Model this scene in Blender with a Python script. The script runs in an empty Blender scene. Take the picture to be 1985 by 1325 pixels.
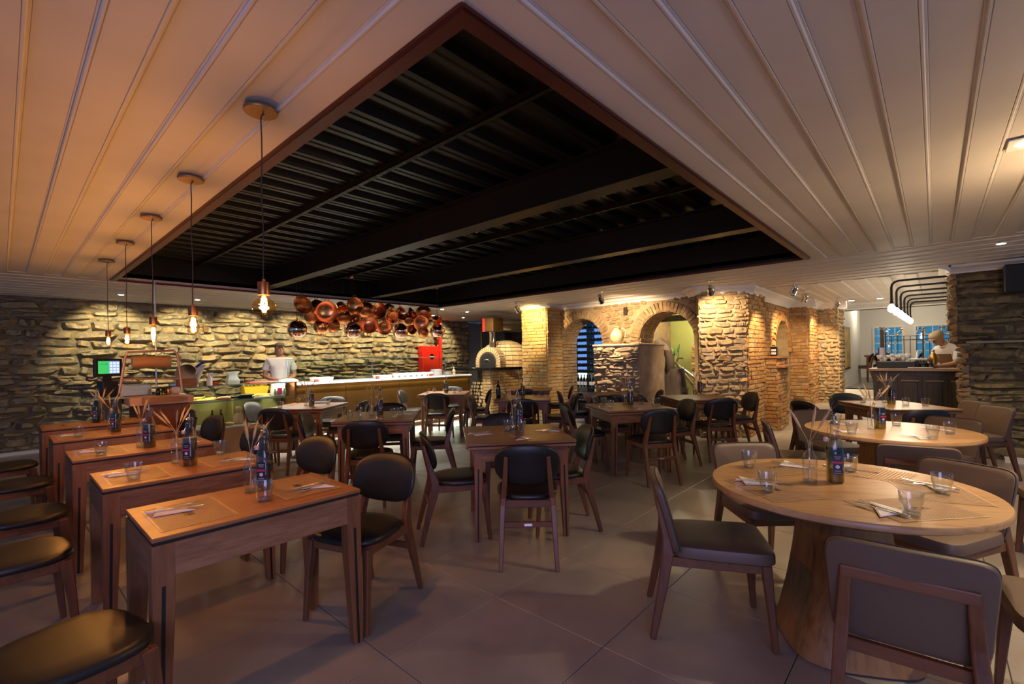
import bpy, bmesh, math, random
from mathutils import Vector, Matrix, noise
RND = random.Random(11)
PI = math.pi
scene = bpy.context.scene
C = scene.collection

# ------------------------------------------------------------------ camera
EYE = 1.41; FPX = 902.0; CX = 992.5; HY = 690.5; ROLL = math.radians(1.01)
YAW = math.atan2(820.0, 902.0)          # the room's X axis runs 42 deg to the right of the lens
cam_d = bpy.data.cameras.new('camera'); cam = bpy.data.objects.new('camera', cam_d); C.objects.link(cam)
cam_d.sensor_width = 36.0; cam_d.lens = FPX*36.0/1985.0
cam_d.shift_y = (HY-662.5)/1985.0
cam_d.clip_start = 0.05; cam_d.clip_end = 200
cam.location = (0, 0, EYE)
cam.rotation_euler = (Matrix.Rotation(YAW-PI/2, 4, 'Z') @ Matrix.Rotation(PI/2, 4, 'X') @ Matrix.Rotation(-ROLL, 4, 'Z')).to_euler()
scene.camera = cam

# ------------------------------------------------------------------ world, exposure, large lights
scene.view_settings.view_transform = 'Standard'
scene.view_settings.look = 'None'
scene.view_settings.exposure = 1.0
scene.view_settings.gamma = 1.0
scene.view_settings.use_curve_mapping = False
scene.cycles.use_denoising = True
scene.cycles.caustics_reflective = False
scene.cycles.caustics_refractive = False
scene.cycles.max_bounces = 8
scene.cycles.diffuse_bounces = 4
scene.cycles.glossy_bounces = 4
scene.cycles.transparent_max_bounces = 24
scene.cycles.transmission_bounces = 8
scene.cycles.sample_clamp_indirect = 6.0
world = bpy.data.worlds.new('dusk'); scene.world = world; world.use_nodes = True
wn = world.node_tree.nodes; wl = world.node_tree.links
bg = wn['Background']
tc = wn.new('ShaderNodeTexCoord'); sx = wn.new('ShaderNodeSeparateXYZ'); cr = wn.new('ShaderNodeValToRGB')
wl.new(tc.outputs['Generated'], sx.inputs[0]); wl.new(sx.outputs['Z'], cr.inputs[0]); wl.new(cr.outputs[0], bg.inputs[0])
cr.color_ramp.elements[0].position = 0.0; cr.color_ramp.elements[0].color = (0.018, 0.10, 0.19, 1)
cr.color_ramp.elements[1].position = 0.6; cr.color_ramp.elements[1].color = (0.010, 0.05, 0.13, 1)
bg.inputs[1].default_value = 1.1

def area(name, loc, target, sx_, sy_, energy, color):
    d = bpy.data.lights.new(name, 'AREA'); d.shape = 'RECTANGLE'; d.size = sx_; d.size_y = sy_
    d.energy = energy; d.color = color
    o = bpy.data.objects.new(name, d); C.objects.link(o); o.location = loc
    o.rotation_euler = (Vector(target)-Vector(loc)).to_track_quat('-Z', 'Y').to_euler()
    return o
def spot(name, loc, target, energy, color, deg=60, blend=0.5, radius=0.03):
    d = bpy.data.lights.new(name, 'SPOT'); d.energy = energy; d.color = color
    d.spot_size = math.radians(deg); d.spot_blend = blend; d.shadow_soft_size = radius
    o = bpy.data.objects.new(name, d); C.objects.link(o); o.location = loc
    o.rotation_euler = (Vector(target)-Vector(loc)).to_track_quat('-Z', 'Y').to_euler()
    return o
def point(name, loc, energy, color, radius=0.04):
    d = bpy.data.lights.new(name, 'POINT'); d.energy = energy; d.color = color; d.shadow_soft_size = radius
    o = bpy.data.objects.new(name, d); C.objects.link(o); o.location = loc
    return o
WARM = (1.0, 0.72, 0.42); AMBER = (1.0, 0.46, 0.14); HALO = (1.0, 0.83, 0.60)
# assumed dusk daylight: area light added behind the camera, no windows built
area('window_daylight_behind', (-2.4, -1.9, 1.9), (1.6, 1.6, 0.0), 3.2, 1.8, 64, (0.55, 0.49, 1.0))
# assumed ceiling downlights of the part of the room behind and right of the photographer
DOWN_E = 30

# ------------------------------------------------------------------ helpers
class MB:
    """collects geometry for one mesh object"""
    def __init__(s): s.v = []; s.f = []
    def add(s, vs, fs, M=None):
        b = len(s.v)
        s.v += [tuple(M @ Vector(v)) if M is not None else tuple(v) for v in vs]
        s.f += [tuple(i+b for i in f) for f in fs]
        return s
    def hexa(s, p):                       # 8 points: bottom ring 0-3, top ring 4-7
        return s.add(p, [(3,2,1,0),(4,5,6,7),(0,1,5,4),(1,2,6,5),(2,3,7,6),(3,0,4,7)])
    def box(s, x0, x1, y0, y1, z0, z1, M=None):
        return s.add([(x0,y0,z0),(x1,y0,z0),(x1,y1,z0),(x0,y1,z0),(x0,y0,z1),(x1,y0,z1),(x1,y1,z1),(x0,y1,z1)],
                     [(3,2,1,0),(4,5,6,7),(0,1,5,4),(1,2,6,5),(2,3,7,6),(3,0,4,7)], M)
    def prism(s, poly, z0, z1, M=None):
        n = len(poly)
        vs = [(x,y,z0) for x,y in poly]+[(x,y,z1) for x,y in poly]
        return s.add(vs, [tuple(range(n-1,-1,-1)), tuple(range(n,2*n))]+[(i,(i+1)%n,n+(i+1)%n,n+i) for i in range(n)], M)
    def loft(s, rings, cap0=True, cap1=True, M=None):
        n = len(rings[0]); vs = [p for r in rings for p in r]; fs = []
        for k in range(len(rings)-1):
            for i in range(n): fs.append((k*n+i, k*n+(i+1)%n, (k+1)*n+(i+1)%n, (k+1)*n+i))
        if cap0: fs.append(tuple(range(n-1,-1,-1)))
        if cap1: fs.append(tuple(range((len(rings)-1)*n, len(rings)*n)))
        return s.add(vs, fs, M)
    def lathe(s, prof, n=20, M=None, cap0=True, cap1=True, square=0.0):
        rings = []
        for r, z in prof:
            ring = []
            for i in range(n):
                a = 2*PI*i/n; c, d = math.cos(a), math.sin(a)
                k = 1.0
                if square: k = 1.0/((abs(c)**square+abs(d)**square)**(1.0/square))
                ring.append((r*k*c, r*k*d, z))
            rings.append(ring)
        return s.loft(rings, cap0, cap1, M)
    def tube(s, pts, r, n=8, cap=True):
        pts = [Vector(p) for p in pts]; rings = []
        rad = r if isinstance(r, (list, tuple)) else [r]*len(pts)
        ref = None
        for i, p in enumerate(pts):
            t = (pts[min(i+1, len(pts)-1)]-pts[max(i-1, 0)]).normalized()
            if ref is None:
                ref = Vector((0,0,1)) if abs(t.z) < 0.9 else Vector((1,0,0))
            a = t.cross(ref)
            if a.length < 1e-5: a = t.cross(Vector((0.3,1,0.2)))
            a.normalize(); b = a.cross(t).normalized(); ref = b
            rings.append([tuple(p+a*(rad[i]*math.cos(2*PI*k/n))+b*(rad[i]*math.sin(2*PI*k/n))) for k in range(n)])
        return s.loft(rings, cap, cap)
    def bar(s, pts, w, d, side):          # rectangular section swept along pts; side = width direction
        side = Vector(side).normalized(); pts = [Vector(p) for p in pts]; rings = []
        for i, p in enumerate(pts):
            t = (pts[min(i+1, len(pts)-1)]-pts[max(i-1, 0)]).normalized()
            u = (side-t*side.dot(t)).normalized(); q = t.cross(u)
            ww = (w[i] if isinstance(w, (list,tuple)) else w)/2; dd = (d[i] if isinstance(d, (list,tuple)) else d)/2
            rings.append([tuple(p+u*ww+q*dd), tuple(p-u*ww+q*dd), tuple(p-u*ww-q*dd), tuple(p+u*ww-q*dd)])
        return s.loft(rings)
    def sphere(s, c, r, n=14, m=9, sc=(1,1,1), z0=-1.0, z1=1.0):
        prof = []
        a0 = math.asin(z0); a1 = math.asin(z1)
        for k in range(m+1):
            a = a0+(a1-a0)*k/m
            prof.append((max(r*math.cos(a), 1e-4), r*math.sin(a)))
        return s.lathe(prof, n, Matrix.Translation(c) @ Matrix.Diagonal((*sc, 1)))
    def mesh(s, name, m, bevel=0, smooth=False, seg=1):
        me = bpy.data.meshes.new(name); me.from_pydata(s.v, [], s.f)
        bm = bmesh.new(); bm.from_mesh(me)
        bmesh.ops.recalc_face_normals(bm, faces=bm.faces)
        if bevel:
            es = [e for e in bm.edges if len(e.link_faces) == 2 and e.calc_face_angle(0) > 0.5]
            bmesh.ops.bevel(bm, geom=es, offset=bevel, segments=seg, affect='EDGES', profile=0.5, clamp_overlap=True)
        bm.to_mesh(me); bm.free()
        if smooth:
            for p in me.polygons: p.use_smooth = True
            if smooth != 'full':
                try: me.set_sharp_from_angle(angle=math.radians(42))
                except Exception: pass
        me.materials.append(m)
        return me
    def build(s, name, m, parent=None, bevel=0, smooth=False, seg=1):
        return put(name, s.mesh(name, m, bevel, smooth, seg), parent)

def put(name, me, parent=None, M=None):
    o = bpy.data.objects.new(name, me); C.objects.link(o)
    if parent is not None: o.parent = parent
    if M is not None: o.matrix_basis = M
    return o
def tag(o, label, cat, group=None):
    o['label'] = label; o['category'] = cat
    if group: o['group'] = group
    return o
def thing(name, label, cat, loc=(0,0,0), rz=0.0, group=None):
    o = bpy.data.objects.new(name, None); C.objects.link(o); o.empty_display_size = 0.05
    o.location = loc; o.rotation_euler = (0, 0, rz)
    return tag(o, label, cat, group)
def struct(o, label=None):
    o['kind'] = 'structure'
    if label: o['label'] = label
    return o
def struct_root(name, label=None):
    o = bpy.data.objects.new(name, None); C.objects.link(o); o.empty_display_size = 0.05
    return struct(o, label)
def kids(o): return [c for c in C.objects if c.parent == o]
KIDS = {}
def dup(o, loc, rz, label, group=None, rot=None, scale=None):
    """copy a thing with its parts and sub-parts (mesh data shared)"""
    def cp(src, par):
        n = src.copy(); C.objects.link(n)
        if par is not None: n.parent = par
        for ch in KIDS.get(src.name, ()): cp(ch, n)
        return n
    if o.name not in KIDS: index_kids(o)
    r = cp(o, None); r.location = loc; r.rotation_euler = rot if rot else (0, 0, rz)
    if scale: r.scale = (scale,)*3 if not isinstance(scale, tuple) else scale
    r['label'] = label
    if group: r['group'] = group
    return r
def index_kids(o):
    ch = [c for c in bpy.data.objects if c.parent == o]
    KIDS[o.name] = ch
    for c in ch: index_kids(c)

# a picture position of the 1985x1325 photograph on a plane of the room -> room coordinates
def _ray(px, py):
    dx, dy = px-CX, py-HY
    h = dx*math.cos(ROLL)-dy*math.sin(ROLL); v = dx*math.sin(ROLL)+dy*math.cos(ROLL)
    c, s = math.cos(YAW), math.sin(YAW); u = h/FPX
    return (c+s*u, s-c*u, -v/FPX)
def pz(px, py, z):
    d = _ray(px, py); t = (z-EYE)/d[2]; return Vector((d[0]*t, d[1]*t, z))
def py_(px, py, Y):
    d = _ray(px, py); t = Y/d[1]; return Vector((d[0]*t, Y, EYE+d[2]*t))
def px_(px, py, X):
    d = _ray(px, py); t = X/d[0]; return Vector((X, d[1]*t, EYE+d[2]*t))

# ------------------------------------------------------------------ materials
def nodes(name):
    m = bpy.data.materials.new(name); m.use_nodes = True
    n = m.node_tree.nodes; l = m.node_tree.links
    return m, n, l, n['Principled BSDF']
def ramp(n, stops):
    r = n.new('ShaderNodeValToRGB'); e = r.color_ramp.elements
    e[0].position, e[0].color = stops[0][0], (*stops[0][1], 1)
    e[1].position, e[1].color = stops[-1][0], (*stops[-1][1], 1)
    for p, c in stops[1:-1]:
        x = e.new(p); x.color = (*c, 1)
    return r
def pmat(name, c1, c2=None, scale=6.0, stretch=(1,1,1), rough=0.5, metal=0.0, bump=0.0, bscale=None, world_pos=False,
         detail=4.0, spec=0.5, rough2=None, coat=0.0, dist=0.004):
    m, n, l, b = nodes(name)
    b.inputs['Roughness'].default_value = rough; b.inputs['Metallic'].default_value = metal
    b.inputs['Specular IOR Level'].default_value = spec
    if coat: b.inputs['Coat Weight'].default_value = coat; b.inputs['Coat Roughness'].default_value = 0.15
    if c2 is None and not bump:
        b.inputs['Base Color'].default_value = (*c1, 1); return m
    if world_pos: g = n.new('ShaderNodeNewGeometry'); co = g.outputs['Position']
    else: g = n.new('ShaderNodeTexCoord'); co = g.outputs['Object']
    mp = n.new('ShaderNodeMapping'); mp.inputs['Scale'].default_value = stretch; l.new(co, mp.inputs[0])
    nz = n.new('ShaderNodeTexNoise'); nz.inputs['Scale'].default_value = scale; nz.inputs['Detail'].default_value = detail
    l.new(mp.outputs[0], nz.inputs['Vector'])
    if c2 is None: b.inputs['Base Color'].default_value = (*c1, 1)
    else:
        r = ramp(n, [(0.3, c1), (0.7, c2)]); l.new(nz.outputs['Fac'], r.inputs[0]); l.new(r.outputs[0], b.inputs['Base Color'])
    if rough2 is not None:
        mr = n.new('ShaderNodeMapRange'); mr.inputs[3].default_value = rough; mr.inputs[4].default_value = rough2
        l.new(nz.outputs['Fac'], mr.inputs[0]); l.new(mr.outputs[0], b.inputs['Roughness'])
    if bump:
        n2 = nz
        if bscale:
            n2 = n.new('ShaderNodeTexNoise'); n2.inputs['Scale'].default_value = bscale; n2.inputs['Detail'].default_value = 5
            l.new(mp.outputs[0], n2.inputs['Vector'])
        bp = n.new('ShaderNodeBump'); bp.inputs['Strength'].default_value = bump; bp.inputs['Distance'].default_value = dist
        l.new(n2.outputs['Fac'], bp.inputs['Height']); l.new(bp.outputs[0], b.inputs['Normal'])
    return m
def wood(name, dark, mid, light, axis='X', scale=5.0, rough=0.42, bump=0.25, rings=9.0):
    """long grain along one object axis with a few darker bands and pores"""
    m, n, l, b = nodes(name)
    st = {'X': (0.12, 1, 1), 'Y': (1, 0.12, 1), 'Z': (1, 1, 0.12)}[axis]
    tcn = n.new('ShaderNodeTexCoord'); oi = n.new('ShaderNodeObjectInfo')
    off = n.new('ShaderNodeVectorMath'); off.operation = 'ADD'
    sc = n.new('ShaderNodeVectorMath'); sc.operation = 'SCALE'; sc.inputs[0].default_value = (7.3, 5.1, 3.7); l.new(oi.outputs['Random'], sc.inputs['Scale'])
    l.new(tcn.outputs['Object'], off.inputs[0]); l.new(sc.outputs[0], off.inputs[1])
    mp = n.new('ShaderNodeMapping'); mp.inputs['Scale'].default_value = st; l.new(off.outputs[0], mp.inputs[0])
    a = n.new('ShaderNodeTexNoise'); a.inputs['Scale'].default_value = scale*rings; a.inputs['Detail'].default_value = 6; a.inputs['Roughness'].default_value = 0.65
    c = n.new('ShaderNodeTexNoise'); c.inputs['Scale'].default_value = scale; c.inputs['Detail'].default_value = 2
    l.new(mp.outputs[0], a.inputs['Vector']); l.new(mp.outputs[0], c.inputs['Vector'])
    mx = n.new('ShaderNodeMath'); mx.operation = 'MULTIPLY_ADD'; mx.inputs[1].default_value = 0.55
    l.new(a.outputs['Fac'], mx.inputs[0])
    m2 = n.new('ShaderNodeMath'); m2.operation = 'MULTIPLY'; m2.inputs[1].default_value = 0.45; l.new(c.outputs['Fac'], m2.inputs[0])
    l.new(m2.outputs[0], mx.inputs[2])
    r = ramp(n, [(0.32, dark), (0.48, mid), (0.66, light)]); l.new(mx.outputs[0], r.inputs[0])
    l.new(r.outputs[0], b.inputs['Base Color'])
    b.inputs['Roughness'].default_value = rough
    bp = n.new('ShaderNodeBump'); bp.inputs['Strength'].default_value = bump; bp.inputs['Distance'].default_value = 0.002
    l.new(a.outputs['Fac'], bp.inputs['Height']); l.new(bp.outputs[0], b.inputs['Normal'])
    return m
def emis(name, col, strength):
    m, n, l, b = nodes(name)
    b.inputs['Base Color'].default_value = (0, 0, 0, 1)
    b.inputs['Emission Color'].default_value = (*col, 1); b.inputs['Emission Strength'].default_value = strength
    return m
def thin_glass(name, tint=(1,1,1), ior=1.45, opac=0.0, rough=0.02, gain=1.0, power=4.0):
    """thin pane: lets light through, mirrors by Fresnel"""
    m = bpy.data.materials.new(name); m.use_nodes = True; n = m.node_tree.nodes; l = m.node_tree.links
    n.remove(n['Principled BSDF']); out = n['Material Output']
    t = n.new('ShaderNodeBsdfTransparent'); t.inputs[0].default_value = (*tint, 1)
    g = n.new('ShaderNodeBsdfGlossy'); g.inputs['Roughness'].default_value = rough
    f = n.new('ShaderNodeLayerWeight'); f.inputs[0].default_value = 0.5
    pw = n.new('ShaderNodeMath'); pw.operation = 'POWER'; pw.inputs[1].default_value = power; l.new(f.outputs['Facing'], pw.inputs[0])
    k = n.new('ShaderNodeMath'); k.operation = 'MULTIPLY_ADD'; k.inputs[1].default_value = 0.55*gain; k.inputs[2].default_value = opac+0.04; k.use_clamp = True
    l.new(pw.outputs[0], k.inputs[0])
    mx = n.new('ShaderNodeMixShader'); l.new(k.outputs[0], mx.inputs[0]); l.new(t.outputs[0], mx.inputs[1]); l.new(g.outputs[0], mx.inputs[2])
    l.new(mx.outputs[0], out.inputs[0])
    return m
def piece_mat(name, cols, rough=0.85, nscale=9.0, bump=0.8, bscale=24.0, dist=0.012, spread=0.55):
    """masonry: each piece takes its own tone from cols, broken up by noise fixed to the wall"""
    m, n, l, b = nodes(name)
    g = n.new('ShaderNodeNewGeometry'); oi = n.new('ShaderNodeObjectInfo')
    add = n.new('ShaderNodeMath'); add.operation = 'ADD'
    l.new(oi.outputs['Random'], add.inputs[0]); l.new(g.outputs['Random Per Island'], add.inputs[1])
    fr = n.new('ShaderNodeMath'); fr.operation = 'FRACT'; l.new(add.outputs[0], fr.inputs[0])
    nz = n.new('ShaderNodeTexNoise'); nz.inputs['Scale'].default_value = nscale; nz.inputs['Detail'].default_value = 6; nz.inputs['Roughness'].default_value = 0.6
    l.new(g.outputs['Position'], nz.inputs['Vector'])
    mr = n.new('ShaderNodeMapRange'); mr.inputs[1].default_value = 0.3; mr.inputs[2].default_value = 0.7
    mr.inputs[3].default_value = -spread/2; mr.inputs[4].default_value = spread/2; l.new(nz.outputs['Fac'], mr.inputs[0])
    ad = n.new('ShaderNodeMath'); ad.operation = 'ADD'; ad.use_clamp = True; l.new(fr.outputs[0], ad.inputs[0]); l.new(mr.outputs[0], ad.inputs[1])
    r = ramp(n, [(i/(len(cols)-1), c) for i, c in enumerate(cols)]); l.new(ad.outputs[0], r.inputs[0]); l.new(r.outputs[0], b.inputs['Base Color'])
    b.inputs['Roughness'].default_value = rough; b.inputs['Specular IOR Level'].default_value = 0.25
    n2 = n.new('ShaderNodeTexNoise'); n2.inputs['Scale'].default_value = bscale; n2.inputs['Detail'].default_value = 7; n2.inputs['Roughness'].default_value = 0.65
    l.new(g.outputs['Position'], n2.inputs['Vector'])
    bp = n.new('ShaderNodeBump'); bp.inputs['Strength'].default_value = bump; bp.inputs['Distance'].default_value = dist
    l.new(n2.outputs['Fac'], bp.inputs['Height']); l.new(bp.outputs[0], b.inputs['Normal'])
    return m

W = {}
W['tile'] = pmat('floor_tile', (0.27,0.24,0.21), (0.34,0.305,0.27), 3.0, rough=0.22, rough2=0.42, bump=0.06, bscale=40, world_pos=True, dist=0.002)
W['grout'] = pmat('grout', (0.05,0.043,0.037))
W['ceil'] = pmat('ceiling_paint', (0.56,0.53,0.485), (0.62,0.585,0.54), 2.0, rough=0.62, spec=0.3, world_pos=True)
W['ceil_gap'] = pmat('ceiling_gap', (0.42,0.39,0.35))
W['white'] = pmat('white_plaster', (0.72,0.70,0.66), (0.78,0.76,0.72), 5.0, rough=0.6)
W['black_steel'] = pmat('black_steel', (0.0045,0.0035,0.003), (0.007,0.0055,0.0045), 3.0, rough=0.45, spec=0.3)
W['deck'] = pmat('black_deck', (0.006,0.0055,0.005), rough=0.42, spec=0.3)
W['red_steel'] = pmat('red_steel', (0.05,0.007,0.005), (0.075,0.011,0.007), 5.0, rough=0.45)
W['mortar_y'] = pmat('mortar_yellow', (0.15,0.125,0.075), (0.25,0.215,0.135), 5.0, rough=0.9, bump=0.9, bscale=22, world_pos=True, dist=0.02)
W['mortar_o'] = pmat('mortar_ochre', (0.30,0.20,0.10), (0.42,0.31,0.18), 5.0, rough=0.9, bump=0.8, bscale=30, world_pos=True, dist=0.015)
W['rubble'] = piece_mat('rubble_stone', [(0.12,0.105,0.075),(0.26,0.22,0.14),(0.36,0.31,0.20),(0.20,0.185,0.15),(0.40,0.27,0.11),(0.30,0.27,0.19),(0.16,0.15,0.12)], spread=0.6)
W['rubble_r'] = piece_mat('pillar_rubble', [(0.30,0.20,0.10),(0.20,0.155,0.10),(0.40,0.26,0.12),(0.22,0.20,0.17),(0.44,0.24,0.09),(0.36,0.27,0.16)], spread=0.5)
W['brick'] = piece_mat('orange_brick', [(0.36,0.15,0.045),(0.44,0.25,0.09),(0.30,0.11,0.035),(0.46,0.31,0.15),(0.40,0.19,0.06),(0.26,0.17,0.09)], bump=0.6, bscale=40, dist=0.006, spread=0.4)
W['brick_y'] = piece_mat('yellow_brick', [(0.40,0.27,0.10),(0.47,0.34,0.15),(0.44,0.22,0.06),(0.50,0.38,0.20),(0.36,0.27,0.14)], bump=0.6, bscale=40, dist=0.006, spread=0.4)
W['brick_m'] = piece_mat('arch_brick', [(0.30,0.19,0.09),(0.36,0.24,0.12),(0.24,0.15,0.08),(0.38,0.28,0.16),(0.33,0.19,0.075),(0.21,0.16,0.11)], bump=0.7, bscale=34, dist=0.008, spread=0.5)
W['ashlar'] = piece_mat('pale_ledge_stone', [(0.30,0.235,0.16),(0.37,0.30,0.21),(0.27,0.20,0.13),(0.40,0.33,0.24),(0.33,0.25,0.17)], bump=0.9, bscale=22, dist=0.012, spread=0.35)
W['slate'] = piece_mat('dark_slate', [(0.07,0.058,0.032),(0.19,0.155,0.075),(0.12,0.105,0.06),(0.26,0.185,0.075),(0.15,0.13,0.08),(0.05,0.04,0.025)], rough=0.5, bump=0.8, bscale=20, dist=0.015, spread=0.6)
W['oven_brick'] = piece_mat('oven_brick', [(0.50,0.36,0.18),(0.56,0.42,0.23),(0.46,0.32,0.15),(0.60,0.46,0.27)], bump=0.3, bscale=50, dist=0.003, spread=0.3)
W['oak_x'] = wood('table_oak_x', (0.17,0.062,0.022), (0.28,0.115,0.043), (0.38,0.17,0.07), 'X')
W['oak_y'] = wood('table_oak_y', (0.17,0.062,0.022), (0.28,0.115,0.043), (0.38,0.17,0.07), 'Y')
W['oak_z'] = wood('table_oak_z', (0.13,0.046,0.018), (0.215,0.085,0.033), (0.29,0.125,0.052), 'Z')
W['oak_a'] = wood('table_apron', (0.09,0.032,0.014), (0.225,0.095,0.043), (0.36,0.175,0.085), 'X', rough=0.5, scale=6)
W['oak_ay'] = wood('table_apron_y', (0.12,0.045,0.02), (0.215,0.085,0.036), (0.30,0.135,0.06), 'Y', rough=0.5)
W['walnut_x'] = wood('walnut_x', (0.085,0.03,0.012), (0.14,0.052,0.02), (0.19,0.078,0.032), 'X')
W['walnut_y'] = wood('walnut_y', (0.085,0.03,0.012), (0.14,0.052,0.02), (0.19,0.078,0.032), 'Y')
W['walnut_z'] = wood('walnut_z', (0.085,0.03,0.012), (0.14,0.052,0.02), (0.19,0.078,0.032), 'Z')
W['top_sq'] = wood('square_table_top', (0.14,0.06,0.024), (0.235,0.105,0.043), (0.31,0.15,0.066), 'X', rough=0.38)
W['round_oak'] = wood('round_table_oak', (0.22,0.105,0.037), (0.38,0.215,0.088), (0.46,0.285,0.13), 'X', scale=4.0, rough=0.36, rings=12)
W['round_base'] = wood('round_base_oak', (0.13,0.055,0.02), (0.27,0.135,0.05), (0.33,0.18,0.075), 'Z', scale=5, rough=0.45, rings=8)
W['gap'] = pmat('black_inlay', (0.008,0.006,0.005), rough=0.6)  # black standing for the shade inside gaps and slots; foot plate too
W['leather'] = pmat('black_leather', (0.013,0.012,0.011), rough=0.42, bump=0.12, bscale=160, dist=0.001, spec=0.5)
W['taupe'] = pmat('taupe_leather', (0.105,0.068,0.046), (0.125,0.082,0.057), 3.0, rough=0.48, bump=0.10, bscale=140, dist=0.001)
W['piping'] = pmat('dark_seam', (0.05,0.035,0.028), rough=0.6)
W['steel'] = pmat('polished_steel', (0.78,0.77,0.75), rough=0.16, metal=1.0)
W['chrome'] = pmat('chrome', (0.8,0.8,0.8), rough=0.08, metal=1.0)
W['brushed'] = pmat('brushed_steel', (0.5,0.5,0.49), (0.62,0.62,0.6), 8, (1,1,14), rough=0.3, metal=1.0)
W['copper'] = pmat('copper', (0.95,0.44,0.19), (0.74,0.29,0.105), 7.0, rough=0.16, metal=1.0, rough2=0.30)
W['copper_d'] = pmat('aged_copper', (0.66,0.25,0.09), (0.42,0.145,0.05), 9.0, rough=0.22, metal=1.0, rough2=0.42)
W['copper_m'] = pmat('copper_mirror', (0.90,0.58,0.47), rough=0.04, metal=1.0)
W['copper_tube'] = pmat('copper_tube', (0.62,0.36,0.27), rough=0.4, metal=0.6)
W['brass'] = pmat('brass_panel', (0.08,0.037,0.008), (0.11,0.053,0.012), 2.5, rough=0.38, metal=0.6)
W['brass_d'] = pmat('old_brass', (0.42,0.22,0.06), rough=0.35, metal=1.0)
W['canopy'] = pmat('bronze_canopy', (0.30,0.17,0.07), rough=0.42, metal=0.7)
W['cord'] = pmat('brown_cord', (0.035,0.015,0.01), rough=0.7)
W['black'] = pmat('matte_black', (0.012,0.012,0.012), rough=0.5)
W['blackg'] = pmat('gloss_black', (0.008,0.008,0.009), rough=0.12)
W['glass'] = thin_glass('clear_glass', (0.95,0.96,0.95), 1.5, 0.02, 0.03, 1.7, 2.4)
W['glass_base'] = thin_glass('thick_glass_base', (0.86,0.88,0.86), 1.5, 0.10, 0.05)
W['pane'] = thin_glass('display_pane', (0.93,0.975,0.95), 1.35, 0.0)
W['pane_edge'] = pmat('glass_edge', (0.18,0.36,0.29), rough=0.2)
W['bulb_glass'] = thin_glass('amber_bulb_glass', (1.0,0.78,0.42), 1.45, 0.03)
W['oil'] = None
m, n, l, b = nodes('olive_oil')
b.inputs['Base Color'].default_value = (0.42,0.36,0.02,1); b.inputs['Transmission Weight'].default_value = 0.85; b.inputs['Roughness'].default_value = 0.02; b.inputs['IOR'].default_value = 1.45
W['oil'] = m
W['oil_dark'] = thin_glass('olive_liquid', (0.42,0.36,0.03), 1.45, 0.02)
W['paper'] = pmat('kraft_paper', (0.45,0.285,0.145), (0.52,0.335,0.175), 30, rough=0.42, bump=0.25, bscale=14, dist=0.006)
W['ink'] = pmat('brown_ink', (0.045,0.022,0.012), rough=0.6)
W['napkin'] = pmat('paper_napkin', (0.72,0.68,0.66), rough=0.8)
W['wheat'] = pmat('dried_wheat', (0.62,0.44,0.22), (0.50,0.33,0.14), 20, rough=0.8)
W['label'] = pmat('navy_label', (0.010,0.011,0.03), rough=0.4)
W['label_red'] = pmat('crimson_band', (0.42,0.02,0.07), rough=0.4)
W['label_white'] = pmat('label_print', (0.55,0.55,0.6), rough=0.5)
W['porcelain'] = pmat('porcelain', (0.74,0.74,0.72), rough=0.2)
W['red'] = pmat('red_lacquer', (0.75,0.022,0.012), rough=0.3)
W['skin'] = pmat('skin', (0.42,0.20,0.12), (0.46,0.23,0.145), 6, rough=0.5)
W['tshirt'] = pmat('white_cotton', (0.72,0.71,0.70), rough=0.85, bump=0.3, bscale=9, dist=0.02)
W['apron'] = pmat('brown_apron', (0.14,0.075,0.035), rough=0.8)
W['cap_g'] = pmat('grey_brown_cap', (0.11,0.075,0.05), rough=0.85)
W['cap_b'] = pmat('beige_cap', (0.42,0.31,0.19), rough=0.85)
W['hair'] = pmat('dark_hair', (0.02,0.014,0.01), rough=0.6)
W['denim'] = pmat('dark_trousers', (0.02,0.02,0.025), rough=0.8)
W['trunk'] = pmat('driftwood', (0.10,0.075,0.055), (0.19,0.145,0.11), 7, (1,1,0.25), rough=0.8, bump=0.9, bscale=14, dist=0.02)
W['leaf'] = pmat('green_leaf', (0.06,0.20,0.03), (0.12,0.33,0.06), 8, rough=0.5)
W['log_end'] = pmat('cut_log_end', (0.62,0.47,0.26), (0.50,0.36,0.18), 25, rough=0.8)
W['bark'] = pmat('bark', (0.09,0.06,0.035), rough=0.9)
W['panelwood'] = wood('old_bar_wood', (0.015,0.012,0.008), (0.035,0.028,0.017), (0.075,0.05,0.025), 'Z', rough=0.45)
W['green_wall'] = pmat('lime_plaster', (0.42,0.40,0.10), (0.34,0.33,0.09), 3, rough=0.8)
W['white_wall'] = pmat('room_white', (0.70,0.68,0.64), rough=0.7)
W['grey_wall'] = pmat('grey_wall', (0.33,0.35,0.37), rough=0.7)
W['wine_glass'] = pmat('dark_bottle_glass', (0.006,0.010,0.007), rough=0.08, spec=0.6)
# ================================================================== STRUCTURE
HC = 2.51
def proj(p):
    c, s = math.cos(YAW), math.sin(YAW)
    t = p[0]*c+p[1]*s
    if t < 0.15: return None
    u = (p[0]*s-p[1]*c)/t; w = (p[2]-EYE)/t
    return (CX+u*FPX, HY-w*FPX, t)
def seen(p, m=120):
    q = proj(p)
    return bool(q and -m < q[0] < 1985+m and -m < q[1] < 1325+m)

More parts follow.
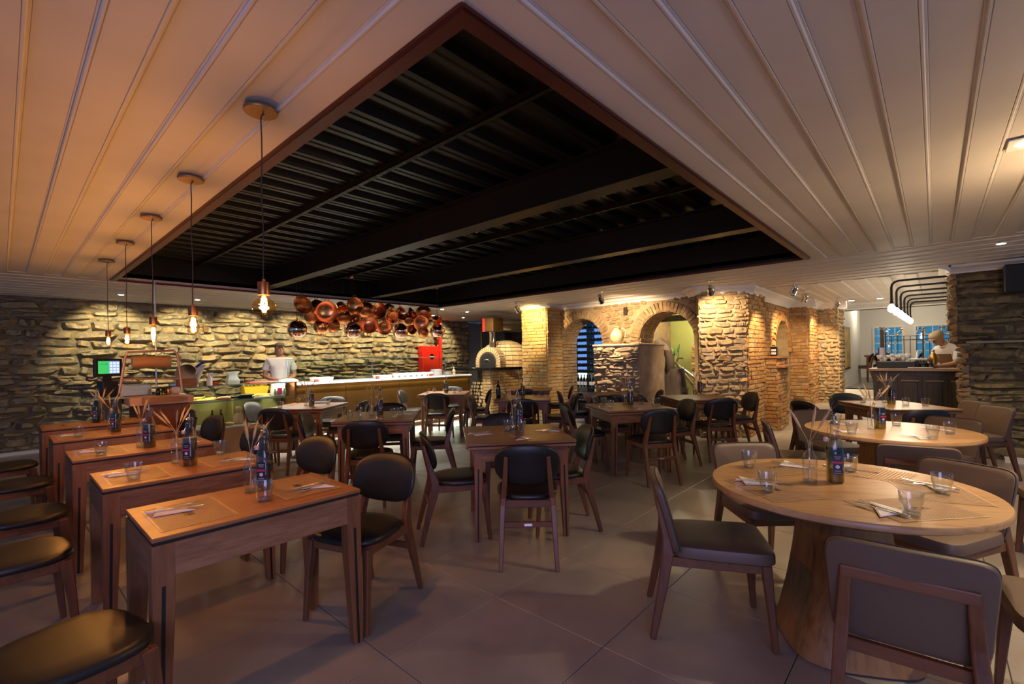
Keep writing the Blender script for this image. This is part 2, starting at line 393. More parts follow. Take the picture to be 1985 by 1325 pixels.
# ---- floor: large square porcelain tiles
floor = struct(MB().box(-4, 12.0, -5, 14, -0.06, -0.005).build('floor', W['grout']), 'grey beige porcelain tile floor')
TX, TY = 0.7265, 0.714
tile_me = MB().box(-TX/2+0.002, TX/2-0.002, -TY/2+0.002, TY/2-0.002, -0.012, 0).mesh('tile', W['tile'], bevel=0.0015)
rest = MB(); nt = 0
for i in range(-6, 14):
    for j in range(-9, 16):
        c = (1.94+TX*(i+0.5), 1.92+TY*(j+0.5), 0.0)
        if c[0] < -3.6 or c[0] > 9.6 or c[1] < -4.6 or c[1] > 10.9 or (c[0] > 8.7 and c[1] < -0.4): continue
        if any(seen((c[0]+a*TX/2, c[1]+b*TY/2, 0), 60) for a in (-1,1) for b in (-1,1)) and nt < 290:
            put('tile', tile_me, floor, Matrix.Translation(c)); nt += 1
        else:
            rest.box(c[0]-TX/2+0.002, c[0]+TX/2-0.002, c[1]-TY/2+0.002, c[1]+TY/2-0.002, -0.012, 0)
r_ = rest.build('tile_field', W['tile'], floor); r_['kind'] = 'stuff'
# passage: ramp, steps and raised floor of the back room
ramp_o = struct(MB().hexa([(9.6,-0.5,-0.1),(12.3,-0.5,-0.1),(12.3,2.6,-0.1),(9.6,2.6,-0.1),(9.6,-0.5,0.001),(12.3,-0.5,0.22),(12.3,2.6,0.22),(9.6,2.6,0.001)]).build('floor_ramp', W['tile']))
ramp_o.name = 'floor_passage'
steps = struct(MB().box(12.3, 13.0, -0.5, 2.6, -0.1, 0.22).build('trim_1', W['tile']), 'pale stone steps up to the window room')
MB().box(12.95, 13.6, -0.3, 1.95, 0.0, 0.36).build('step', W['white'], steps, bevel=0.01)
MB().box(13.25, 13.9, -0.3, 1.95, 0.0, 0.50).build('step', W['white'], steps, bevel=0.01)
struct(MB().box(13.5, 22.3, -4, 5, 0.3, 0.5).build('floor_window_room', pmat('grey_boards', (0.16,0.15,0.145), (0.22,0.21,0.20), 8, (1,6,1), rough=0.3)))

# ---- ceiling: alternating raised and sunk painted boards
ceil = struct_root('ceiling', 'white painted board ceiling around a black open bay')
PW = 0.1525
def board_prof(proud):
    if proud: return [(0,0.045),(0,0.004),(0.004,0),(0.011,0.0),(0.013,0.004),(0.016,0.001),(PW-0.016,0.001),(PW-0.013,0.004),(PW-0.011,0),(PW-0.004,0),(PW,0.004),(PW,0.045)]
    return [(0,0.045),(0,0.009),(0.007,0.009),(0.009,0.012),(0.011,0.010),(PW-0.011,0.010),(PW-0.009,0.012),(PW-0.007,0.009),(PW,0.009),(PW,0.045)]
def board_mesh(proud):
    p = board_prof(proud); mb = MB()
    mb.loft([[(x,0,z) for x,z in p],[(x,1,z) for x,z in p]])
    return mb.mesh('plank', W['ceil'])
BM = [board_mesh(False), board_mesh(True)]
def plank_y(x, y0, y1, proud):            # board running along Y, from x to x+PW
    put('plank', BM[proud], ceil, Matrix.Translation((x, y0, HC)) @ Matrix.Diagonal((1, y1-y0, 1, 1)))
def plank_x(y, x0, x1, proud):            # board running along X, from y to y+PW
    put('plank', BM[proud], ceil, Matrix.Translation((x0, y+PW, HC)) @ Matrix.Rotation(-PI/2, 4, 'Z') @ Matrix.Diagonal((1, x1-x0, 1, 1)))
OX0, OX1, OY0, OY1 = 0.985, 6.43, 1.08, 7.98      # the open bay
k = 0
x = OX0-PW
while x > -3.4:                                   # left of the bay
    plank_y(x, max(-3.5, 1.09*x), 8.12, 1 if k % 2 == 0 else 0); x -= PW; k += 1
k = 0; y = OY0-PW
while y > -4.2:                                   # right of the bay
    plank_x(y, max(-3.4, y/1.09), 6.62, 1 if k % 2 == 0 else 0); y -= PW; k += 1
k = 0; y = 8.12
while y < 10.9:
    plank_x(y, -3.4, 10.4, k % 2); y += PW; k += 1
plank_x(7.98, OX0, 10.4, 1)
k = 0; x = 6.62
while x < 8.9:
    plank_y(x, -4.2, 7.98, k % 2); x += PW; k += 1
plank_y(6.44, 1.08, 7.98, 1)
k = 0; y = -1.2
while y < 2.9:
    plank_x(y, 8.98, 13.6, k % 2); y += PW; k += 1
k = 0; y = 2.9
while y < 8.0:
    plank_x(y, 8.98, 11.6, k % 2); y += PW; k += 1
MB().box(OX0-0.04, OX0, 1.0, 8.1, HC+0.005, HC+0.03).build('edge_strip', W['ceil'], ceil)
MB().box(-3.4, 6.62, 8.04, 8.13, HC+0.004, HC+0.02).build('edge_strip', W['ceil'], ceil)
MB().box(6.60, 6.68, -4.2, 1.08, HC+0.004, HC+0.02).build('edge_strip', W['ceil'], ceil)
sl = MB().box(-3.6, OX0, -4.5, 11.2, HC+0.046, HC+0.1).box(OX0, 14, -4.5, OY0, HC+0.046, HC+0.1).box(OX0, 14, OY1, 11.2, HC+0.046, HC+0.1).box(OX1, 14, OY0, OY1, HC+0.046, HC+0.1)
sl.build('backing', W['ceil_gap'], ceil)

# ---- the open bay: black corrugated deck, I-beams, red steel rim
bay = struct_root('ceiling_bay', 'black steel deck and beams inside the open ceiling bay')
MB().box(OX0-0.1, OX1+0.1, OY0-0.1, OY1+0.1, 2.90, 2.93).build('deck', W['deck'], bay)
wl_ = MB().box(OX0-0.03, OX0, OY0, OY1, HC+0.05, 2.9).box(OX1, OX1+0.03, OY0, OY1, HC, 2.9).box(OX0, OX1, OY0-0.03, OY0, HC+0.05, 2.9).box(OX0, OX1, OY1, OY1+0.03, HC, 2.9)
wl_.build('side_panel', W['black_steel'], bay)
rib_me = MB().loft([[(0,-0.075,0.05),(0,-0.052,0.0),(0,-0.012,0.0),(0,0,0.012),(0,0.012,0.0),(0,0.052,0.0),(0,0.075,0.05)],
                    [(1,-0.075,0.05),(1,-0.052,0.0),(1,-0.012,0.0),(1,0,0.012),(1,0.012,0.0),(1,0.052,0.0),(1,0.075,0.05)]]).mesh('deck_rib', W['deck'])
y = OY0+0.12
while y < OY1-0.05:
    put('deck_rib', rib_me, bay, Matrix.Translation((OX0, y, 2.852)) @ Matrix.Diagonal((OX1-OX0, 1, 1, 1))); y += 0.262
def ibeam(x, z0, z1, w, tf=0.016):
    mb = MB().box(x-w/2, x+w/2, OY0, OY1, z0, z0+tf).box(x-w/2, x+w/2, OY0, OY1, z1-tf, z1).box(x-0.008, x+0.008, OY0, OY1, z0+tf, z1-tf)
    return mb.build('steel_beam', W['black_steel'], bay)
ibeam(2.90, 2.57, 2.85, 0.17); ibeam(4.80, 2.57, 2.85, 0.17)
for x in (1.95, 3.95, 5.75):                      # slotted channels
    mb = MB().box(x-0.02, x+0.02, OY0, OY1, 2.80, 2.806).box(x-0.02, x-0.016, OY0, OY1, 2.80, 2.845).box(x+0.016, x+0.02, OY0, OY1, 2.80, 2.845)
    ch = mb.build('channel', W['black_steel'], bay)
    sm = MB(); yy = OY0+0.1
    while yy < OY1: sm.box(x-0.006, x+0.006, yy, yy+0.05, 2.7985, 2.80); yy += 0.085
    so = sm.build('slot_row', W['gap'], ch); so['kind'] = 'stuff'
rim = MB().box(OX0, OX0+0.055, OY0, OY1, 2.492, 2.504).box(OX0+0.0, OX0+0.012, OY0, OY1, 2.504, 2.56)
rim.box(OX0+0.055, OX1, OY0, OY0+0.055, 2.492, 2.504).box(OX0+0.012, OX1, OY0, OY0+0.012, 2.504, 2.56)
rim.box(OX1-0.02, OX1, OY0, OY1, 2.492, 2.52).box(OX0, OX1, OY1-0.02, OY1, 2.492, 2.52)
rim.box(OX0-0.012, OX0, OY0-0.012, OY1, 2.500, 2.512).box(OX0, OX1, OY0-0.012, OY0, 2.500, 2.512)
rim.build('rim', W['red_steel'], bay)
pp = MB(); pp.tube([(3.38,OY0,2.79),(3.38,OY1,2.79)], 0.014, 8); pp.build('sprinkler_pipe', W['black_steel'], bay)

# ---- masonry
def unit_rubble(rnd):
    nx, ny = 7, 5; V = []; F = []
    a1, a2 = rnd.uniform(0,6), rnd.uniform(0,6); cut = [rnd.uniform(0.0,0.20) for _ in range(4)]
    tv, tu = rnd.uniform(-0.38,0.18), rnd.uniform(-0.2,0.2); off = [[rnd.uniform(-1,1) for _ in range(nx)] for _ in range(ny)]
    for j in range(ny):
        for i in range(nx):
            u = -1+2*i/(nx-1); v = -1+2*j/(ny-1)
            # irregular rounded outline
            sx_ = 1-cut[0 if v < 0 else 1]*abs(v)**1.6-0.05*abs(v); sy_ = 1-cut[2 if u < 0 else 3]*abs(u)**2.0-0.05*abs(u)
            X = 0.5*u*sx_+0.035*math.sin(3*v+a1); Y = 0.5*v*sy_+0.07*math.sin(2.2*u+a2)
            if abs(v) == 1: Y += 0.045*off[j][i]
            if abs(u) == 1: X += 0.02*off[j][i]
            z = (1-abs(u)**9)**0.5*(1-abs(v)**6)**0.5
            z = z*(0.62+0.17*off[j][i]+tv*v+tu*u+0.12*math.sin(2.5*u+a2)) if z > 0 else -0.35
            V.append((X, Y, z))
    for j in range(ny-1):
        for i in range(nx-1):
            q = j*nx+i; F.append((q, q+1, q+nx+1, q+nx))
    return V, F
def unit_brick(rnd):
    def r(s): return rnd.uniform(-s, s)
    a = [(-0.5,-0.5),(0.5,-0.5),(0.5,0.5),(-0.5,0.5)]
    a = [(x+r(0.02), y+r(0.06)) for x, y in a]
    V = [(x, y, -0.4) for x, y in a]+[(x, y, 0.78+r(0.08)) for x, y in a]+[(x*0.94, y*0.80, 1.0+r(0.12)) for x, y in a]
    F = []
    for k in (0, 4):
        for i in range(4): F.append((k+i, k+(i+1) % 4, k+4+(i+1) % 4, k+4+i))
    F.append((8,9,10,11))
    return V, F
UNIT = {}
def units(kind, material):
    key = (kind, material.name)
    if key not in UNIT:
        rnd = random.Random(hash(kind) % 7 + 3 if False else {'rubble':5,'brick':9}[kind]); L = []
        for k in range(22 if kind == 'rubble' else 14):
            V, F = unit_rubble(rnd) if kind == 'rubble' else unit_brick(rnd)
            me = bpy.data.meshes.new('stone' if kind == 'rubble' else 'brick'); me.from_pydata(V, [], F); me.materials.append(material)
            if kind == 'rubble':
                for p in me.polygons: p.use_smooth = True
                me.set_sharp_from_angle(angle=math.radians(34))
            L.append((V, F, me))
        UNIT[key] = L
    return UNIT[key]
def lay(parent, pieces, kind, material, maxparts=300, name=None):
    """pieces: 4x4 matrices mapping the unit piece; the largest in the picture become parts, the rest one joined part"""
    us = units(kind, material); name = name or ('stone' if kind == 'rubble' else 'brick')
    sc = []
    for M in pieces:
        p = M.translation; q = proj(p); w = M.col[0].xyz.length*M.col[1].xyz.length
        sc.append((w/(q[2]**2) if (q and seen(p, 60)) else -1.0/(1+w), M))
    sc.sort(key=lambda s: -s[0])
    rest = MB()
    for k, (s, M) in enumerate(sc):
        V, F, me = us[RND.randrange(len(us))]
        if k < maxparts and s > 0: put(name, me, parent, M)
        else: rest.add(V, F, M)
    if rest.v:
        o = rest.build(name+'_infill', material, parent, smooth='full' if kind == 'rubble' else False); o['kind'] = 'stuff'
def course(O, U, N, L, H, kind, row, wid, dep, skip=None, wavy=0.0, rot=0.0, z0=0.0, over=1.0, seed=1, out=None):
    rnd = random.Random(seed); O, U, N = Vector(O), Vector(U).normalized(), Vector(N).normalized(); V = Vector((0,0,1))
    out = [] if out is None else out
    z = z0; ri = 0
    while z < H-0.02:
        h = rnd.uniform(*row); h = min(h, H-z) if H-z > row[0]*0.6 else H-z
        s = -rnd.uniform(0, wid[0])
        while s < L:
            w = rnd.uniform(*wid); a, b_ = max(s, 0), min(s+w, L)
            if b_-a > 0.03:
                c = (a+b_)/2; ww = b_-a; hh = h
                if kind == 'rubble':
                    hh *= rnd.uniform(0.82, 1.18)
                zz = z+h/2+wavy*math.sin(c*1.7+ri*0.6)+wavy*0.5*math.sin(c*4.1+ri)
                if not (skip and skip(c, zz, ww, hh)):
                    rr = rnd.uniform(-rot, rot)
                    u = U*math.cos(rr)+V*math.sin(rr); v = V*math.cos(rr)-U*math.sin(rr)
                    d = rnd.uniform(*dep); p = O+U*c+V*zz
                    g = 0.986 if kind == 'rubble' else 1.0
                    uu, vv, nn = u*(ww*over-(0.0 if kind == 'rubble' else 0.012)), v*(hh*over-(0.0 if kind == 'rubble' else 0.012)), N*d
                    out.append(Matrix(((uu.x,vv.x,nn.x,p.x),(uu.y,vv.y,nn.y,p.y),(uu.z,vv.z,nn.z,p.z),(0,0,0,1))))
            s += w
        z += h; ri += 1
    return out
def piece(p, U, V, N):                    # one piece: centre on the wall face, full vectors
    return Matrix(((U[0],V[0],N[0],p[0]),(U[1],V[1],N[1],p[1]),(U[2],V[2],N[2],p[2]),(0,0,0,1)))

# left wall: rubble stone, 10.8 m deep into the room
wall_left = struct(MB().box(-3.5, 9.85, 10.8, 11.1, -0.05, HC).build('wall_left', W['mortar_y']), 'yellow grey rubble stone wall behind the counter')
P = course((9.85,10.8,0), (-1,0,0), (0,-1,0), 10.6, HC, 'rubble', (0.06,0.17), (0.14,0.60), (0.05,0.15), wavy=0.03, rot=0.07, over=1.14, seed=4)
lay(wall_left, P, 'rubble', W['rubble'], 300)
struct(MB().box(-3.5, 4.0, 10.66, 10.74, 0.0, 0.05).build('baseboard_left', W['white']))
# plain grey wall and dark glazed screen behind the oven
wall_back = struct(MB().box(11.4, 11.6, 5.9, 11.1, -0.05, HC).box(9.85, 11.4, 11.0, 11.1, -0.05, HC).build('wall_back', W['grey_wall']), 'plain grey plaster wall behind the oven')
MB().box(11.30, 11.4, 8.75, 10.6, 1.55, 2.2).build('stone_patch', pmat('dark_rubble_patch', (0.05,0.035,0.025), (0.12,0.09,0.06), 14, rough=0.9, bump=1.0, dist=0.04), wall_back)
scr = struct_root('window_1', 'glass screen with steel post beside the oven')
MB().box(9.86, 9.90, 10.2, 10.24, 0, 2.45).build('post', W['brushed'], scr)
MB().box(9.87, 11.3, 10.235, 10.245, 0.9, 2.35).build('pane', W['pane'], scr)
MB().box(9.86, 11.3, 10.2, 10.24, 2.35, 2.40).build('rail', W['white'], scr)

# arched wall (runs along Y at X = 8.4)
AX = 8.40; AT = 0.55
ARCH = [(5.10, 6.14, 1.67), (3.20, 4.27, 1.67)]         # y0, y1, spring height
def hole(y, grow=0.0):
    for a, b_, s in ARCH:
        c = (a+b_)/2; r = (b_-a)/2+grow
        if abs(y-c) < r: return s+math.sqrt(r*r-(y-c)**2)
    return 0.0
mb = MB(); ys = [2.5]
for a, b_, s in reversed(ARCH):
    ys += [a+(b_-a)*(0.5-0.5*math.cos(PI*i/20)) for i in range(21)]
ys += [6.9]
for y0, y1 in zip(ys[:-1], ys[1:]):
    mid = (y0+y1)/2; inside = hole(mid) > 0
    h0 = hole(min(max(y0, 0), 9)) if inside else 0; h1 = hole(y1) if inside else 0
    if inside:
        sp = 1.67; h0 = h0 or sp; h1 = h1 or sp
    else: h0 = h1 = -0.05
    mb.hexa([(AX,y0,h0),(AX+AT,y0,h0),(AX+AT,y1,h1),(AX,y1,h1),(AX,y0,HC),(AX+AT,y0,HC),(AX+AT,y1,HC),(AX,y1,HC)])
wall_arch = struct(mb.build('wall_right', W['mortar_o']), 'brick wall with two arches behind the dining tables')
def sk(c, z, w, h):
    y = 6.75-c
    for e in (-0.4, 0, 0.4):
        if z-h*0.4 < hole(y+e*w, 0.20): return True
    return False
P = course((AX,6.75,0), (0,-1,0), (-1,0,0), 4.0, HC-0.06, 'rubble', (0.065,0.12), (0.10,0.26), (0.02,0.05), skip=sk, wavy=0.012, rot=0.05, over=1.02, seed=8)
lay(wall_arch, P, 'rubble', W['brick_m'], 190, 'brick')
P = []
for a, b_, s in ARCH:
    c = (a+b_)/2; r = (b_-a)/2
    n_ = 27
    for k in range(n_):                             # voussoirs
        t = PI*(k+0.5)/n_; R_ = r+0.095
        rad = Vector((0, math.cos(t), math.sin(t))); tan = Vector((0, -math.sin(t), math.cos(t)))
        p = Vector((AX+0.10, c, s))+rad*R_
        P.append(piece(p, tan*(PI*(r+0.1)/n_-0.010), rad*0.19, Vector((-0.13,0,0))))
        for q in range(3):                          # soffit bricks behind
            p2 = Vector((AX+0.11+0.16*(q+0.5), c, s))+rad*(r+0.012)
            P.append(piece(p2, tan*(PI*r/n_-0.008), Vector((0.15,0,0)), -rad*0.03))
    z = 0.0
    while z < s:                                    # jamb facing the camera
        for q in range(3):
            w_ = 0.17; x0 = AX+0.02+q*0.18
            P.append(piece((x0+0.085, b_, z+0.035), (w_,0,0), (0,0,0.062), (0,-0.03,0)))
        z += 0.072
lay(wall_arch, P, 'brick', W['brick_m'], 110)

# brick pier at the left end of the arched wall
pier = struct(MB().box(7.90, 8.5, 6.16, 6.86, -0.05, HC).build('wall_pier', W['mortar_o']), 'tall yellow brick pier lit by a spotlight')
pier.name = 'wall_brick_pier'
P = course((7.90,6.86,0), (0,-1,0), (-1,0,0), 0.70, HC-0.05, 'brick', (0.062,0.082), (0.17,0.27), (0.012,0.03), wavy=0.004, rot=0.02, seed=2)
P = course((7.90,6.16,0), (1,0,0), (0,-1,0), 0.55, HC-0.05, 'brick', (0.062,0.082), (0.17,0.27), (0.012,0.03), wavy=0.004, rot=0.02, seed=3, out=P)
lay(pier, P, 'brick', W['brick_y'], 260)

# big rubble pillar with an orange brick flank
A_, B_ = Vector((7.83,2.90,0)), Vector((8.30,2.30,0))
pillar = struct(MB().prism([(7.83,2.90),(8.30,2.30),(9.35,2.30),(9.35,3.2),(8.5,3.2)], -0.05, HC).build('wall_big_pillar', W['mortar_o']), 'big rubble stone pillar with brick flank')
U_ = (B_-A_); L_ = U_.length; N_ = Vector((U_.y, -U_.x, 0)).normalized()
if N_.x > 0: N_ = -N_
P = course(A_, U_, N_, L_, HC-0.06, 'rubble', (0.045,0.12), (0.08,0.30), (0.025,0.07), wavy=0.018, rot=0.09, over=1.10, seed=6)
lay(pillar, P, 'rubble', W['rubble_r'], 200)
P = course(B_, (1,0,0), (0,-1,0), 1.05, HC-0.06, 'brick', (0.060,0.082), (0.12,0.24), (0.012,0.035), wavy=0.004, rot=0.03, seed=7)
lay(pillar, P, 'brick', W['brick'], 100)

# low ledge-stone block carrying the jug
block = struct(MB().box(7.43, 8.42, 3.78, 4.70, -0.05, 1.58).build('wall_low_block', pmat('block_render', (0.33,0.23,0.15), (0.45,0.35,0.25), 6, rough=0.9, bump=1.0, bscale=18, world_pos=True, dist=0.02)), 'low stone block with ledge stone face')
P = course((7.43,4.70,0), (0,-1,0), (-1,0,0), 0.92, 1.57, 'rubble', (0.035,0.085), (0.12,0.42), (0.03,0.10), wavy=0.014, rot=0.05, over=1.12, seed=9)
lay(block, P, 'rubble', W['ashlar'], 200)
MB().box(7.40, 8.42, 3.76, 4.72, 1.56, 1.60).build('cap', pmat('block_cap', (0.40,0.32,0.23), rough=0.9, bump=0.8, bscale=18, dist=0.02), block, bevel=0.012)
P = course((7.45,3.78,0), (1,0,0), (0,-1,0), 0.95, 0.55, 'rubble', (0.05,0.1), (0.12,0.26), (0.02,0.04), wavy=0.01, rot=0.05, seed=12)
lay(block, P, 'rubble', W['ashlar'], 60)

# passage wall with niche, second and third pillars
mbp = MB(); NX0, NX1, NS = 10.25, 11.55, 1.40
xs = [9.2, NX0]+[NX0+(NX1-NX0)*(0.5-0.5*math.cos(PI*i/14)) for i in range(1, 14)]+[NX1, 11.75]
def nich(x, g=0.0):
    c = (NX0+NX1)/2; r = (NX1-NX0)/2+g
    return NS+math.sqrt(max(r*r-(x-c)**2, 0)) if abs(x-c) < r else 0
for x0, x1 in zip(xs[:-1], xs[1:]):
    m_ = (x0+x1)/2
    if nich(m_) > 0: mbp.hexa([(x0,2.36,max(nich(x0),NS)),(x1,2.36,max(nich(x1),NS)),(x1,2.7,max(nich(x1),NS)),(x0,2.7,max(nich(x0),NS)),(x0,2.36,HC),(x1,2.36,HC),(x1,2.7,HC),(x0,2.7,HC)])
    else: mbp.box(x0, x1, 2.36, 2.7, -0.05, HC)
mbp.box(9.2, 11.75, 2.7, 2.8, -0.05, HC)
wall_p = struct(mbp.build('wall_passage', W['mortar_o']), 'orange brick passage wall with arched niche')
P = course((9.3,2.36,0), (1,0,0), (0,-1,0), 2.4, 2.36, 'brick', (0.062,0.08), (0.14,0.24), (0.012,0.03), skip=lambda c, z, w, h: any(z-h/2 < nich(9.3+c+e*w, 0.1) for e in (-0.4,0,0.4)), rot=0.02, seed=13)
for k in range(19):
    t = PI*(k+0.5)/19; c = Vector(((NX0+NX1)/2, 2.36, NS)); r = (NX1-NX0)/2
    rad = Vector((math.cos(t), 0, math.sin(t))); tan = Vector((-math.sin(t), 0, math.cos(t)))
    P.append(piece(c+rad*(r+0.07), tan*(PI*r/19-0.006), rad*0.14, Vector((0,-0.05,0))))
P = course((NX0,2.70,0), (1,0,0), (0,-1,0), NX1-NX0, 2.05, 'brick', (0.062,0.08), (0.14,0.24), (0.012,0.03), rot=0.02, seed=14, out=P)
lay(wall_p, P, 'brick', W['brick'], 220)
pier2 = struct(MB().box(9.35, 10.05, 2.08, 2.40, -0.05, 1.29).build('wall_shelf_pier', W['mortar_o']), 'short brick pier carrying two plank shelves')
P = course((9.35,2.08,0), (1,0,0), (0,-1,0), 0.70, 1.28, 'brick', (0.062,0.08), (0.12,0.22), (0.012,0.03), rot=0.02, seed=15)
P = course((9.35,2.40,0), (0,-1,0), (-1,0,0), 0.32, 1.28, 'brick', (0.062,0.08), (0.12,0.22), (0.012,0.03), rot=0.02, seed=16, out=P)
lay(pier2, P, 'brick', W['brick'], 110)
pil2 = struct(MB().box(11.7, 12.75, 2.02, 2.8, -0.05, HC).build('wall_second_pillar', W['mortar_o']), 'orange brick pillar past the niche')
P = course((11.7,2.40,0), (0,-1,0), (-1,0,0), 0.38, 2.38, 'brick', (0.062,0.08), (0.14,0.24), (0.012,0.03), rot=0.02, seed=17)
P = course((11.7,2.02,0), (1,0,0), (0,-1,0), 1.05, 2.38, 'brick', (0.062,0.08), (0.14,0.24), (0.012,0.035), rot=0.03, seed=18, out=P)
lay(pil2, P, 'brick', W['brick'], 160)
pil3 = struct(MB().box(12.75, 13.4, 1.60, 2.8, -0.05, HC).build('wall_third_pillar', W['mortar_o']), 'rough stone pillar beside the steps')
P = course((12.75,2.02,0), (0,-1,0), (-1,0,0), 0.42, 2.38, 'rubble', (0.06,0.12), (0.12,0.26), (0.03,0.06), rot=0.05, over=1.03, seed=19)
P = course((12.75,1.60,0), (1,0,0), (0,-1,0), 0.65, 2.38, 'rubble', (0.06,0.12), (0.12,0.26), (0.03,0.06), rot=0.05, over=1.03, seed=20, out=P)
lay(pil3, P, 'rubble', W['rubble_r'], 90)

# right stone wall: two thicknesses, rough lit return
rw = MB().box(8.62, 9.35, -4.5, -0.20, 1.47, HC).box(8.47, 9.30, -4.5, -0.30, -0.05, 1.49)
wall_r = struct(rw.build('wall_front', pmat('slate_joint', (0.055,0.045,0.03), (0.10,0.085,0.05), 8, rough=0.8, bump=1.0, bscale=18, world_pos=True, dist=0.02)), 'dark slate stone wall on the right with a ledge')
P = course((8.62,-0.20,0), (0,-1,0), (-1,0,0), 1.6, HC-0.06, 'rubble', (0.05,0.14), (0.25,0.8), (0.02,0.07), z0=1.50, wavy=0.02, rot=0.05, over=1.16, seed=21)
P = course((8.47,-0.30,0), (0,-1,0), (-1,0,0), 1.6, 1.47, 'rubble', (0.05,0.15), (0.25,0.85), (0.02,0.07), wavy=0.02, rot=0.05, over=1.16, seed=22, out=P)
lay(wall_r, P, 'rubble', W['slate'], 150)
P = course((9.35,-0.20,0), (-1,0,0), (0,1,0), 0.75, HC-0.06, 'rubble', (0.05,0.11), (0.06,0.16), (0.04,0.09), z0=1.48, rot=0.3, over=1.1, seed=23)
P = course((9.30,-0.30,0), (-1,0,0), (0,1,0), 0.85, 1.47, 'rubble', (0.05,0.11), (0.06,0.16), (0.05,0.11), rot=0.3, over=1.1, seed=24, out=P)
lay(wall_r, P, 'rubble', W['rubble_r'], 140)
struct(MB().box(8.40, 9.0, -4.5, -0.30, 1.475, 1.50).build('trim_2', pmat('ledge_cap', (0.33,0.29,0.22), rough=0.8, bump=0.6, bscale=20, dist=0.01)))
struct(MB().box(8.30, 8.46, -4.5, -0.62, 0.0, 0.05).build('baseboard_right', W['white']))

# cornices: swept cove under the ceiling
def cornice(name, pts, d=0.12, h=0.12, sidev=1):
    root = struct_root(name)
    for a, b_ in zip(pts[:-1], pts[1:]):
        a, b_ = Vector((*a, 0)), Vector((*b_, 0)); u = (b_-a).normalized(); nn = Vector((u.y, -u.x, 0))*sidev
        pr = [(0,-h),(0.012,-h),(0.018,-h+0.02),(d*0.45,-h*0.45),(d*0.85,-0.03),(d,-0.022),(d,0.01),(0,0.01)]
        e0, e1 = a-u*0.02, b_+u*d
        rings = [[tuple(e+nn*q+Vector((0,0,HC+zz))) for q, zz in pr] for e in (e0, e1)]
        MB().loft(rings).build('moulding', W['white'], root)
    return root
cornice('trim_3', [(8.40,6.16),(8.40,2.98)], 0.10, 0.09)
cornice('trim_4', [(7.90,6.86),(7.90,6.16),(8.40,6.16)], 0.10, 0.07)
cornice('trim_5', [(8.2,3.2),(7.83,2.90),(8.30,2.30),(9.25,2.30)], 0.12, 0.12)
cornice('trim_6', [(9.25,2.36),(11.7,2.36),(11.7,2.02),(12.75,2.02),(12.75,1.60),(13.6,1.60)], 0.16, 0.16)
cornice('trim_7', [(9.4,-0.17),(8.60,-0.17),(8.60,-4.5)], 0.12, 0.10)

# back room with small paned windows at dusk
br = struct_root('wall_window_room', 'cream wall with dusk blue sash windows at the far end')
FX = 19.5
WN = [(2.52,1.98,1.12,2.13), (1.47,0.78,1.12,2.13), (0.44,-0.35,1.12,2.13), (-1.3,-2.1,1.12,2.13)]
segs = []; edges = [4.5]
mbw = MB()
cur = 4.6
for y1, y0, z0, z1 in WN:
    mbw.box(FX, FX+0.15, y1, cur, 0.3, 3.0); mbw.box(FX, FX+0.15, y0, y1, 0.3, z0); mbw.box(FX, FX+0.15, y0, y1, z1, 3.0); cur = y0
mbw.box(FX, FX+0.15, -4, cur, 0.3, 3.0)
mbw.box(13.5, FX, -4.1, -4.0, 0.3, 3.0).box(13.5, FX, 4.5, 4.6, 0.3, 3.0)
mbw.build('plaster', W['white_wall'], br)
for k, (y1, y0, z0, z1) in enumerate(WN):
    w_ = struct_root('window_%d' % (k+2))
    f = MB().box(FX-0.03, FX+0.03, y0-0.06, y0, z0-0.06, z1+0.06).box(FX-0.03, FX+0.03, y1, y1+0.06, z0-0.06, z1+0.06).box(FX-0.03, FX+0.03, y0, y1, z1, z1+0.06).box(FX-0.05, FX+0.03, y0-0.06, y1+0.06, z0-0.06, z0)
    f.build('frame', W['white'], w_)
    cols = 3 if k in (0, 3) else 4
    g = MB()
    for i in range(1, cols): g.box(FX+0.01, FX+0.03, y0+(y1-y0)*i/cols-0.012, y0+(y1-y0)*i/cols+0.012, z0, z1)
    for i in range(1, 4): g.box(FX+0.01, FX+0.03, y0, y1, z0+(z1-z0)*i/4-(0.022 if i == 2 else 0.012), z0+(z1-z0)*i/4+(0.022 if i == 2 else 0.012))
    g.build('glazing_bars', W['white'], w_)
    for i in range(cols):
        for j in range(4):
            MB().box(FX+0.018, FX+0.022, y0+(y1-y0)*i/cols+0.012, y0+(y1-y0)*(i+1)/cols-0.012, z0+(z1-z0)*j/4+0.012, z0+(z1-z0)*(j+1)/4-0.012).build('pane', W['pane'], w_)
struct(MB().box(13.6, FX+0.2, -4.1, 4.6, 2.75, 2.85).build('ceiling_window_room', W['white']))
hd = MB().box(13.55, 13.75, -1.5, 1.95, 2.18, 2.8).box(13.47, 13.80, -1.5, 1.95, 2.18, 2.22).box(13.50, 13.78, -1.5, 1.95, 2.30, 2.33).box(13.45, 13.6, -1.5, 1.95, 2.44, 2.52)
hd = MB().box(13.55, 13.75, -1.5, 1.95, 2.36, 2.8).box(13.47, 13.80, -1.5, 1.95, 2.36, 2.39).box(13.43, 13.6, -1.5, 1.95, 2.46, 2.52)
struct(hd.build('trim_8', W['white']))
struct(MB().box(13.4, 17.0, 1.62, 1.75, 0.3, 2.8).build('wall_picture', W['white_wall']), 'white wall beyond the rough pillar')
struct(MB().box(8.9, 13.6, -1.6, -1.5, -0.05, HC).build('wall_bar_side', W['white_wall']))
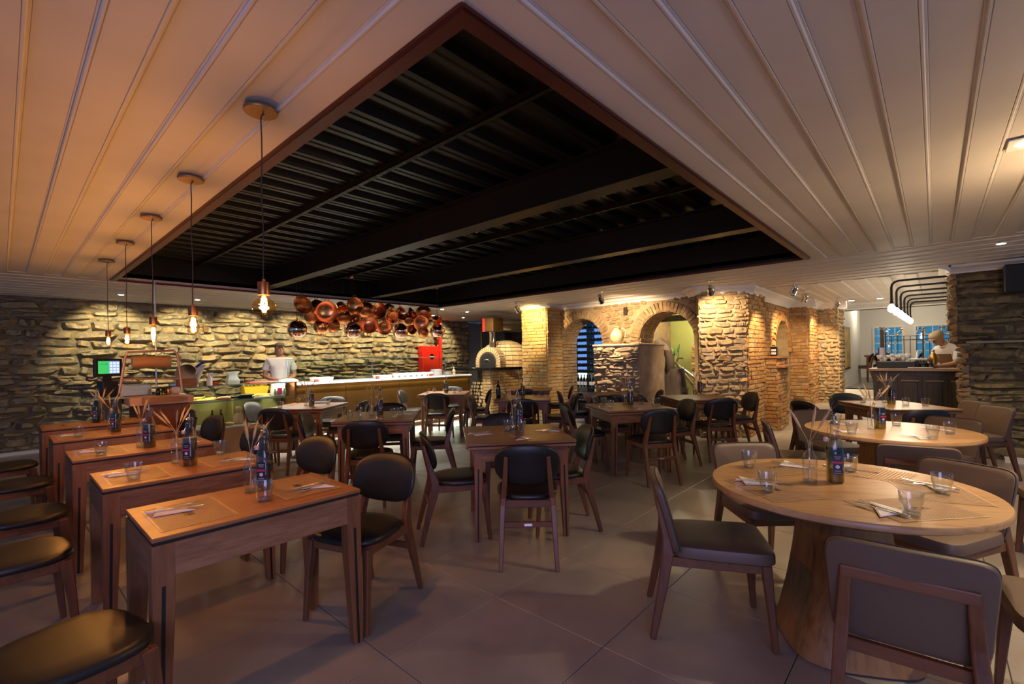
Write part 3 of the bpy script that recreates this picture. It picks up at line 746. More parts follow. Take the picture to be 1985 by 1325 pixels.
# room behind the second arch: stair hall; cellar behind the first arch
st = struct_root('wall_stair_hall', 'lime and white plaster stair hall seen through the arch')
MB().box(10.9, 11.0, 2.9, 4.9, -0.05, HC).build('lime_wall', W['green_wall'], st)
MB().box(10.55, 10.9, 2.92, 3.45, -0.05, 2.05).build('white_panel', pmat('pale_green_panel', (0.60,0.62,0.50), rough=0.6), st)
MB().box(8.95, 11.0, 4.72, 4.9, -0.05, HC).build('divider', W['brick_m'], st)
MB().box(9.35, 11.0, 2.80, 2.92, -0.05, HC).build('flank', W['brick_m'], st)
mb = MB()
for k in range(13):                                  # inner brick arch ring
    t = PI*(k+0.5)/13; c = Vector((10.4, 3.36, 1.45)); rad = Vector((0, math.cos(t), math.sin(t))); tan = Vector((0,-math.sin(t),math.cos(t)))
    p = c+rad*0.52
    V_, F_ = unit_brick(RND); mb.add(V_, F_, piece(p, tan*0.115, rad*0.16, Vector((-0.2,0,0))))
for z in range(20):
    for yy in (2.86, 3.88):
        V_, F_ = unit_brick(RND); mb.add(V_, F_, piece((10.4, yy, 0.036+z*0.072), (0,0.16,0), (0,0,0.062), (-0.2,0,0)))
mb.build('inner_arch', W['brick_y'], st)['kind'] = 'stuff'
MB().box(9.6, 9.75, 2.92, 4.72, 2.10, 2.22).build('dark_beam', W['panelwood'], st)
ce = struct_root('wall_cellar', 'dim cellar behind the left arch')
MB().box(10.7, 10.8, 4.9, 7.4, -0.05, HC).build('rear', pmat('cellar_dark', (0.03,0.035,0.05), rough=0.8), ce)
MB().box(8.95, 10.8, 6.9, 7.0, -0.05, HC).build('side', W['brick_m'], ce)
# ================================================================== FURNITURE
def superell(n, ax, ay, ex, fn=None):
    out = []
    for i in range(n):
        a = 2*PI*i/n; c, s = math.cos(a), math.sin(a)
        x = ax*math.copysign(abs(c)**(2/ex), c); y = ay*math.copysign(abs(s)**(2/ex), s)
        out.append(fn(x, y) if fn else (x, y))
    return out
# ---- cafe chair: black oval backrest and seat, walnut frame (faces +Y)
def cafe_chair(label):
    t = thing('cafe_chair', label, 'chair')
    def taper(x, y): return (x*(1.0+0.10*(y/0.21)), y)
    rings = []
    for s, z in ((0.93,0.432),(1.0,0.440),(1.01,0.452),(0.985,0.468),(0.90,0.477),(0.6,0.482),(0.2,0.483)):
        rings.append([(x*s, y*s, z) for x, y in superell(28, 0.215, 0.215, 2.9, taper)])
    MB().loft(rings).build('seat', W['leather'], t, smooth='full')
    # backrest: curved padded oval, leaning back
    def back_pt(u, v, off):                          # u,v in metres on the pad, off along normal (front +)
        zc = 0.685; lean = 0.24
        y = -0.225-lean*(v+0.14)+0.9*u*u+off; z = zc+v*0.97
        return (u, y, z)
    rings = []
    for s, off in ((0.0,-0.017),(0.6,-0.017),(0.93,-0.014),(1.0,-0.004),(1.0,0.006),(0.94,0.016),(0.6,0.021),(0.0,0.022)):
        rings.append([back_pt(x*max(s,0.01), y*max(s,0.01), off) for x, y in superell(30, 0.222, 0.145, 2.7)])
    MB().loft(rings).build('backrest', W['leather'], t, smooth='full')
    for s in (-1, 1):
        MB().bar([(s*0.185,-0.315,0),(s*0.178,-0.265,0.2),(s*0.170,-0.208,0.40),(s*0.165,-0.205,0.46),(s*0.150,-0.247,0.60),(s*0.140,-0.285,0.745)],
                 [0.026,0.032,0.036,0.036,0.032,0.026], [0.028,0.040,0.058,0.056,0.034,0.020], (1,0,0)).build('rear_leg', W['walnut_z'], t, bevel=0.004)
    for s in (-1, 1):
        MB().bar([(s*0.205,0.205,0),(s*0.198,0.185,0.25),(s*0.188,0.165,0.43)], [0.024,0.032,0.040], [0.026,0.036,0.050], (1,0,0)).build('front_leg', W['walnut_z'], t, bevel=0.004)
    fr = MB()
    for s in (-1, 1): fr.bar([(s*0.172,-0.20,0.412),(s*0.185,0.165,0.412)], 0.024, 0.052, (1,0,0))
    fr.bar([(-0.185,0.165,0.412),(0.185,0.165,0.412)], 0.024, 0.05, (0,1,0)); fr.bar([(-0.17,-0.20,0.412),(0.17,-0.20,0.412)], 0.024, 0.05, (0,1,0))
    fr.build('seat_frame', W['walnut_x'], t, bevel=0.003)
    st_ = MB().bar([(-0.172,-0.244,0.285),(0.172,-0.244,0.285)], 0.022, 0.036, (0,1,0)).build('stretcher', W['walnut_x'], t, bevel=0.003)
    MB().box(-0.026, 0.026, -0.2568, -0.2548, 0.277, 0.293).build('maker_plate', W['steel'], st_)
    return t
chair0 = cafe_chair('x'); index_kids(chair0); used0 = [False]
def place_chair(x, y, deg, label, group):
    rz = math.radians(deg)-PI/2
    if not used0[0]:
        used0[0] = True; chair0.location = (x, y, 0); chair0.rotation_euler = (0,0,rz); chair0['label'] = label; chair0['group'] = group; return chair0
    return dup(chair0, (x, y, 0), rz, label, group)
# ---- upholstered chair: taupe pads, inverted U frame behind the back
def padded_chair(label):
    t = thing('padded_chair', label, 'chair')
    def tp(x, y): return (x*(1.0+0.05*(y/0.235)), y)
    rings = []
    for s, z in ((0.955,0.405),(1.0,0.413),(1.0,0.445),(0.975,0.462),(0.9,0.468),(0.5,0.472),(0.1,0.473)):
        rings.append([(x*s, y*s+0.005, z) for x, y in superell(32, 0.220, 0.235, 7.0, tp)])
    MB().loft(rings).build('seat', W['taupe'], t, smooth=True)
    def bp(u, v, off):
        y = -0.215-0.20*(v+0.20)-0.28*(v+0.20)**2*0.5+0.35*u*u+off
        return (u*(1+0.05*(v/0.23)), y, 0.590+v*0.97)
    rings = []
    for s, off in ((0.0,-0.020),(0.85,-0.020),(0.975,-0.016),(1.0,-0.006),(1.0,0.010),(0.97,0.020),(0.85,0.024),(0.0,0.026)):
        rings.append([bp(x*max(s,0.01), y*max(s,0.01), off) for x, y in superell(40, 0.214, 0.188, 8.0)])
    bk = MB().loft(rings).build('backrest', W['taupe'], t, smooth=True)
    sp_ = [bp(x*1.003, y*1.004, 0.015) for x, y in superell(40, 0.214, 0.188, 8.0)]
    MB().tube(sp_+[sp_[0]], 0.0028, 5).build('piping', W['piping'], bk)
    rail_z = 0.735
    for s in (-1, 1):
        MB().bar([(s*0.208,-0.330,0),(s*0.190,-0.285,0.22),(s*0.176,-0.250,0.42),(s*0.170,-0.256,0.49),(s*0.158,-0.292,0.665)],
                 [0.028,0.038,0.042,0.038,0.034], [0.030,0.042,0.055,0.036,0.022], (1,0,0)).build('rear_leg', W['walnut_z'], t, bevel=0.006, seg=2)
    MB().bar([(-0.175,-0.291,0.655),(0.175,-0.291,0.655)], 0.024, 0.042, (0,1,0)).build('back_rail', W['walnut_x'], t, bevel=0.006, seg=2)
    for s in (-1, 1):
        MB().bar([(s*0.205,0.222,0),(s*0.196,0.205,0.22),(s*0.186,0.190,0.405)], [0.024,0.034,0.042], [0.026,0.036,0.046], (1,0,0)).build('front_leg', W['walnut_z'], t, bevel=0.005)
    fr = MB()
    for s in (-1, 1): fr.bar([(s*0.178,-0.235,0.383),(s*0.187,0.19,0.383)], 0.026, 0.046, (1,0,0))
    fr.bar([(-0.187,0.19,0.383),(0.187,0.19,0.383)], 0.026, 0.044, (0,1,0)); fr.bar([(-0.178,-0.235,0.383),(0.178,-0.235,0.383)], 0.026, 0.044, (0,1,0))
    fr.build('seat_frame', W['walnut_x'], t, bevel=0.003)
    return t
pchair0 = padded_chair('x'); index_kids(pchair0); usedp = [False]
def place_padded(x, y, deg, label, group):
    rz = math.radians(deg)-PI/2
    if not usedp[0]:
        usedp[0] = True; pchair0.location = (x, y, 0); pchair0.rotation_euler = (0,0,rz); pchair0['label'] = label; pchair0['group'] = group; return pchair0
    return dup(pchair0, (x, y, 0), rz, label, group)

# ---- tables (local X = long/e1, Y = depth, origin on the floor under the centre)
def table_leg(t, sx_, sy_, LX, LY, ztop, wt, wb, mat_, inset=0.0):
    ox, oy = sx_*(LX/2-inset), sy_*(LY/2-inset)
    def corner(w, z):
        xs = sorted([ox, ox-sx_*w]); ys = sorted([oy, oy-sy_*w]); return xs, ys
    zs = [0, ztop-0.26, ztop]; ws = [wb, wt*0.94, wt]
    rings = []
    for z, w in zip(zs, ws):
        (x0,x1),(y0,y1) = corner(w, z); rings.append([(x0,y0,z),(x1,y0,z),(x1,y1,z),(x0,y1,z)])
    lg = MB().loft(rings).build('leg', mat_, t, bevel=0.002)
    # dark strip laid on the outer face as the shade inside the groove
    sb = MB(); z1 = ztop-0.155
    def w_at(z): return wb+(wt*0.94-wb)*min(z/(ztop-0.26), 1)
    for (a, b_) in ((0.0, z1),):
        for face in ('y',):
            w0, w1 = w_at(a), w_at(b_)
            cx0, cx1 = ox-sx_*w0*0.5, ox-sx_*w1*0.5
            for yy0, yy1 in ((oy, oy+sy_*0.0012), (oy-sy_*0.0, oy-sy_*0.001)):
                ylo, yhi = min(yy0,yy1), max(yy0,yy1)
                sb.hexa([(cx0-0.006,ylo,a+0.002),(cx0+0.006,ylo,a+0.002),(cx0+0.006,yhi,a+0.002),(cx0-0.006,yhi,a+0.002),
                         (cx1-0.006,ylo,b_),(cx1+0.006,ylo,b_),(cx1+0.006,yhi,b_),(cx1-0.006,yhi,b_)]); break
    sb.build('slot', W['gap'], lg)
    return lg
def narrow_table(label):
    t = thing('narrow_table', label, 'table', group='narrow two seat tables in the left row')
    LX, LY = 0.84, 0.53
    MB().box(-LX/2, LX/2, -LY/2, LY/2, 0.744, 0.762).build('tabletop', W['oak_x'], t, bevel=0.003)
    MB().box(-LX/2+0.006, LX/2-0.006, -LY/2+0.006, LY/2-0.006, 0.732, 0.744).build('shadow_gap', W['gap'], t)
    for s in (-1, 1):
        y0 = s*(LY/2)-(0.024 if s > 0 else 0)
        MB().box(-LX/2+0.07, LX/2-0.07, y0, y0+0.024, 0.605, 0.732).build('apron', W['oak_a'], t, bevel=0.002)
        x0 = s*(LX/2)-(0.024 if s > 0 else 0)
        MB().box(x0, x0+0.024, -LY/2+0.07, LY/2-0.07, 0.605, 0.732).build('apron', W['oak_ay'], t, bevel=0.002)
    for sx_ in (-1, 1):
        for sy_ in (-1, 1): table_leg(t, sx_, sy_, LX, LY, 0.732, 0.074, 0.046, W['oak_z'])
    return t
NT = ['nearest', 'second', 'third', 'fourth', 'farthest']
NTL = ['nearest narrow wooden table of the left row', 'second narrow wooden table of the left row counted from the camera', 'middle narrow wooden table of the left row',
       'fourth narrow wooden table of the left row counted from the camera', 'farthest narrow wooden table of the left row by the stone wall']
NTP = [(0.785, 2.40), (0.765, 3.445), (0.735, 4.55), (0.71, 5.76), (0.69, 6.86)]
nt0 = narrow_table(NTL[0]); nt0.location = (*NTP[0], 0); index_kids(nt0)
for (x, y), l_ in list(zip(NTP, NTL))[1:]: dup(nt0, (x, y, 0), 0, l_)

def square_table(label, LX=0.84, LY=0.88):
    t = thing('square_table', label, 'table', group='square dining tables')
    MB().box(-LX/2, LX/2, -LY/2, LY/2, 0.741, 0.762).build('tabletop', W['top_sq'], t, bevel=0.003)
    MB().box(-LX/2+0.012, LX/2-0.012, -LY/2+0.012, LY/2-0.012, 0.733, 0.741).build('shadow_gap', W['gap'], t)
    MB().box(-LX/2+0.002, LX/2-0.002, -LY/2+0.002, LY/2-0.002, 0.713, 0.733).build('leaf', W['top_sq'], t, bevel=0.003)
    i_ = 0.055
    for s in (-1, 1):
        y0 = s*(LY/2-i_)-(0.022 if s > 0 else 0)
        MB().box(-LX/2+i_+0.06, LX/2-i_-0.06, y0, y0+0.022, 0.61, 0.713).build('apron', W['oak_a'], t, bevel=0.002)
        x0 = s*(LX/2-i_)-(0.022 if s > 0 else 0)
        MB().box(x0, x0+0.022, -LY/2+i_+0.06, LY/2-i_-0.06, 0.61, 0.713).build('apron', W['oak_ay'], t, bevel=0.002)
    for sx_ in (-1, 1):
        for sy_ in (-1, 1): table_leg(t, sx_, sy_, LX, LY, 0.713, 0.066, 0.040, W['oak_z'], i_)
    return t
SQ = {  # centre, direction of the front edge (deg), label
 'T1': (2.94, 2.66, -40, 'nearest square wooden table in the middle of the floor'),
 'T2': (2.90, 4.70, -41, 'square wooden table with four tumblers left of centre before the brass counter'),
 'T3': (2.93, 6.62, -50, 'square wooden table nearest the glass display case'),
 'T4': (5.52, 6.70, -50, 'small looking square table at the right end of the brass counter'),
 'T5': (5.52, 4.80, -50, 'square wooden table in front of the domed oven'),
 'T6': (7.05, 5.95, -56, 'far square table at the foot of the yellow brick pier'),
 'T7': (5.30, 2.86, -38, 'square wooden table in front of the low stone block'),
 'T8': (6.75, 3.98, -54, 'far square table against the low stone block'),
 'T9': (6.92, 2.62, -48, 'square wooden table beside the big stone pillar'),
}
sq0 = None
for k, (x, y, a, l_) in SQ.items():
    if sq0 is None:
        sq0 = square_table(l_); sq0.location = (x, y, 0); sq0.rotation_euler = (0,0,math.radians(a)); index_kids(sq0)
    else: dup(sq0, (x, y, 0), math.radians(a), l_)
# long table by the bar
lt = square_table('long dark wooden table near the bar and the slate wall', 0.72, 1.0); lt.name = 'long_table'; lt['group'] = 'square dining tables'
lt.location = (7.10, 0.36, 0); lt.rotation_euler = (0, 0, math.radians(-55))

# ---- round pedestal tables
def round_table(label):
    t = thing('round_table', label, 'table', group='round oak pedestal tables')
    R_ = 0.575
    MB().lathe([(0.40,0.700),(R_-0.03,0.722),(R_,0.736),(R_,0.757),(R_-0.004,0.762)], 72).build('tabletop', W['round_oak'], t, smooth=True)
    rings = []
    for k in range(9):
        f = k/8; z = 0.012+0.69*f; r = 0.268*(1-f)+0.155*f-0.02*math.sin(PI*f); tw = math.radians(38)*f; ring = []
        for i in range(40):
            a = 2*PI*i/40; c, s = abs(math.cos(a)), abs(math.sin(a)); kk = 1/((c**3.6+s**3.6)**(1/3.6))
            ring.append((r*kk*math.cos(a+tw), r*kk*math.sin(a+tw), z))
        rings.append(ring)
    MB().loft(rings).build('pedestal', W['round_base'], t, smooth=True)
    MB().lathe([(0.25,0.0),(0.25,0.014)], 40).build('foot_plate', W['gap'], t)
    return t
RT = {'R12': (2.735, 0.345), 'R11': (4.85, 0.295)}
rt0 = round_table('nearest round oak table in the right foreground'); rt0.location = (*RT['R12'], 0); rt0.rotation_euler = (0,0,math.radians(-62)); index_kids(rt0)
dup(rt0, (*RT['R11'], 0), math.radians(-62), 'farther round oak table between the taupe chairs')

# ---- chairs
G1 = 'black cafe chairs'
E1 = [(0.13, 2.16, 12), (0.03, 3.40, 4), (0.08, 4.28, 4), (0.07, 5.44, 6), (0.02, 6.50, 4)]
E2 = [(1.36, 2.42, 200), (1.40, 3.46, 192), (1.33, 4.55, 190), (1.32, 5.78, 190), (1.30, 6.76, 186)]
for k in range(5):
    place_chair(*E1[k], 'black cafe chair at the left end of the %s narrow table' % NT[k], G1)
    place_chair(*E2[k], 'black cafe chair at the right end of the %s narrow table' % NT[k], G1)
TN = {'T1': 'nearest square table', 'T2': 'square table before mid counter', 'T3': 'square table by the display case',
      'T4': 'square table at the counter end', 'T5': 'square table before the oven', 'T6': 'square table by the yellow pier',
      'T7': 'square table before the stone block', 'T8': 'square table against the stone block', 'T9': 'square table by the big pillar'}
def around(key, sides, over={}):
    x, y, a, _ = SQ[key]; a = math.radians(a); e1 = Vector((math.cos(a), math.sin(a))); e2 = Vector((-math.sin(a), math.cos(a)))
    for s in sides:
        if s in over: px, py, dg = over[s]
        else:
            d, ln, fc = {'n': (-e2, 0.60, 90), 'f': (e2, 0.60, -90), 'l': (-e1, 0.56, 0), 'r': (e1, 0.56, 180)}[s]
            p = Vector((x, y))+d*ln; px, py = p; dg = math.degrees(a)+fc
        nm = {'n': 'near', 'f': 'far', 'l': 'left', 'r': 'right'}[s]
        place_chair(px, py, dg, 'black cafe chair on the %s side of the %s' % (nm, TN[key]), G1)
around('T1', 'nlrf', {'n': (2.55,2.19,41), 'l': (2.47,2.85,-32), 'r': (3.10,2.34,139)})
around('T2', 'nlrf'); around('T3', 'nlrf'); around('T4', 'nlrf'); around('T5', 'nlr')
around('T6', 'nr'); around('T7', 'nlrf'); around('T8', 'nlr'); around('T9', 'nlr')
place_chair(6.62, 1.02, -38, 'black cafe chair at the left end of the long table by the bar', G1)
place_chair(7.62, 0.78, 215, 'black cafe chair behind the long table below the bar counter', G1)
place_chair(6.28, 0.20, 33, 'black cafe chair in front of the long table, back to camera', G1)
G2 = 'taupe padded chairs'
place_padded(2.50, 0.86, -62, 'taupe padded chair left of the nearest round table, seen from its side', G2)
place_padded(3.31, 0.82, 222, 'taupe padded chair behind the nearest round table facing the camera', G2)
place_padded(2.25, 0.10, 4, 'taupe padded chair in front of the nearest round table, frame turned to camera', G2)
place_padded(3.37, 0.02, 151, 'taupe padded chair right of the nearest round table', G2)
place_padded(2.62, -0.42, 96, 'taupe padded chair cut by the lower right picture edge, only its seat showing', G2)
place_padded(4.55, -0.66, 100, 'taupe padded chair cut by the right picture edge near the slate wall', G2)
place_padded(4.92, 0.91, -70, 'taupe padded chair left of the farther round table, seen from its side', G2)
place_padded(5.72, 0.80, 222, 'taupe padded chair behind the farther round table, near the passage', G2)
place_padded(4.37, 0.14, 9, 'taupe padded chair in front of the farther round table, back to camera', G2)
place_padded(5.66, 0.02, 151, 'taupe padded chair right of the farther round table by the slate wall', G2)
place_padded(7.22, -0.26, 125, 'taupe padded chair at the right end of the long table, nearest the camera', G2)
place_padded(7.80, -0.12, 125, 'taupe padded chair behind the right end of the long table', G2)
# ================================================================== TABLEWARE
def tumbler(label):
    t = thing('tumbler', label, 'glass')
    n = 20
    def ring(r, z, fl=0.0): return [(r*(1-fl*(0.5+0.5*math.cos(10*2*PI*i/n)))*math.cos(2*PI*i/n), r*(1-fl*(0.5+0.5*math.cos(10*2*PI*i/n)))*math.sin(2*PI*i/n), z) for i in range(n)]
    MB().loft([ring(0.026,0.0),ring(0.0285,0.004,0.04),ring(0.0335,0.045,0.05),ring(0.037,0.053,0.0),ring(0.0405,0.092),ring(0.039,0.092),ring(0.0355,0.054),ring(0.0315,0.045,0.05),ring(0.027,0.016,0.04)], True, True).build('bowl', W['glass'], t, smooth=True)
    MB().lathe([(0.0255,0.0012),(0.0275,0.010),(0.0265,0.0155)], 18).build('base', W['glass_base'], t, smooth=True)
    return t
tum0 = tumbler('x'); index_kids(tum0); usedt = [False]
def glass_at(p, label):
    if not usedt[0]:
        usedt[0] = True; tum0.location = p; tum0['label'] = label; tum0['group'] = 'clear glass tumblers'; return
    dup(tum0, p, RND.uniform(0, 6), label, 'clear glass tumblers')
def oil_bottle(label):
    t = thing('oil_bottle', label, 'bottle')
    prof = [(0.030,0.0),(0.0345,0.005),(0.0345,0.165),(0.031,0.185),(0.020,0.228),(0.0155,0.245),(0.0155,0.278),(0.019,0.282),(0.019,0.292),(0.014,0.294)]
    MB().lathe(prof, 24, cap1=False, square=3.4).build('glass_body', W['glass'], t, smooth=True)
    MB().lathe([(0.029,0.004),(0.0332,0.008),(0.0332,0.172),(0.031,0.1755)], 24, square=3.4).build('oil', W['oil_dark'], t, smooth=True)
    lb = MB().box(-0.019, 0.019, -0.0372, -0.0362, 0.045, 0.145).build('label', W['label'], t)
    MB().box(-0.023, 0.023, -0.0382, -0.0373, 0.099, 0.109).build('band', W['label_red'], lb)
    d = MB().box(-0.014,0.014,-0.0380,-0.0373,0.130,0.1325).box(-0.011,0.011,-0.0380,-0.0373,0.121,0.123).box(-0.014,0.014,-0.0380,-0.0373,0.062,0.064).box(-0.016,0.016,-0.0380,-0.0373,0.052,0.0535)
    d.prism([(0.009*math.cos(2*PI*k/12), 0.009*math.sin(2*PI*k/12)) for k in range(12)], 0.0373, 0.038, Matrix.Translation((0,0,0.083)) @ Matrix.Rotation(PI/2, 4, 'X'))
    d.build('print', W['label_white'], lb)
    MB().tube([(-0.017,0,0.262),(-0.026,0.004,0.27),(-0.03,0.006,0.235),(-0.036,0.0,0.215)], 0.0012, 5).tube([(0.017,0,0.262),(0.022,0,0.275),(0.016,0,0.298)], 0.0012, 5).build('wire_clip', W['steel'], t)
    MB().lathe([(0.004,0.19),(0.0115,0.193),(0.012,0.208),(0.006,0.214)], 12, Matrix.Translation((-0.038,0,0.008))).build('stopper', pmat('pink_porcelain', (0.62,0.42,0.40), rough=0.3) if 'pink_porcelain' not in bpy.data.materials else bpy.data.materials['pink_porcelain'], t, smooth=True)
    MB().lathe([(0.0155,0.286),(0.0165,0.297),(0.013,0.300),(0.004,0.302),(0.0035,0.325)], 12).build('pourer', W['steel'], t, smooth=True)
    return t
oil0 = oil_bottle('x'); index_kids(oil0); usedo = [False]
def oil_at(p, face, label):
    rz = math.radians(face)+PI/2
    if not usedo[0]:
        usedo[0] = True; oil0.location = p; oil0.rotation_euler = (0,0,rz); oil0['label'] = label; oil0['group'] = 'olive oil bottles with swing stoppers'; return
    dup(oil0, p, rz, label, 'olive oil bottles with swing stoppers')
def wheat_vase(label, n=5, seed=1, lean=0.35):
    t = thing('wheat_vase', label, 'vase')
    MB().lathe([(0.025,0.0),(0.028,0.004),(0.028,0.120),(0.024,0.136),(0.0145,0.156),(0.0135,0.195),(0.0155,0.198),(0.0155,0.204)], 20, cap1=False, square=3.4).build('glass_body', W['glass'], t, smooth=True)
    MB().lathe([(0.024,0.001),(0.0265,0.004),(0.0265,0.012)], 16, square=3.4).build('base', W['glass_base'], t, smooth=True)
    rnd = random.Random(seed)
    for k in range(n):
        a = 2*PI*k/n+rnd.uniform(-0.4, 0.4); ln = lean*rnd.uniform(0.3, 1.0); dx, dy = math.cos(a)*ln, math.sin(a)*ln
        h0 = 0.205; tip = Vector((dx*0.42, dy*0.42, 0.36+rnd.uniform(-0.03, 0.02)))
        p0 = Vector((-dx*0.03, -dy*0.03, 0.015)); p1 = Vector((dx*0.03, dy*0.03, h0)); p2 = p1.lerp(tip, 0.35)
        st_ = MB().tube([p0, p1, p2], 0.0011, 5).build('stalk', W['wheat'], t)
        pts = [p2.lerp(tip, f) for f in (0, 0.18, 0.45, 0.75, 1.0)]
        ear = MB().tube(pts, [0.0015, 0.0058, 0.0068, 0.0042, 0.0008], 6)
        d = (tip-p2).normalized()
        for q in range(6):
            b0 = p2.lerp(tip, 0.3+0.1*q); sd = Vector((math.cos(q*2.2), math.sin(q*2.2), 0))*0.016
            ear.tube([b0, b0+d*0.06+sd], [0.0007, 0.0002], 3)
        ear.build('ear', W['wheat'], st_, smooth=True)
    return t
vases = [wheat_vase('x', 5, 3, 0.32), wheat_vase('x', 4, 8, 0.22), wheat_vase('x', 3, 5, 0.28)]
for v in vases: index_kids(v)
usedv = set()
def vase_at(p, label, kind=0, rz=0.0):
    v = vases[kind]
    if kind not in usedv:
        usedv.add(kind); v.location = p; v.rotation_euler = (0,0,rz); v['label'] = label; v['group'] = 'wheat vases'; return
    dup(v, p, rz, label, 'wheat vases')
# cutlery
def fork_mesh():
    mb = MB()
    mb.bar([(0,-0.10,0.002),(0,-0.03,0.003),(0,0.02,0.0045),(0,0.045,0.003)], [0.011,0.007,0.005,0.016], 0.002, (1,0,0))
    mb.bar([(0,0.043,0.003),(0,0.06,0.002)], [0.018,0.022], 0.0018, (1,0,0))
    for k in range(4): mb.bar([(-0.0088+0.0059*k,0.058,0.002),(-0.0088+0.0059*k,0.10,0.005)], [0.0034,0.002], 0.0016, (1,0,0))
    return mb.mesh('fork', W['steel'])
def knife_mesh():
    return MB().bar([(0,-0.11,0.002),(0,-0.02,0.003)], [0.012,0.010], 0.006, (1,0,0)).bar([(0,-0.02,0.0025),(0,0.03,0.0025),(0.003,0.085,0.0025),(0.006,0.11,0.0025)], [0.011,0.016,0.014,0.003], 0.0018, (1,0,0)).mesh('knife', W['steel'])
FORK, KNIFE = fork_mesh(), knife_mesh()
NAP = MB().prism([(-0.075,-0.07),(0.075,-0.07),(0.07,0.075)], 0, 0.0035).prism([(-0.07,-0.068),(0.03,-0.066),(0.066,0.06)], 0.0035, 0.0055).mesh('napkin', W['napkin'])
MATM = MB()
nx_ = 9
for i in range(nx_):
    for j in range(6):
        MATM.v.append((-0.19+0.38*i/(nx_-1), -0.135+0.27*j/5, 0.0009+0.0007*math.sin(i*1.9+j*2.7)))
for i in range(nx_-1):
    for j in range(5): MATM.f.append((i*6+j, (i+1)*6+j, (i+1)*6+j+1, i*6+j+1))
b_ = len(MATM.v)
MATM.add([(-0.19,-0.135,0.0002),(0.19,-0.135,0.0002),(0.19,0.135,0.0002),(-0.19,0.135,0.0002)], [(3,2,1,0)])
MATM = MATM.mesh('placemat', W['paper'], smooth='full')
def text_mesh(name, body, size, material, extrude=0.0002):
    cu = bpy.data.curves.new(name, 'FONT'); cu.body = body; cu.size = size; cu.extrude = extrude; cu.align_x = 'CENTER'; cu.align_y = 'CENTER'; cu.resolution_u = 3
    o = bpy.data.objects.new(name, cu); C.objects.link(o)
    me = bpy.data.meshes.new_from_object(o.evaluated_get(bpy.context.evaluated_depsgraph_get()))
    bpy.data.objects.remove(o); me.name = name; me.materials.clear(); me.materials.append(material); return me
LOGO = text_mesh('logo_text', 'ZUUPLA', 0.030, W['ink'])
LOGO2 = MB().box(-0.052,0.058,-0.0175,-0.0155,0,0.0003).mesh('logo_line', W['ink'])
BADGE = MB().box(-0.045,-0.018,-0.018,0.018,0,0.0003).box(-0.010,0.045,0.012,0.016,0,0.0003).box(-0.010,0.045,-0.018,-0.015,0,0.0003)
for k in range(5): BADGE.box(-0.010+0.012*k,-0.002+0.012*k,-0.010,0.008,0,0.0003)
BADGE = BADGE.mesh('badge_print', W['ink'])
STRIPE = MB()
for k in range(26): STRIPE.box(-0.185+0.0145*k, -0.181+0.0145*k, -0.128, 0.128, 0, 0.00015)
STRIPE = STRIPE.mesh('stripes', pmat('kraft_stripe', (0.27,0.155,0.07), rough=0.6))
tz = 0.7625
def setting(x, y, deg, where, mat_=True, nap=True, badge=True, ndeg=0, nx=0.11, ny=0.0, forkless=False, logo=True):
    """place setting seen from a diner facing 'deg'; where = words that single the seat out"""
    a = math.radians(deg)-PI/2; z = tz
    if mat_:
        m_ = put('placemat', MATM, None, Matrix.Translation((x, y, z)) @ Matrix.Rotation(a, 4, 'Z')); tag(m_, 'brown kraft paper placemat with printed logo at %s' % where, 'placemat', 'paper placemats')
        put('stripes', STRIPE, m_, Matrix.Translation((0,0,0.0020)))
        lg = put('logo', LOGO if logo else BADGE, m_, Matrix.Translation((0,-0.005,0.0024)))
        if logo: put('underline', LOGO2, lg)
        z += 0.003
    if nap:
        A = Matrix.Translation((x, y, z)) @ Matrix.Rotation(a, 4, 'Z')
        n_ = put('napkin', NAP, None, A @ Matrix.Translation((nx, ny, 0.0005)) @ Matrix.Rotation(math.radians(ndeg), 4, 'Z')); tag(n_, 'white paper napkin at %s' % where, 'napkin', 'paper napkins')
        f_ = put('fork', FORK, None, A @ Matrix.Translation((nx-0.008, ny, 0.0065)) @ Matrix.Rotation(math.radians(ndeg+12), 4, 'Z')); tag(f_, 'steel fork at %s' % where, 'fork', 'steel forks')
        k_ = put('knife', KNIFE, None, A @ Matrix.Translation((nx+0.026, ny, 0.0065)) @ Matrix.Rotation(math.radians(ndeg-6), 4, 'Z')); tag(k_, 'steel knife at %s' % where, 'knife', 'steel knives')
NN = ['nearest narrow table', 'second narrow table', 'middle narrow table', 'fourth narrow table', 'farthest narrow table']
for k, (x, y) in enumerate(NTP):
    setting(x-0.245, y-0.02, 0, 'the left seat of the %s' % NN[k], nap=k < 4, nx=-0.10 if k else -0.10, ny=-0.03, ndeg=-14, logo=False)
    setting(x+0.235, y+0.02, 180, 'the right seat of the %s' % NN[k], nap=k < 3, nx=0.10*(-1), ny=-0.03, ndeg=8, logo=False)
def set_around(key, sides, mats=False):
    x, y, a, _ = SQ[key]; ar = math.radians(a); e1 = Vector((math.cos(ar), math.sin(ar))); e2 = Vector((-math.sin(ar), math.cos(ar)))
    for s in sides:
        d, fc = {'n': (-e2, 90), 'f': (e2, -90), 'l': (-e1, 0), 'r': (e1, 180)}[s]
        p = Vector((x, y))+d*0.29
        setting(p.x, p.y, a+fc, 'the %s seat of the %s' % ({'n':'near','f':'far','l':'left','r':'right'}[s], TN[key]), mat_=mats, nx=0.0, ndeg=20)
set_around('T1', 'nlr'); set_around('T2', 'nr'); set_around('T5', 'r'); set_around('T7', 'nl'); set_around('T3', 'l')
def rset(key, deg, where, **kw):
    x, y = RT[key]; a = math.radians(deg); setting(x-math.cos(a)*0.36, y-math.sin(a)*0.36, deg, where, **kw)
rset('R12', 48, 'the camera side of the nearest round table', nx=-0.16, ny=0.0, ndeg=10)
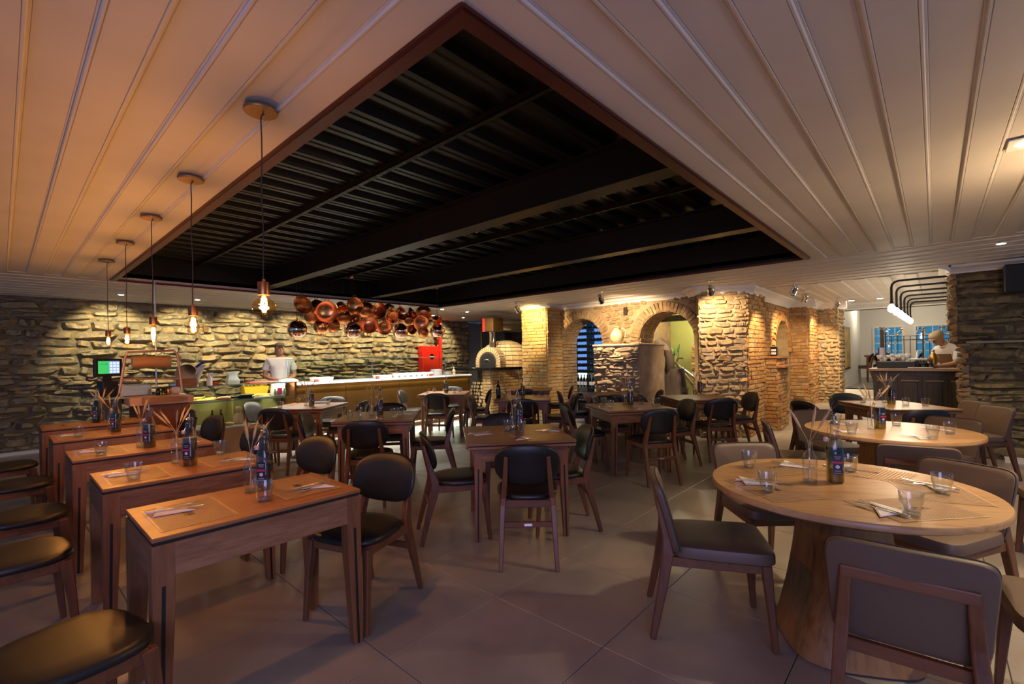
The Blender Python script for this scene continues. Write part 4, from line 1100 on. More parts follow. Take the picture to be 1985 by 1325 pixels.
rset('R12', -40, 'the left side of the nearest round table', nx=-0.12, ndeg=-20, logo=False)
rset('R12', -118, 'the far side of the nearest round table', nx=-0.15, ndeg=30)
rset('R12', 170, 'the back right of the nearest round table', nx=0.10, ndeg=40)
rset('R12', 110, 'the right side of the nearest round table', nx=0.06, ndeg=-40, logo=False)
rset('R11', 48, 'the camera side of the farther round table', nx=-0.12, ndeg=10, mat_=False)
rset('R11', -40, 'the left side of the farther round table', nx=0.0, ndeg=-20, mat_=False)
rset('R11', 120, 'the right side of the farther round table', nx=0.0, ndeg=-30, mat_=False)
rset('R11', -118, 'the far side of the farther round table', nx=0.0, ndeg=30, mat_=False)

def P2(px, py): 
    p = pz(px, py, tz); return (p.x, p.y, tz+0.0005)
for px, py, l_ in [
 (512,970,'in front of the oil bottle on the nearest narrow table'), (259,929,'at the left of the second narrow table'), (426,880,'at the right of the second narrow table'),
 (196,882,'at the left of the middle narrow table'), (152,847,'at the left of the fourth narrow table'),
 (984,835,'left of the bottles on the nearest square table'), (1011,837,'right of the bottles on the nearest square table'),
 (678,812,'on the left front of the square table before the brass counter'), (694,800,'on the left back of the square table before the brass counter'),
 (764,808,'on the right front of the square table before the brass counter'), (777,805,'on the right back of the square table before the brass counter'),
 (543,791,'on the left of the table by the display case'), (578,781,'on the far edge of the table by the display case'), (636,783,'on the right of the table by the display case'),
 (828,762,'leftmost on the table at the counter end'), (842,759,'second from left on the table at the counter end'), (881,762,'third from left on the table at the counter end'), (892,759,'rightmost on the table at the counter end'),
 (976,771,'beside the dark bottle on the table before the oven'), (1038,767,'second from right on the table before the oven'), (1050,768,'rightmost on the table before the oven'),
 (1154,781,'leftmost on the table before the stone block'), (1170,783,'second from left on the table before the stone block'), (1184,790,'third from left on the table before the stone block'),
 (1243,783,'right of the oil on the table before the stone block'), (1268,787,'next to last on the right of the table before the stone block'), (1277,785,'rightmost on the table before the stone block'),
 (1322,760,'leftmost on the table by the big pillar'), (1331,761,'second from left on the table by the big pillar'), (1396,761,'rightmost on the table by the big pillar'),
 (1673,780,'at the left of the long table by the bar'), (1756,786,'in the middle of the long table by the bar'), (1794,787,'at the right of the long table by the bar'),
 (1651,841,'at the left front of the farther round table'), (1738,824,'behind the oil on the farther round table'), (1808,849,'at the right front of the farther round table'), (1842,841,'at the right of the farther round table'), (1621,823,'at the far left rim of the farther round table'),
 (1453,906,'at the far left rim of the nearest round table'), (1488,953,'at the left front of the nearest round table'), (1647,914,'behind the oil on the nearest round table'), (1827,957,'at the right of the nearest round table'), (1767,999,'nearest the camera on the nearest round table')]:
    glass_at(P2(px, py), 'clear faceted tumbler '+l_)
for px, py, f, l_ in [
 (514,948,225,'on the nearest narrow table'), (369,902,225,'on the second narrow table'), (290,867,222,'on the middle narrow table'), (225,837,222,'on the fourth narrow table'), (187,819,240,'on the farthest narrow table'),
 (1006,830,250,'on the nearest square table'), (737,804,250,'on the square table before the brass counter'), (604,787,270,'on the table by the display case'), (865,761,270,'on the table at the counter end'),
 (1013,768,270,'on the table before the oven'), (1222,785,260,'on the table before the stone block'), (1357,761,260,'on the table by the big pillar'), (1728,783,230,'on the long table by the bar'),
 (1706,831,220,'on the farther round table'), (1619,934,205,'on the nearest round table')]:
    oil_at(P2(px, py), f, 'olive oil bottle with navy label '+l_)
for px, py, kd, rz, l_ in [
 (487,953,1,0.3,'on the nearest narrow table'), (343,896,0,1.0,'on the second narrow table'), (274,866,1,2.2,'on the middle narrow table'), (215,832,0,0.2,'on the fourth narrow table'), (197,815,0,2.0,'on the farthest narrow table'),
 (994,832,2,0.9,'on the nearest square table'), (721,806,2,0.9,'on the square table before the brass counter'), (594,786,0,2.4,'on the table by the display case'), (1211,783,1,0.5,'on the table before the stone block'),
 (1346,761,0,0.4,'on the table by the big pillar'), (1717,780,0,0.9,'on the long table by the bar'), (1690,831,0,1.7,'on the farther round table'), (1570,934,2,2.2,'on the nearest round table'), (1008,747,0,1.2,'on the far table at the brick pier'), (1165,754,1,2.0,'on the far table against the stone block')]:
    vase_at(P2(px, py), 'slim clear bottle holding dried wheat ears '+l_, kd, rz)
def shaker(label, p):
    t = thing('salt_shaker', label, 'shaker', p, 0, 'salt shakers')
    MB().lathe([(0.017,0),(0.019,0.004),(0.016,0.045),(0.014,0.05)], 14, square=4).build('glass_body', W['glass_base'], t, smooth=True)
    MB().lathe([(0.0155,0.048),(0.016,0.060),(0.010,0.068),(0.002,0.069)], 14).build('cap', W['chrome'], t, smooth=True)
shaker('small salt shaker with steel cap on the nearest square table', P2(994,839)); shaker('small salt shaker with steel cap on the table before the brass counter', P2(700,814))
def menu(label, p, rz):
    t = thing('menu_folder', label, 'menu', p, rz, 'black menu folders')
    MB().box(-0.11,0.11,-0.15,0.15,0.0,0.004).build('cover', W['black'], t, bevel=0.001); MB().box(-0.105,0.105,-0.145,0.145,0.004,0.009).build('pages', W['napkin'], t)
    MB().box(-0.11,0.11,-0.15,0.15,0.009,0.013).build('cover', W['black'], t, bevel=0.001)
menu('black menu folder on the table by the display case', P2(622,780), -0.6); menu('black menu folder on the far table at the brick pier', P2(1036,746), 0.4); menu('black menu folder on the far table against the stone block', P2(1157,752), 0.5)
# dark bottle on the oven table
t = thing('wine_bottle', 'dark slim wine bottle with pale label on the table before the oven', 'bottle', P2(966,771))
MB().lathe([(0.034,0),(0.037,0.004),(0.037,0.16),(0.030,0.19),(0.014,0.215),(0.013,0.265),(0.0155,0.268),(0.0155,0.275)], 20).build('glass_body', W['wine_glass'], t, smooth=True)
MB().lathe([(0.0375,0.05),(0.0375,0.12)], 20, cap0=False, cap1=False).build('label', W['label'], t)
MB().lathe([(0.004,0.275),(0.004,0.30),(0.009,0.312),(0.003,0.325)], 8).build('pourer', W['steel'], t)
# ================================================================== LAMPS
FIL = emis('filament_glow', (1.0, 0.62, 0.24), 90.0)
LED = emis('downlight_led', (1.0, 0.86, 0.62), 60.0)
def pendant(k, x, y, ztop, zbot, prof, label):
    t = thing('edison_pendant', label, 'lamp', (x, y, 0), 0, 'filament bulb pendants in a row')
    MB().lathe([(0.066,HC-0.016),(0.068,HC-0.013),(0.068,HC-0.003),(0.066,HC)], 40).build('canopy', W['canopy'], t, smooth=True)
    MB().tube([(0.02,0.005,HC-0.012),(0.006,0.001,HC-0.022),(0,0,HC-0.04)]+[(0.002*math.sin(q*1.3+k),0.002*math.cos(q*1.7),HC-0.04+(ztop-HC+0.05)*q/8) for q in range(1,9)], 0.0028, 6).build('cord', W['cord'], t)
    sb = ztop-0.058
    MB().lathe([(0.006,ztop+0.012),(0.007,ztop),(0.0235,ztop-0.001),(0.0245,ztop-0.004),(0.0245,sb)], 24).build('socket', W['copper_d'], t, smooth=True)
    h = sb-zbot
    gl = MB().lathe([(max(r,0.0005), sb-h*f) for f, r in prof], 24, cap0=False).build('bulb', W['bulb_glass'], t, smooth=True)
    fm = MB()
    for q in range(5):
        a = 2*PI*q/5; r = 0.009
        fm.tube([(r*math.cos(a), r*math.sin(a), sb-h*0.16),(r*1.25*math.cos(a+0.3), r*1.25*math.sin(a+0.3), sb-h*0.5),(r*0.6*math.cos(a+0.6), r*0.6*math.sin(a+0.6), sb-h*0.80)], 0.0028, 5)
    fm.build('filament', FIL, gl)
    point('bulb_light', (x, y, (sb+zbot)/2), 11.5 if k else 10.0, AMBER, 0.022)
GLOBE = [(0,0.014),(0.12,0.018),(0.3,0.038),(0.45,0.046),(0.6,0.0475),(0.75,0.042),(0.9,0.026),(0.97,0.012),(1,0)]
TEAR = [(0,0.014),(0.1,0.017),(0.3,0.024),(0.6,0.032),(0.75,0.032),(0.9,0.022),(0.97,0.01),(1,0)]
TUBE = [(0,0.012),(0.08,0.015),(0.2,0.0165),(0.7,0.0165),(0.9,0.014),(0.97,0.008),(1,0)]
SMALL = [(0,0.014),(0.2,0.019),(0.5,0.027),(0.75,0.027),(0.92,0.016),(1,0)]
for k, (y, zt, zb, pf, nm) in enumerate([(2.17,1.755,1.605,GLOBE,'nearest bulb pendant with round amber globe'), (3.28,1.745,1.575,TEAR,'second bulb pendant with amber teardrop bulb'), (4.36,1.755,1.545,TUBE,'middle bulb pendant with long tube bulb'),
                                   (5.44,1.735,1.575,TEAR,'fourth bulb pendant from the camera, slim teardrop bulb'), (6.53,1.755,1.60,SMALL,'farthest bulb pendant, short bulb')]):
    pendant(k, 0.78, y, zt, zb, pf, nm+' on a bronze disc canopy')
def downlight(label, x, y, r=0.035, group='recessed ceiling downlights', square=False, z=HC):
    t = thing('downlight', label, 'light', (x, y, z), 0, group)
    if square:
        MB().box(-0.095,0.095,-0.095,0.095,-0.006,0.002).build('frame', W['white'], t, bevel=0.002); r = 0.055
    else: MB().lathe([(r*1.35,0.0),(r*1.35,-0.005),(r,-0.007),(r,-0.003)], 24, cap1=False).build('frame', W['white'], t, smooth=True)
    MB().lathe([(0.001,-0.008),(r,-0.008)], 24, cap0=False, cap1=False).build('diffuser', LED, t)
for k in range(8):
    x = 1.31+1.04*k
    downlight('round downlight number %s from the left above the rubble wall' % ['one','two','three','four','five','six','seven','eight','nine'][k], x, 9.6)
    spot('wall_spot', (x, 9.85, HC-0.02), (x, 10.8, 1.75), 66, (1.0, 0.80, 0.44), 76, 0.6, 0.02)
downlight('square recessed downlight at the right edge of the ceiling', 3.72, -0.40, square=True)
downlight('small bright downlight above the slate wall', 7.1, -0.53)
downlight('downlight left of the counter end above the oven aisle', 6.75, 8.05+0.2); downlight('downlight right of the counter end above the oven aisle', 7.6, 8.35)
downlight('downlight in the strip over the cook', 3.62, 8.35)  # no lamp known here; added to light the cook
spot('cook_spot', (3.62,8.35,HC-0.03), (3.47,8.85,1.5), 34, HALO, 62, 0.6)
spot('oven_aisle_spot', (6.75,8.25,HC-0.03), (8.1,8.0,1.2), 46, HALO, 80, 0.6)
spot('oven_aisle_spot', (7.0,7.3,HC-0.03), (8.3,7.9,1.0), 85, HALO, 88, 0.6)  # extra beam without a fixture, added to brighten oven and firewood
spot('right_down', (3.72,-0.40,HC-0.03), (3.6,-0.35,0), 60, WARM, 105, 0.5, 0.05)
spot('slate_down', (7.1,-0.53,HC-0.03), (7.3,-0.5,0), 46, WARM, 85, 0.5, 0.03)
spot('table_down', (4.9,0.15,HC-0.03), (4.85,0.2,0), 30, WARM, 80, 0.6, 0.03)
spot('long_table_down', (7.2,0.75,HC-0.03), (7.15,0.45,0), 26, HALO, 80, 0.6, 0.03)
t = thing('bulb_pendant', 'short bulb pendant just outside the right edge of the picture', 'lamp', (3.95,-0.85,0))  # invented lamp, added only to warm the ceiling on the right
MB().lathe([(0.05,HC-0.014),(0.05,HC)], 20).build('canopy', W['canopy'], t); MB().tube([(0,0,HC-0.01),(0,0,2.31)], 0.003, 6).build('cord', W['cord'], t); MB().lathe([(0.02,2.32),(0.022,2.26)], 14).build('socket', W['copper_d'], t)
MB().lathe([(0.014,2.26),(0.03,2.23),(0.036,2.20),(0.028,2.17),(0.001,2.155)], 18).build('bulb', emis('pendant_bulb', (1.0,0.72,0.42), 30), t, smooth=True)
point('pendant_bulb_light', (3.95,-0.85,2.13), 26, (1.0,0.66,0.34), 0.04)
for px, py_i, l_ in [(1655,617,'left'),(1715,615,'right')]:
    p = pz(px, py_i, HC); p = Vector((12.6, 1.35 if l_ == 'left' else 0.85, HC)); downlight('%s downlight in the passage ceiling before the steps' % l_, p.x, p.y, 0.05)
spot('passage_down', (12.0,1.1,HC-0.03), (12.0,1.1,0), 26, HALO, 120, 0.6)
spot('passage_down', (10.2,1.2,HC-0.03), (10.2,1.2,0), 22, HALO, 120, 0.6)
spot('aisle_down', (2.7,-1.5,HC-0.03), (2.75,-0.75,0), 60, HALO, 62, 0.25, 0.02)  # assumed downlight out of view on the right; spot added without a fixture
# adjustable chrome spot heads
def spothead(label, base, target, energy, color, deg=46):
    t = thing('spotlight', label, 'light', base, 0, 'chrome spotlights on the ceiling')
    MB().lathe([(0.05,0.0),(0.05,-0.012),(0.045,-0.016)], 24).build('ceiling_plate', W['chrome'], t, smooth=True)
    d = (Vector(target)-Vector(base)).normalized(); c = Vector((0,0,-0.14))
    MB().tube([(0,0,-0.012),(0,0,-0.075)], 0.009, 10).build('stem', W['chrome'], t)
    R_ = d.to_track_quat('Z', 'Y').to_matrix().to_4x4(); M = Matrix.Translation(c) @ R_
    sd = (R_ @ Vector((1,0,0)))
    yk = MB()
    yk.tube([Vector((0,0,-0.07)), Vector((0,0,-0.07))+sd*0.055, c+sd*0.058], 0.006, 8).tube([Vector((0,0,-0.07)), Vector((0,0,-0.07))-sd*0.055, c-sd*0.058], 0.006, 8)
    yk.build('yoke', W['chrome'], t)
    hd = MB().lathe([(0.012,-0.085),(0.030,-0.080),(0.044,-0.05),(0.044,-0.03),(0.047,-0.028),(0.047,-0.015),(0.044,-0.013),(0.048,0.05),(0.051,0.055),(0.051,0.075),(0.047,0.075),(0.040,0.03)], 28, M, cap1=False).build('head', W['chrome'], t, smooth=True)
    MB().lathe([(0.001,0.036),(0.041,0.036)], 24, M, cap0=False, cap1=False).build('lamp', LED, hd)
    p = Vector(base)+c+d*0.09
    spot('spotlight_beam', p, target, energy, color, deg, 0.6, 0.02)
spothead('chrome spotlight left of the yellow brick pier', (7.08,6.28,HC), (7.9,6.52,2.05), 80, (1.0,0.70,0.30), 84)
spothead('chrome spotlight above the jug between the two arches', (6.98,4.26,HC), (8.1,4.45,1.60), 140, WARM, 108)
spothead('chrome spotlight at the top of the big rubble pillar', (7.30,2.52,HC), (8.0,2.60,1.80), 75, WARM, 100)
spothead('chrome spotlight right of the big pillar, tilted steeply', (8.42,1.63,HC), (9.0,2.36,1.2), 85, (1.0,0.72,0.36), 78)
spothead('chrome spotlight in front of the niche wall', (9.75,1.72,HC), (11.0,2.4,1.3), 90, (1.0,0.72,0.36), 72)
spothead('chrome spotlight nearest the white wall and steps', (11.75,1.50,HC), (12.4,2.1,1.4), 90, (1.0,0.74,0.40), 78)
# bent black pipes with bare bulbs over the bar
BULB = emis('white_bulb', (1.0, 0.80, 0.55), 14.0)
for k in range(6):
    x = 9.05+0.88*k; y = 0.475-0.017*k
    t = thing('pipe_lamp', 'black bent pipe lamp over the bar, number %s from the front' % ['one','two','three','four','five','six'][k], 'lamp', (x, y, 0), 0, 'bent pipe lamps over the bar')
    zt = 2.44; pts = [(0,0,2.14),(0,0,zt-0.09),(0,-0.012,zt-0.045),(0,-0.04,zt-0.015),(0,-0.09,zt)]+[(0,-0.3,zt),(0,-0.68 if k == 0 else -1.5-y,zt)]
    MB().tube(pts, 0.016, 10).build('pipe', W['black'], t, smooth=True)
    MB().lathe([(0.018,2.145),(0.022,2.14),(0.022,2.10)], 14).build('socket', W['black'], t)
    MB().lathe([(0.014,2.10),(0.04,2.065),(0.050,2.035),(0.042,1.995),(0.018,1.975),(0.001,1.97)], 16).build('bulb', BULB, t, smooth=True)
    point('pipe_bulb_light', (x, y, 1.95), 4, HALO, 0.03)

# ================================================================== COPPER POTS, GLOBES
YP = 7.46
def globe(px, py, cpx, cpy, label):
    c = py_(px, py, YP)
    t = thing('copper_globe_lamp', label, 'lamp', (c.x, c.y, 0), 0, 'mirror copper globe lamps')
    r = 0.148
    MB().sphere((0,0,c.z), r, 32, 18, z0=-0.86, z1=0.995).build('shade', W['copper_m'], t, smooth='full')
    MB().lathe([(0.001,c.z-r*0.845),(r*0.50,c.z-r*0.845)], 28, cap0=False, cap1=False).build('diffuser', emis('globe_glow', (1.0,0.95,0.88), 14) if 'globe_glow' not in bpy.data.materials else bpy.data.materials['globe_glow'], t)
    MB().lathe([(0.012,c.z+r-0.004),(0.012,c.z+r+0.03)], 10).build('collar', W['copper'], t)
    MB().tube([(0,0,c.z+r),(0,0,2.84)], 0.004, 6).build('cord', W['cord'], t)
    MB().lathe([(0.05,2.80),(0.055,2.81),(0.055,2.85),(0.02,2.855)], 20).build('canopy', W['copper'], t, smooth=True)
    spot('globe_beam', (c.x, c.y, c.z-r-0.02), (c.x, c.y+0.15, 0), 60, (1.0,0.93,0.82), 150, 0.7, 0.06)
globe(576,638,0,0,'leftmost mirror copper globe lamp, above the cook'); globe(684,640,0,0,'second mirror copper globe lamp from the left')
globe(776,641,0,0,'third mirror copper globe lamp from the left'); globe(848,641,0,0,'rightmost mirror copper globe lamp beside the red pipe')
def pot_proto(kind, material):
    t = thing('copper_pot', 'x', 'pot')
    if kind == 'pan':     # flat bottomed, flared sides, rolled rim; opening towards +Z
        prof = [(0.001,0.0),(0.085,0.0),(0.100,0.006),(0.150,0.085),(0.158,0.090),(0.160,0.096),(0.155,0.099),(0.146,0.090),(0.097,0.012),(0.083,0.006),(0.001,0.006)]
        hz, hr = 0.088, 0.158
    elif kind == 'bowl':
        prof = [(0.001,0.0),(0.050,0.003),(0.095,0.022),(0.128,0.058),(0.146,0.105),(0.154,0.110),(0.150,0.115),(0.141,0.106),(0.122,0.060),(0.090,0.028),(0.048,0.009),(0.001,0.006)]
        hz, hr = 0.105, 0.152
    elif kind == 'deep':
        prof = [(0.001,0.0),(0.07,0.0),(0.085,0.008),(0.115,0.17),(0.122,0.175),(0.118,0.18),(0.109,0.17),(0.08,0.014),(0.068,0.006),(0.001,0.006)]
        hz, hr = 0.165, 0.118
    else:                 # funnel shaped ladle pot
        prof = [(0.022,0.0),(0.03,0.02),(0.075,0.12),(0.088,0.17),(0.088,0.22),(0.082,0.22),(0.070,0.12),(0.026,0.02)]
        hz, hr = 0.20, 0.09
    MB().lathe(prof, 36, cap0=False, cap1=False).build('body', material, t, smooth=True)
    for s in (-1, 1):
        ring = [(s*(hr+0.012+0.026*math.cos(a)), 0.030*math.sin(a), hz-0.01) for a in [2*PI*i/14 for i in range(15)]]
        MB().tube(ring, 0.0055, 6, cap=False).build('ring_handle', W['copper_d'], t, smooth=True)
    index_kids(t); return t
PROTO = {}
def pot(zx, zy, rz_, kind, face, tone, label, dy=0.0):
    """zx, zy: centre in the photograph; rz_: radius there; face: direction the opening (or bottom) is turned"""
    key = (kind, tone)
    c = py_(zx, zy, YP+dy*1.6); q = proj(c); R_ = rz_*q[2]/FPX
    first = key not in PROTO
    if first: PROTO[key] = pot_proto(kind, W[tone])
    base = {'pan':0.155,'bowl':0.150,'deep':0.125,'funnel':0.10}[kind]; s = R_/base
    d = Vector(face).normalized()
    qt = d.to_track_quat('Z', 'X')
    M = qt.to_matrix()
    off = M @ Vector((0,0,0.05*s))
    loc = c-off
    o = PROTO[key] if first else dup(PROTO[key], loc, 0, label, 'copper pots hanging over the counter')
    o.location = loc; o.rotation_euler = qt.to_euler(); o.scale = (s,)*3; o['label'] = label; o['group'] = 'copper pots hanging over the counter'
    # hanging wire up to the bay, ending at the upper ring handle
    Rw = M.to_4x4(); top = None
    for sgn in (-1, 1):
        p = loc+M @ Vector((sgn*(base+0.03)*s, 0, 0.08*s))
        if top is None or p.z > top.z: top = p
    wloc = Matrix.Translation(loc) @ qt.to_matrix().to_4x4() @ Matrix.Scale(s, 4)
    inv = wloc.inverted()
    MB().tube([inv @ top, inv @ Vector((top.x, top.y, 2.86))], 0.0016/s, 4).build('hanging_wire', W['black'], o)
CAMD = Vector((-0.45,-0.88,0.0))
def F(r=0.0, u=0.0, back=False):          # facing the camera, turned right (r) and up (u); back: bottom towards us
    rt = Vector((0.88,-0.47,0)); v = (CAMD*(-1 if back else 1))+rt*r+Vector((0,0,u)); return v
for a in [
 (590,589,18,'pan',F(-0.5,-0.5,False),'copper_d','wide copper pan at the far left of the hanging cluster, tilted down',0.0),
 (609,595,16,'bowl',F(0.6,-0.1,True),'copper_d','dark copper bowl just behind the far left pan',0.14),
 (602,612,17,'pan',F(0.5,0.3,True),'copper_d','dark copper pan hanging under the far left pan',0.2),
 (633,604,20,'pan',F(0.15,-0.12),'copper','large copper pan left in the cluster, open side to us',-0.05),
 (625,633,15,'bowl',F(-0.2,0.1,True),'copper','lowest left copper bowl showing its ringed base',0.1),
 (644,631,14,'pan',F(0.6,0.1,True),'copper_d','copper pan behind the lowest left bowl',0.2),
 (660,592,11,'deep',F(0.5,-1.1),'copper','narrow copper saucepan hanging beside the large left pan',0.0),
 (686,592,16,'pan',F(0.35,-0.15),'copper','copper pan left of centre near the top, inside showing',-0.05),
 (667,615,15,'bowl',F(-0.3,0.2,True),'copper_d','dark copper bowl low behind the narrow saucepan',0.2),
 (708,603,17,'bowl',F(0.1,0.5,True),'copper_d','large dark copper bowl at the centre of the cluster',0.0),
 (692,619,10,'deep',F(-0.5,0.1),'copper_d','small copper saucepan behind the second globe lamp',0.22),
 (716,630,17,'pan',F(-0.2,0.15),'copper','orange copper pan hanging low at the centre',0.12),
 (736,603,16,'pan',F(-0.55,0.05),'copper','copper pan right of centre turned to the left',0.05),
 (745,635,13,'pan',F(-0.05,-0.3),'copper','small bright copper pan hanging low right of centre',0.0),
 (758,598,10,'deep',F(-0.4,0.15,True),'copper','copper saucepan with its orange base to us, right of centre',-0.04),
 (761,613,13,'pan',F(0.1,-0.6),'copper','copper pan tipped downwards right of centre',0.15),
 (774,608,13,'bowl',F(1.0,0.1),'copper','copper bowl turned sideways above the third globe lamp',0.1),
 (792,621,11,'deep',F(0.0,0.4,True),'copper_d','dark based copper saucepan right of the third globe lamp',0.0),
 (796,601,10,'funnel',F(0.2,-1.4),'copper','copper funnel pot hanging point up',0.05),
 (821,608,15,'pan',F(0.2,0.3,True),'copper_d','dark copper pan on the right of the cluster',0.08),
 (816,625,14,'pan',F(-0.1,-0.25),'copper','bright copper pan below the dark one on the right',-0.05),
 (840,616,9,'funnel',F(0.9,-0.7),'copper','copper ladle pot at the far right of the cluster',0.0),
 (821,644,10,'bowl',F(0.1,0.1,True),'copper_d','small round copper bowl lowest on the right',0.1),
 (795,637,10,'deep',F(0.3,-0.2),'copper_d','copper saucepan half hidden behind the third globe lamp',0.2),
]: pot(*a)
for px, py_i, l_ in [(795,505,'copper sprinkler rose glowing under the black deck'), (1024,446,'second copper sprinkler rose farther right under the black deck')]:
    p = pz(px, py_i, 2.74); t = thing('sprinkler', l_, 'sprinkler', (3.38, p.y if px < 900 else 3.55, 2.72), 0)
    MB().lathe([(0.006,0.07),(0.010,0.03),(0.022,0.015),(0.022,0.008)], 14).build('body', W['copper'], t, smooth=True)
    MB().lathe([(0.001,0.0),(0.018,0.0)], 14, cap0=False, cap1=False).build('deflector', W['copper'], t)
# ================================================================== COUNTER, DISPLAY, OVEN
CY = 8.0
t = thing('brass_counter', 'long brass fronted serving counter with glowing white top', 'counter', (0,0,0))
xs = [3.22, 4.26, 4.83, 5.41, 5.98, 6.58, 7.30]
for a, b_ in zip(xs[:-1], xs[1:]): MB().box(a+0.004, b_-0.004, CY, CY+0.03, 0.12, 0.93).build('panel', W['brass'], t, bevel=0.003)
MB().box(3.22, 7.30, CY+0.03, CY+0.72, 0.0, 0.95).build('carcass', W['walnut_x'], t)
MB().box(3.20, 7.34, CY-0.06, CY+0.74, 0.985, 1.02).build('top', W['porcelain'], t, bevel=0.004)
MB().box(3.20, 7.34, CY-0.06, CY-0.045, 0.93, 0.985).build('brass_lip', W['brass'], t)
MB().box(3.24, 7.28, CY-0.03, CY-0.015, 0.955, 0.962).build('led_strip', emis('counter_led', (1.0,0.85,0.35), 6), t)
MB().box(3.24, 7.28, CY+0.005, CY+0.02, 0.09, 0.10).build('floor_led', emis('floor_led', (0.80,1.0,0.72), 3), t)
area('counter_top_glow', (5.26, CY-0.035, 0.95), (5.26, CY+0.12, 0.0), 4.0, 0.02, 4.0, (1.0,0.85,0.32))
area('counter_floor_glow', (5.26, CY-0.02, 0.11), (5.26, CY-0.6, 0.0), 4.0, 0.03, 6, (0.80,1.0,0.72))
MB().box(7.30, 7.33, CY, CY+0.72, 0.0, 0.985).build('end_panel', W['brass'], t)
# sneeze guard
t = thing('sneeze_guard', 'clear glass sneeze guard standing on the brass counter', 'glass screen')
for a, b_ in ((3.35,5.05),(5.07,7.0)):
    p = MB().box(a, b_, CY+0.40, CY+0.408, 1.0205, 1.42).build('pane', W['pane'], t)
    MB().box(a, b_, CY+0.399, CY+0.409, 1.42, 1.428).build('edge', W['pane_edge'], p)
for x in (3.4, 5.06, 6.95): MB().tube([(x, CY+0.42, 1.021), (x, CY+0.42, 1.40)], 0.008, 8).build('post', W['chrome'], t)
# things on the counter
def tray(label, x0, x1, y, h, d=0.22):
    tt = thing('white_tray', label, 'tray', ((x0+x1)/2, y, 1.0205), 0, 'white serving trays')
    w_ = (x1-x0)/2
    MB().loft([[(-w_*0.86,-d*0.42,0),(w_*0.86,-d*0.42,0),(w_*0.86,d*0.42,0),(-w_*0.86,d*0.42,0)],[(-w_,-d/2,h),(w_,-d/2,h),(w_,d/2,h),(-w_,d/2,h)],[(-w_*0.95,-d*0.46,h),(w_*0.95,-d*0.46,h),(w_*0.95,d*0.46,h),(-w_*0.95,d*0.46,h)],
               [(-w_*0.82,-d*0.39,0.01),(w_*0.82,-d*0.39,0.01),(w_*0.82,d*0.39,0.01),(-w_*0.82,d*0.39,0.01)]]).build('dish', W['porcelain'], tt, bevel=0.004)
tray('white tray at the left end of the brass counter top', 3.72, 4.08, CY+0.2, 0.075)
tray('long shallow white tray left of the plate stacks', 5.02, 5.35, CY+0.25, 0.06)
bowl0 = None
for k in range(7):
    x = 5.48+0.145*k; l_ = 'white bowl number %s from the left in the counter row' % ['one','two','three','four','five','six','seven'][k]
    if bowl0 is None:
        bowl0 = thing('white_bowl', l_, 'bowl', (x, CY+0.22, 1.0205), 0, 'row of white bowls')
        MB().lathe([(0.035,0),(0.04,0.004),(0.068,0.05),(0.075,0.085),(0.071,0.085),(0.062,0.05),(0.034,0.01)], 24).build('bowl', W['porcelain'], bowl0, smooth=True); index_kids(bowl0)
    else: dup(bowl0, (x, CY+0.22, 1.0205), 0, l_)
ORD = ['first','second','third','fourth','fifth','sixth','seventh','eighth','ninth','tenth','eleventh','twelfth','thirteenth']
def plate_mesh(r): return MB().lathe([(r*0.55,0),(r*0.6,0.004),(r,0.014),(r,0.018),(r*0.6,0.009),(r*0.5,0.007)], 28).mesh('plate', W['porcelain'], smooth=True)
PL, PS = plate_mesh(0.13), plate_mesh(0.105)
for k in range(11):
    tag(put('plate', PL, None, Matrix.Translation((6.55, CY+0.25, 1.0205+0.0115*k))), 'white plate, %s from the bottom of the tall stack on the counter' % ORD[k], 'plate', 'tall stack of white plates')
for k in range(5):
    tag(put('plate', PS, None, Matrix.Translation((6.86, CY+0.25, 1.0205+0.0115*k))), 'white plate, %s from the bottom of the low stack on the counter' % ORD[k], 'plate', 'low stack of white plates')
t = thing('squeeze_bottle', 'white squeeze bottle with yellow band near the counter end', 'bottle', (7.02, CY+0.20, 1.0205))
MB().lathe([(0.032,0),(0.034,0.004),(0.034,0.10),(0.028,0.115),(0.012,0.12)], 18).build('body', W['porcelain'], t, smooth=True)
MB().lathe([(0.0345,0.03),(0.0345,0.07)], 18, cap0=False, cap1=False).build('band', pmat('mustard', (0.75,0.42,0.03), rough=0.4), t)
MB().lathe([(0.02,0.118),(0.012,0.13),(0.004,0.185)], 12).build('nozzle', W['porcelain'], t, smooth=True)
for k, x in enumerate((3.72, 4.93, 6.22)):
    t = thing('wood_block', 'small dark red wooden block on the counter edge, %s' % ['left','middle','right'][k], 'block', (x, CY+0.02, 1.0205), 0, 'small wooden card blocks')
    MB().box(-0.035,0.035,-0.02,0.02,0,0.05).build('block', pmat('red_block', (0.22,0.05,0.025), rough=0.5) if k == 0 else bpy.data.materials['red_block'], t, bevel=0.003)
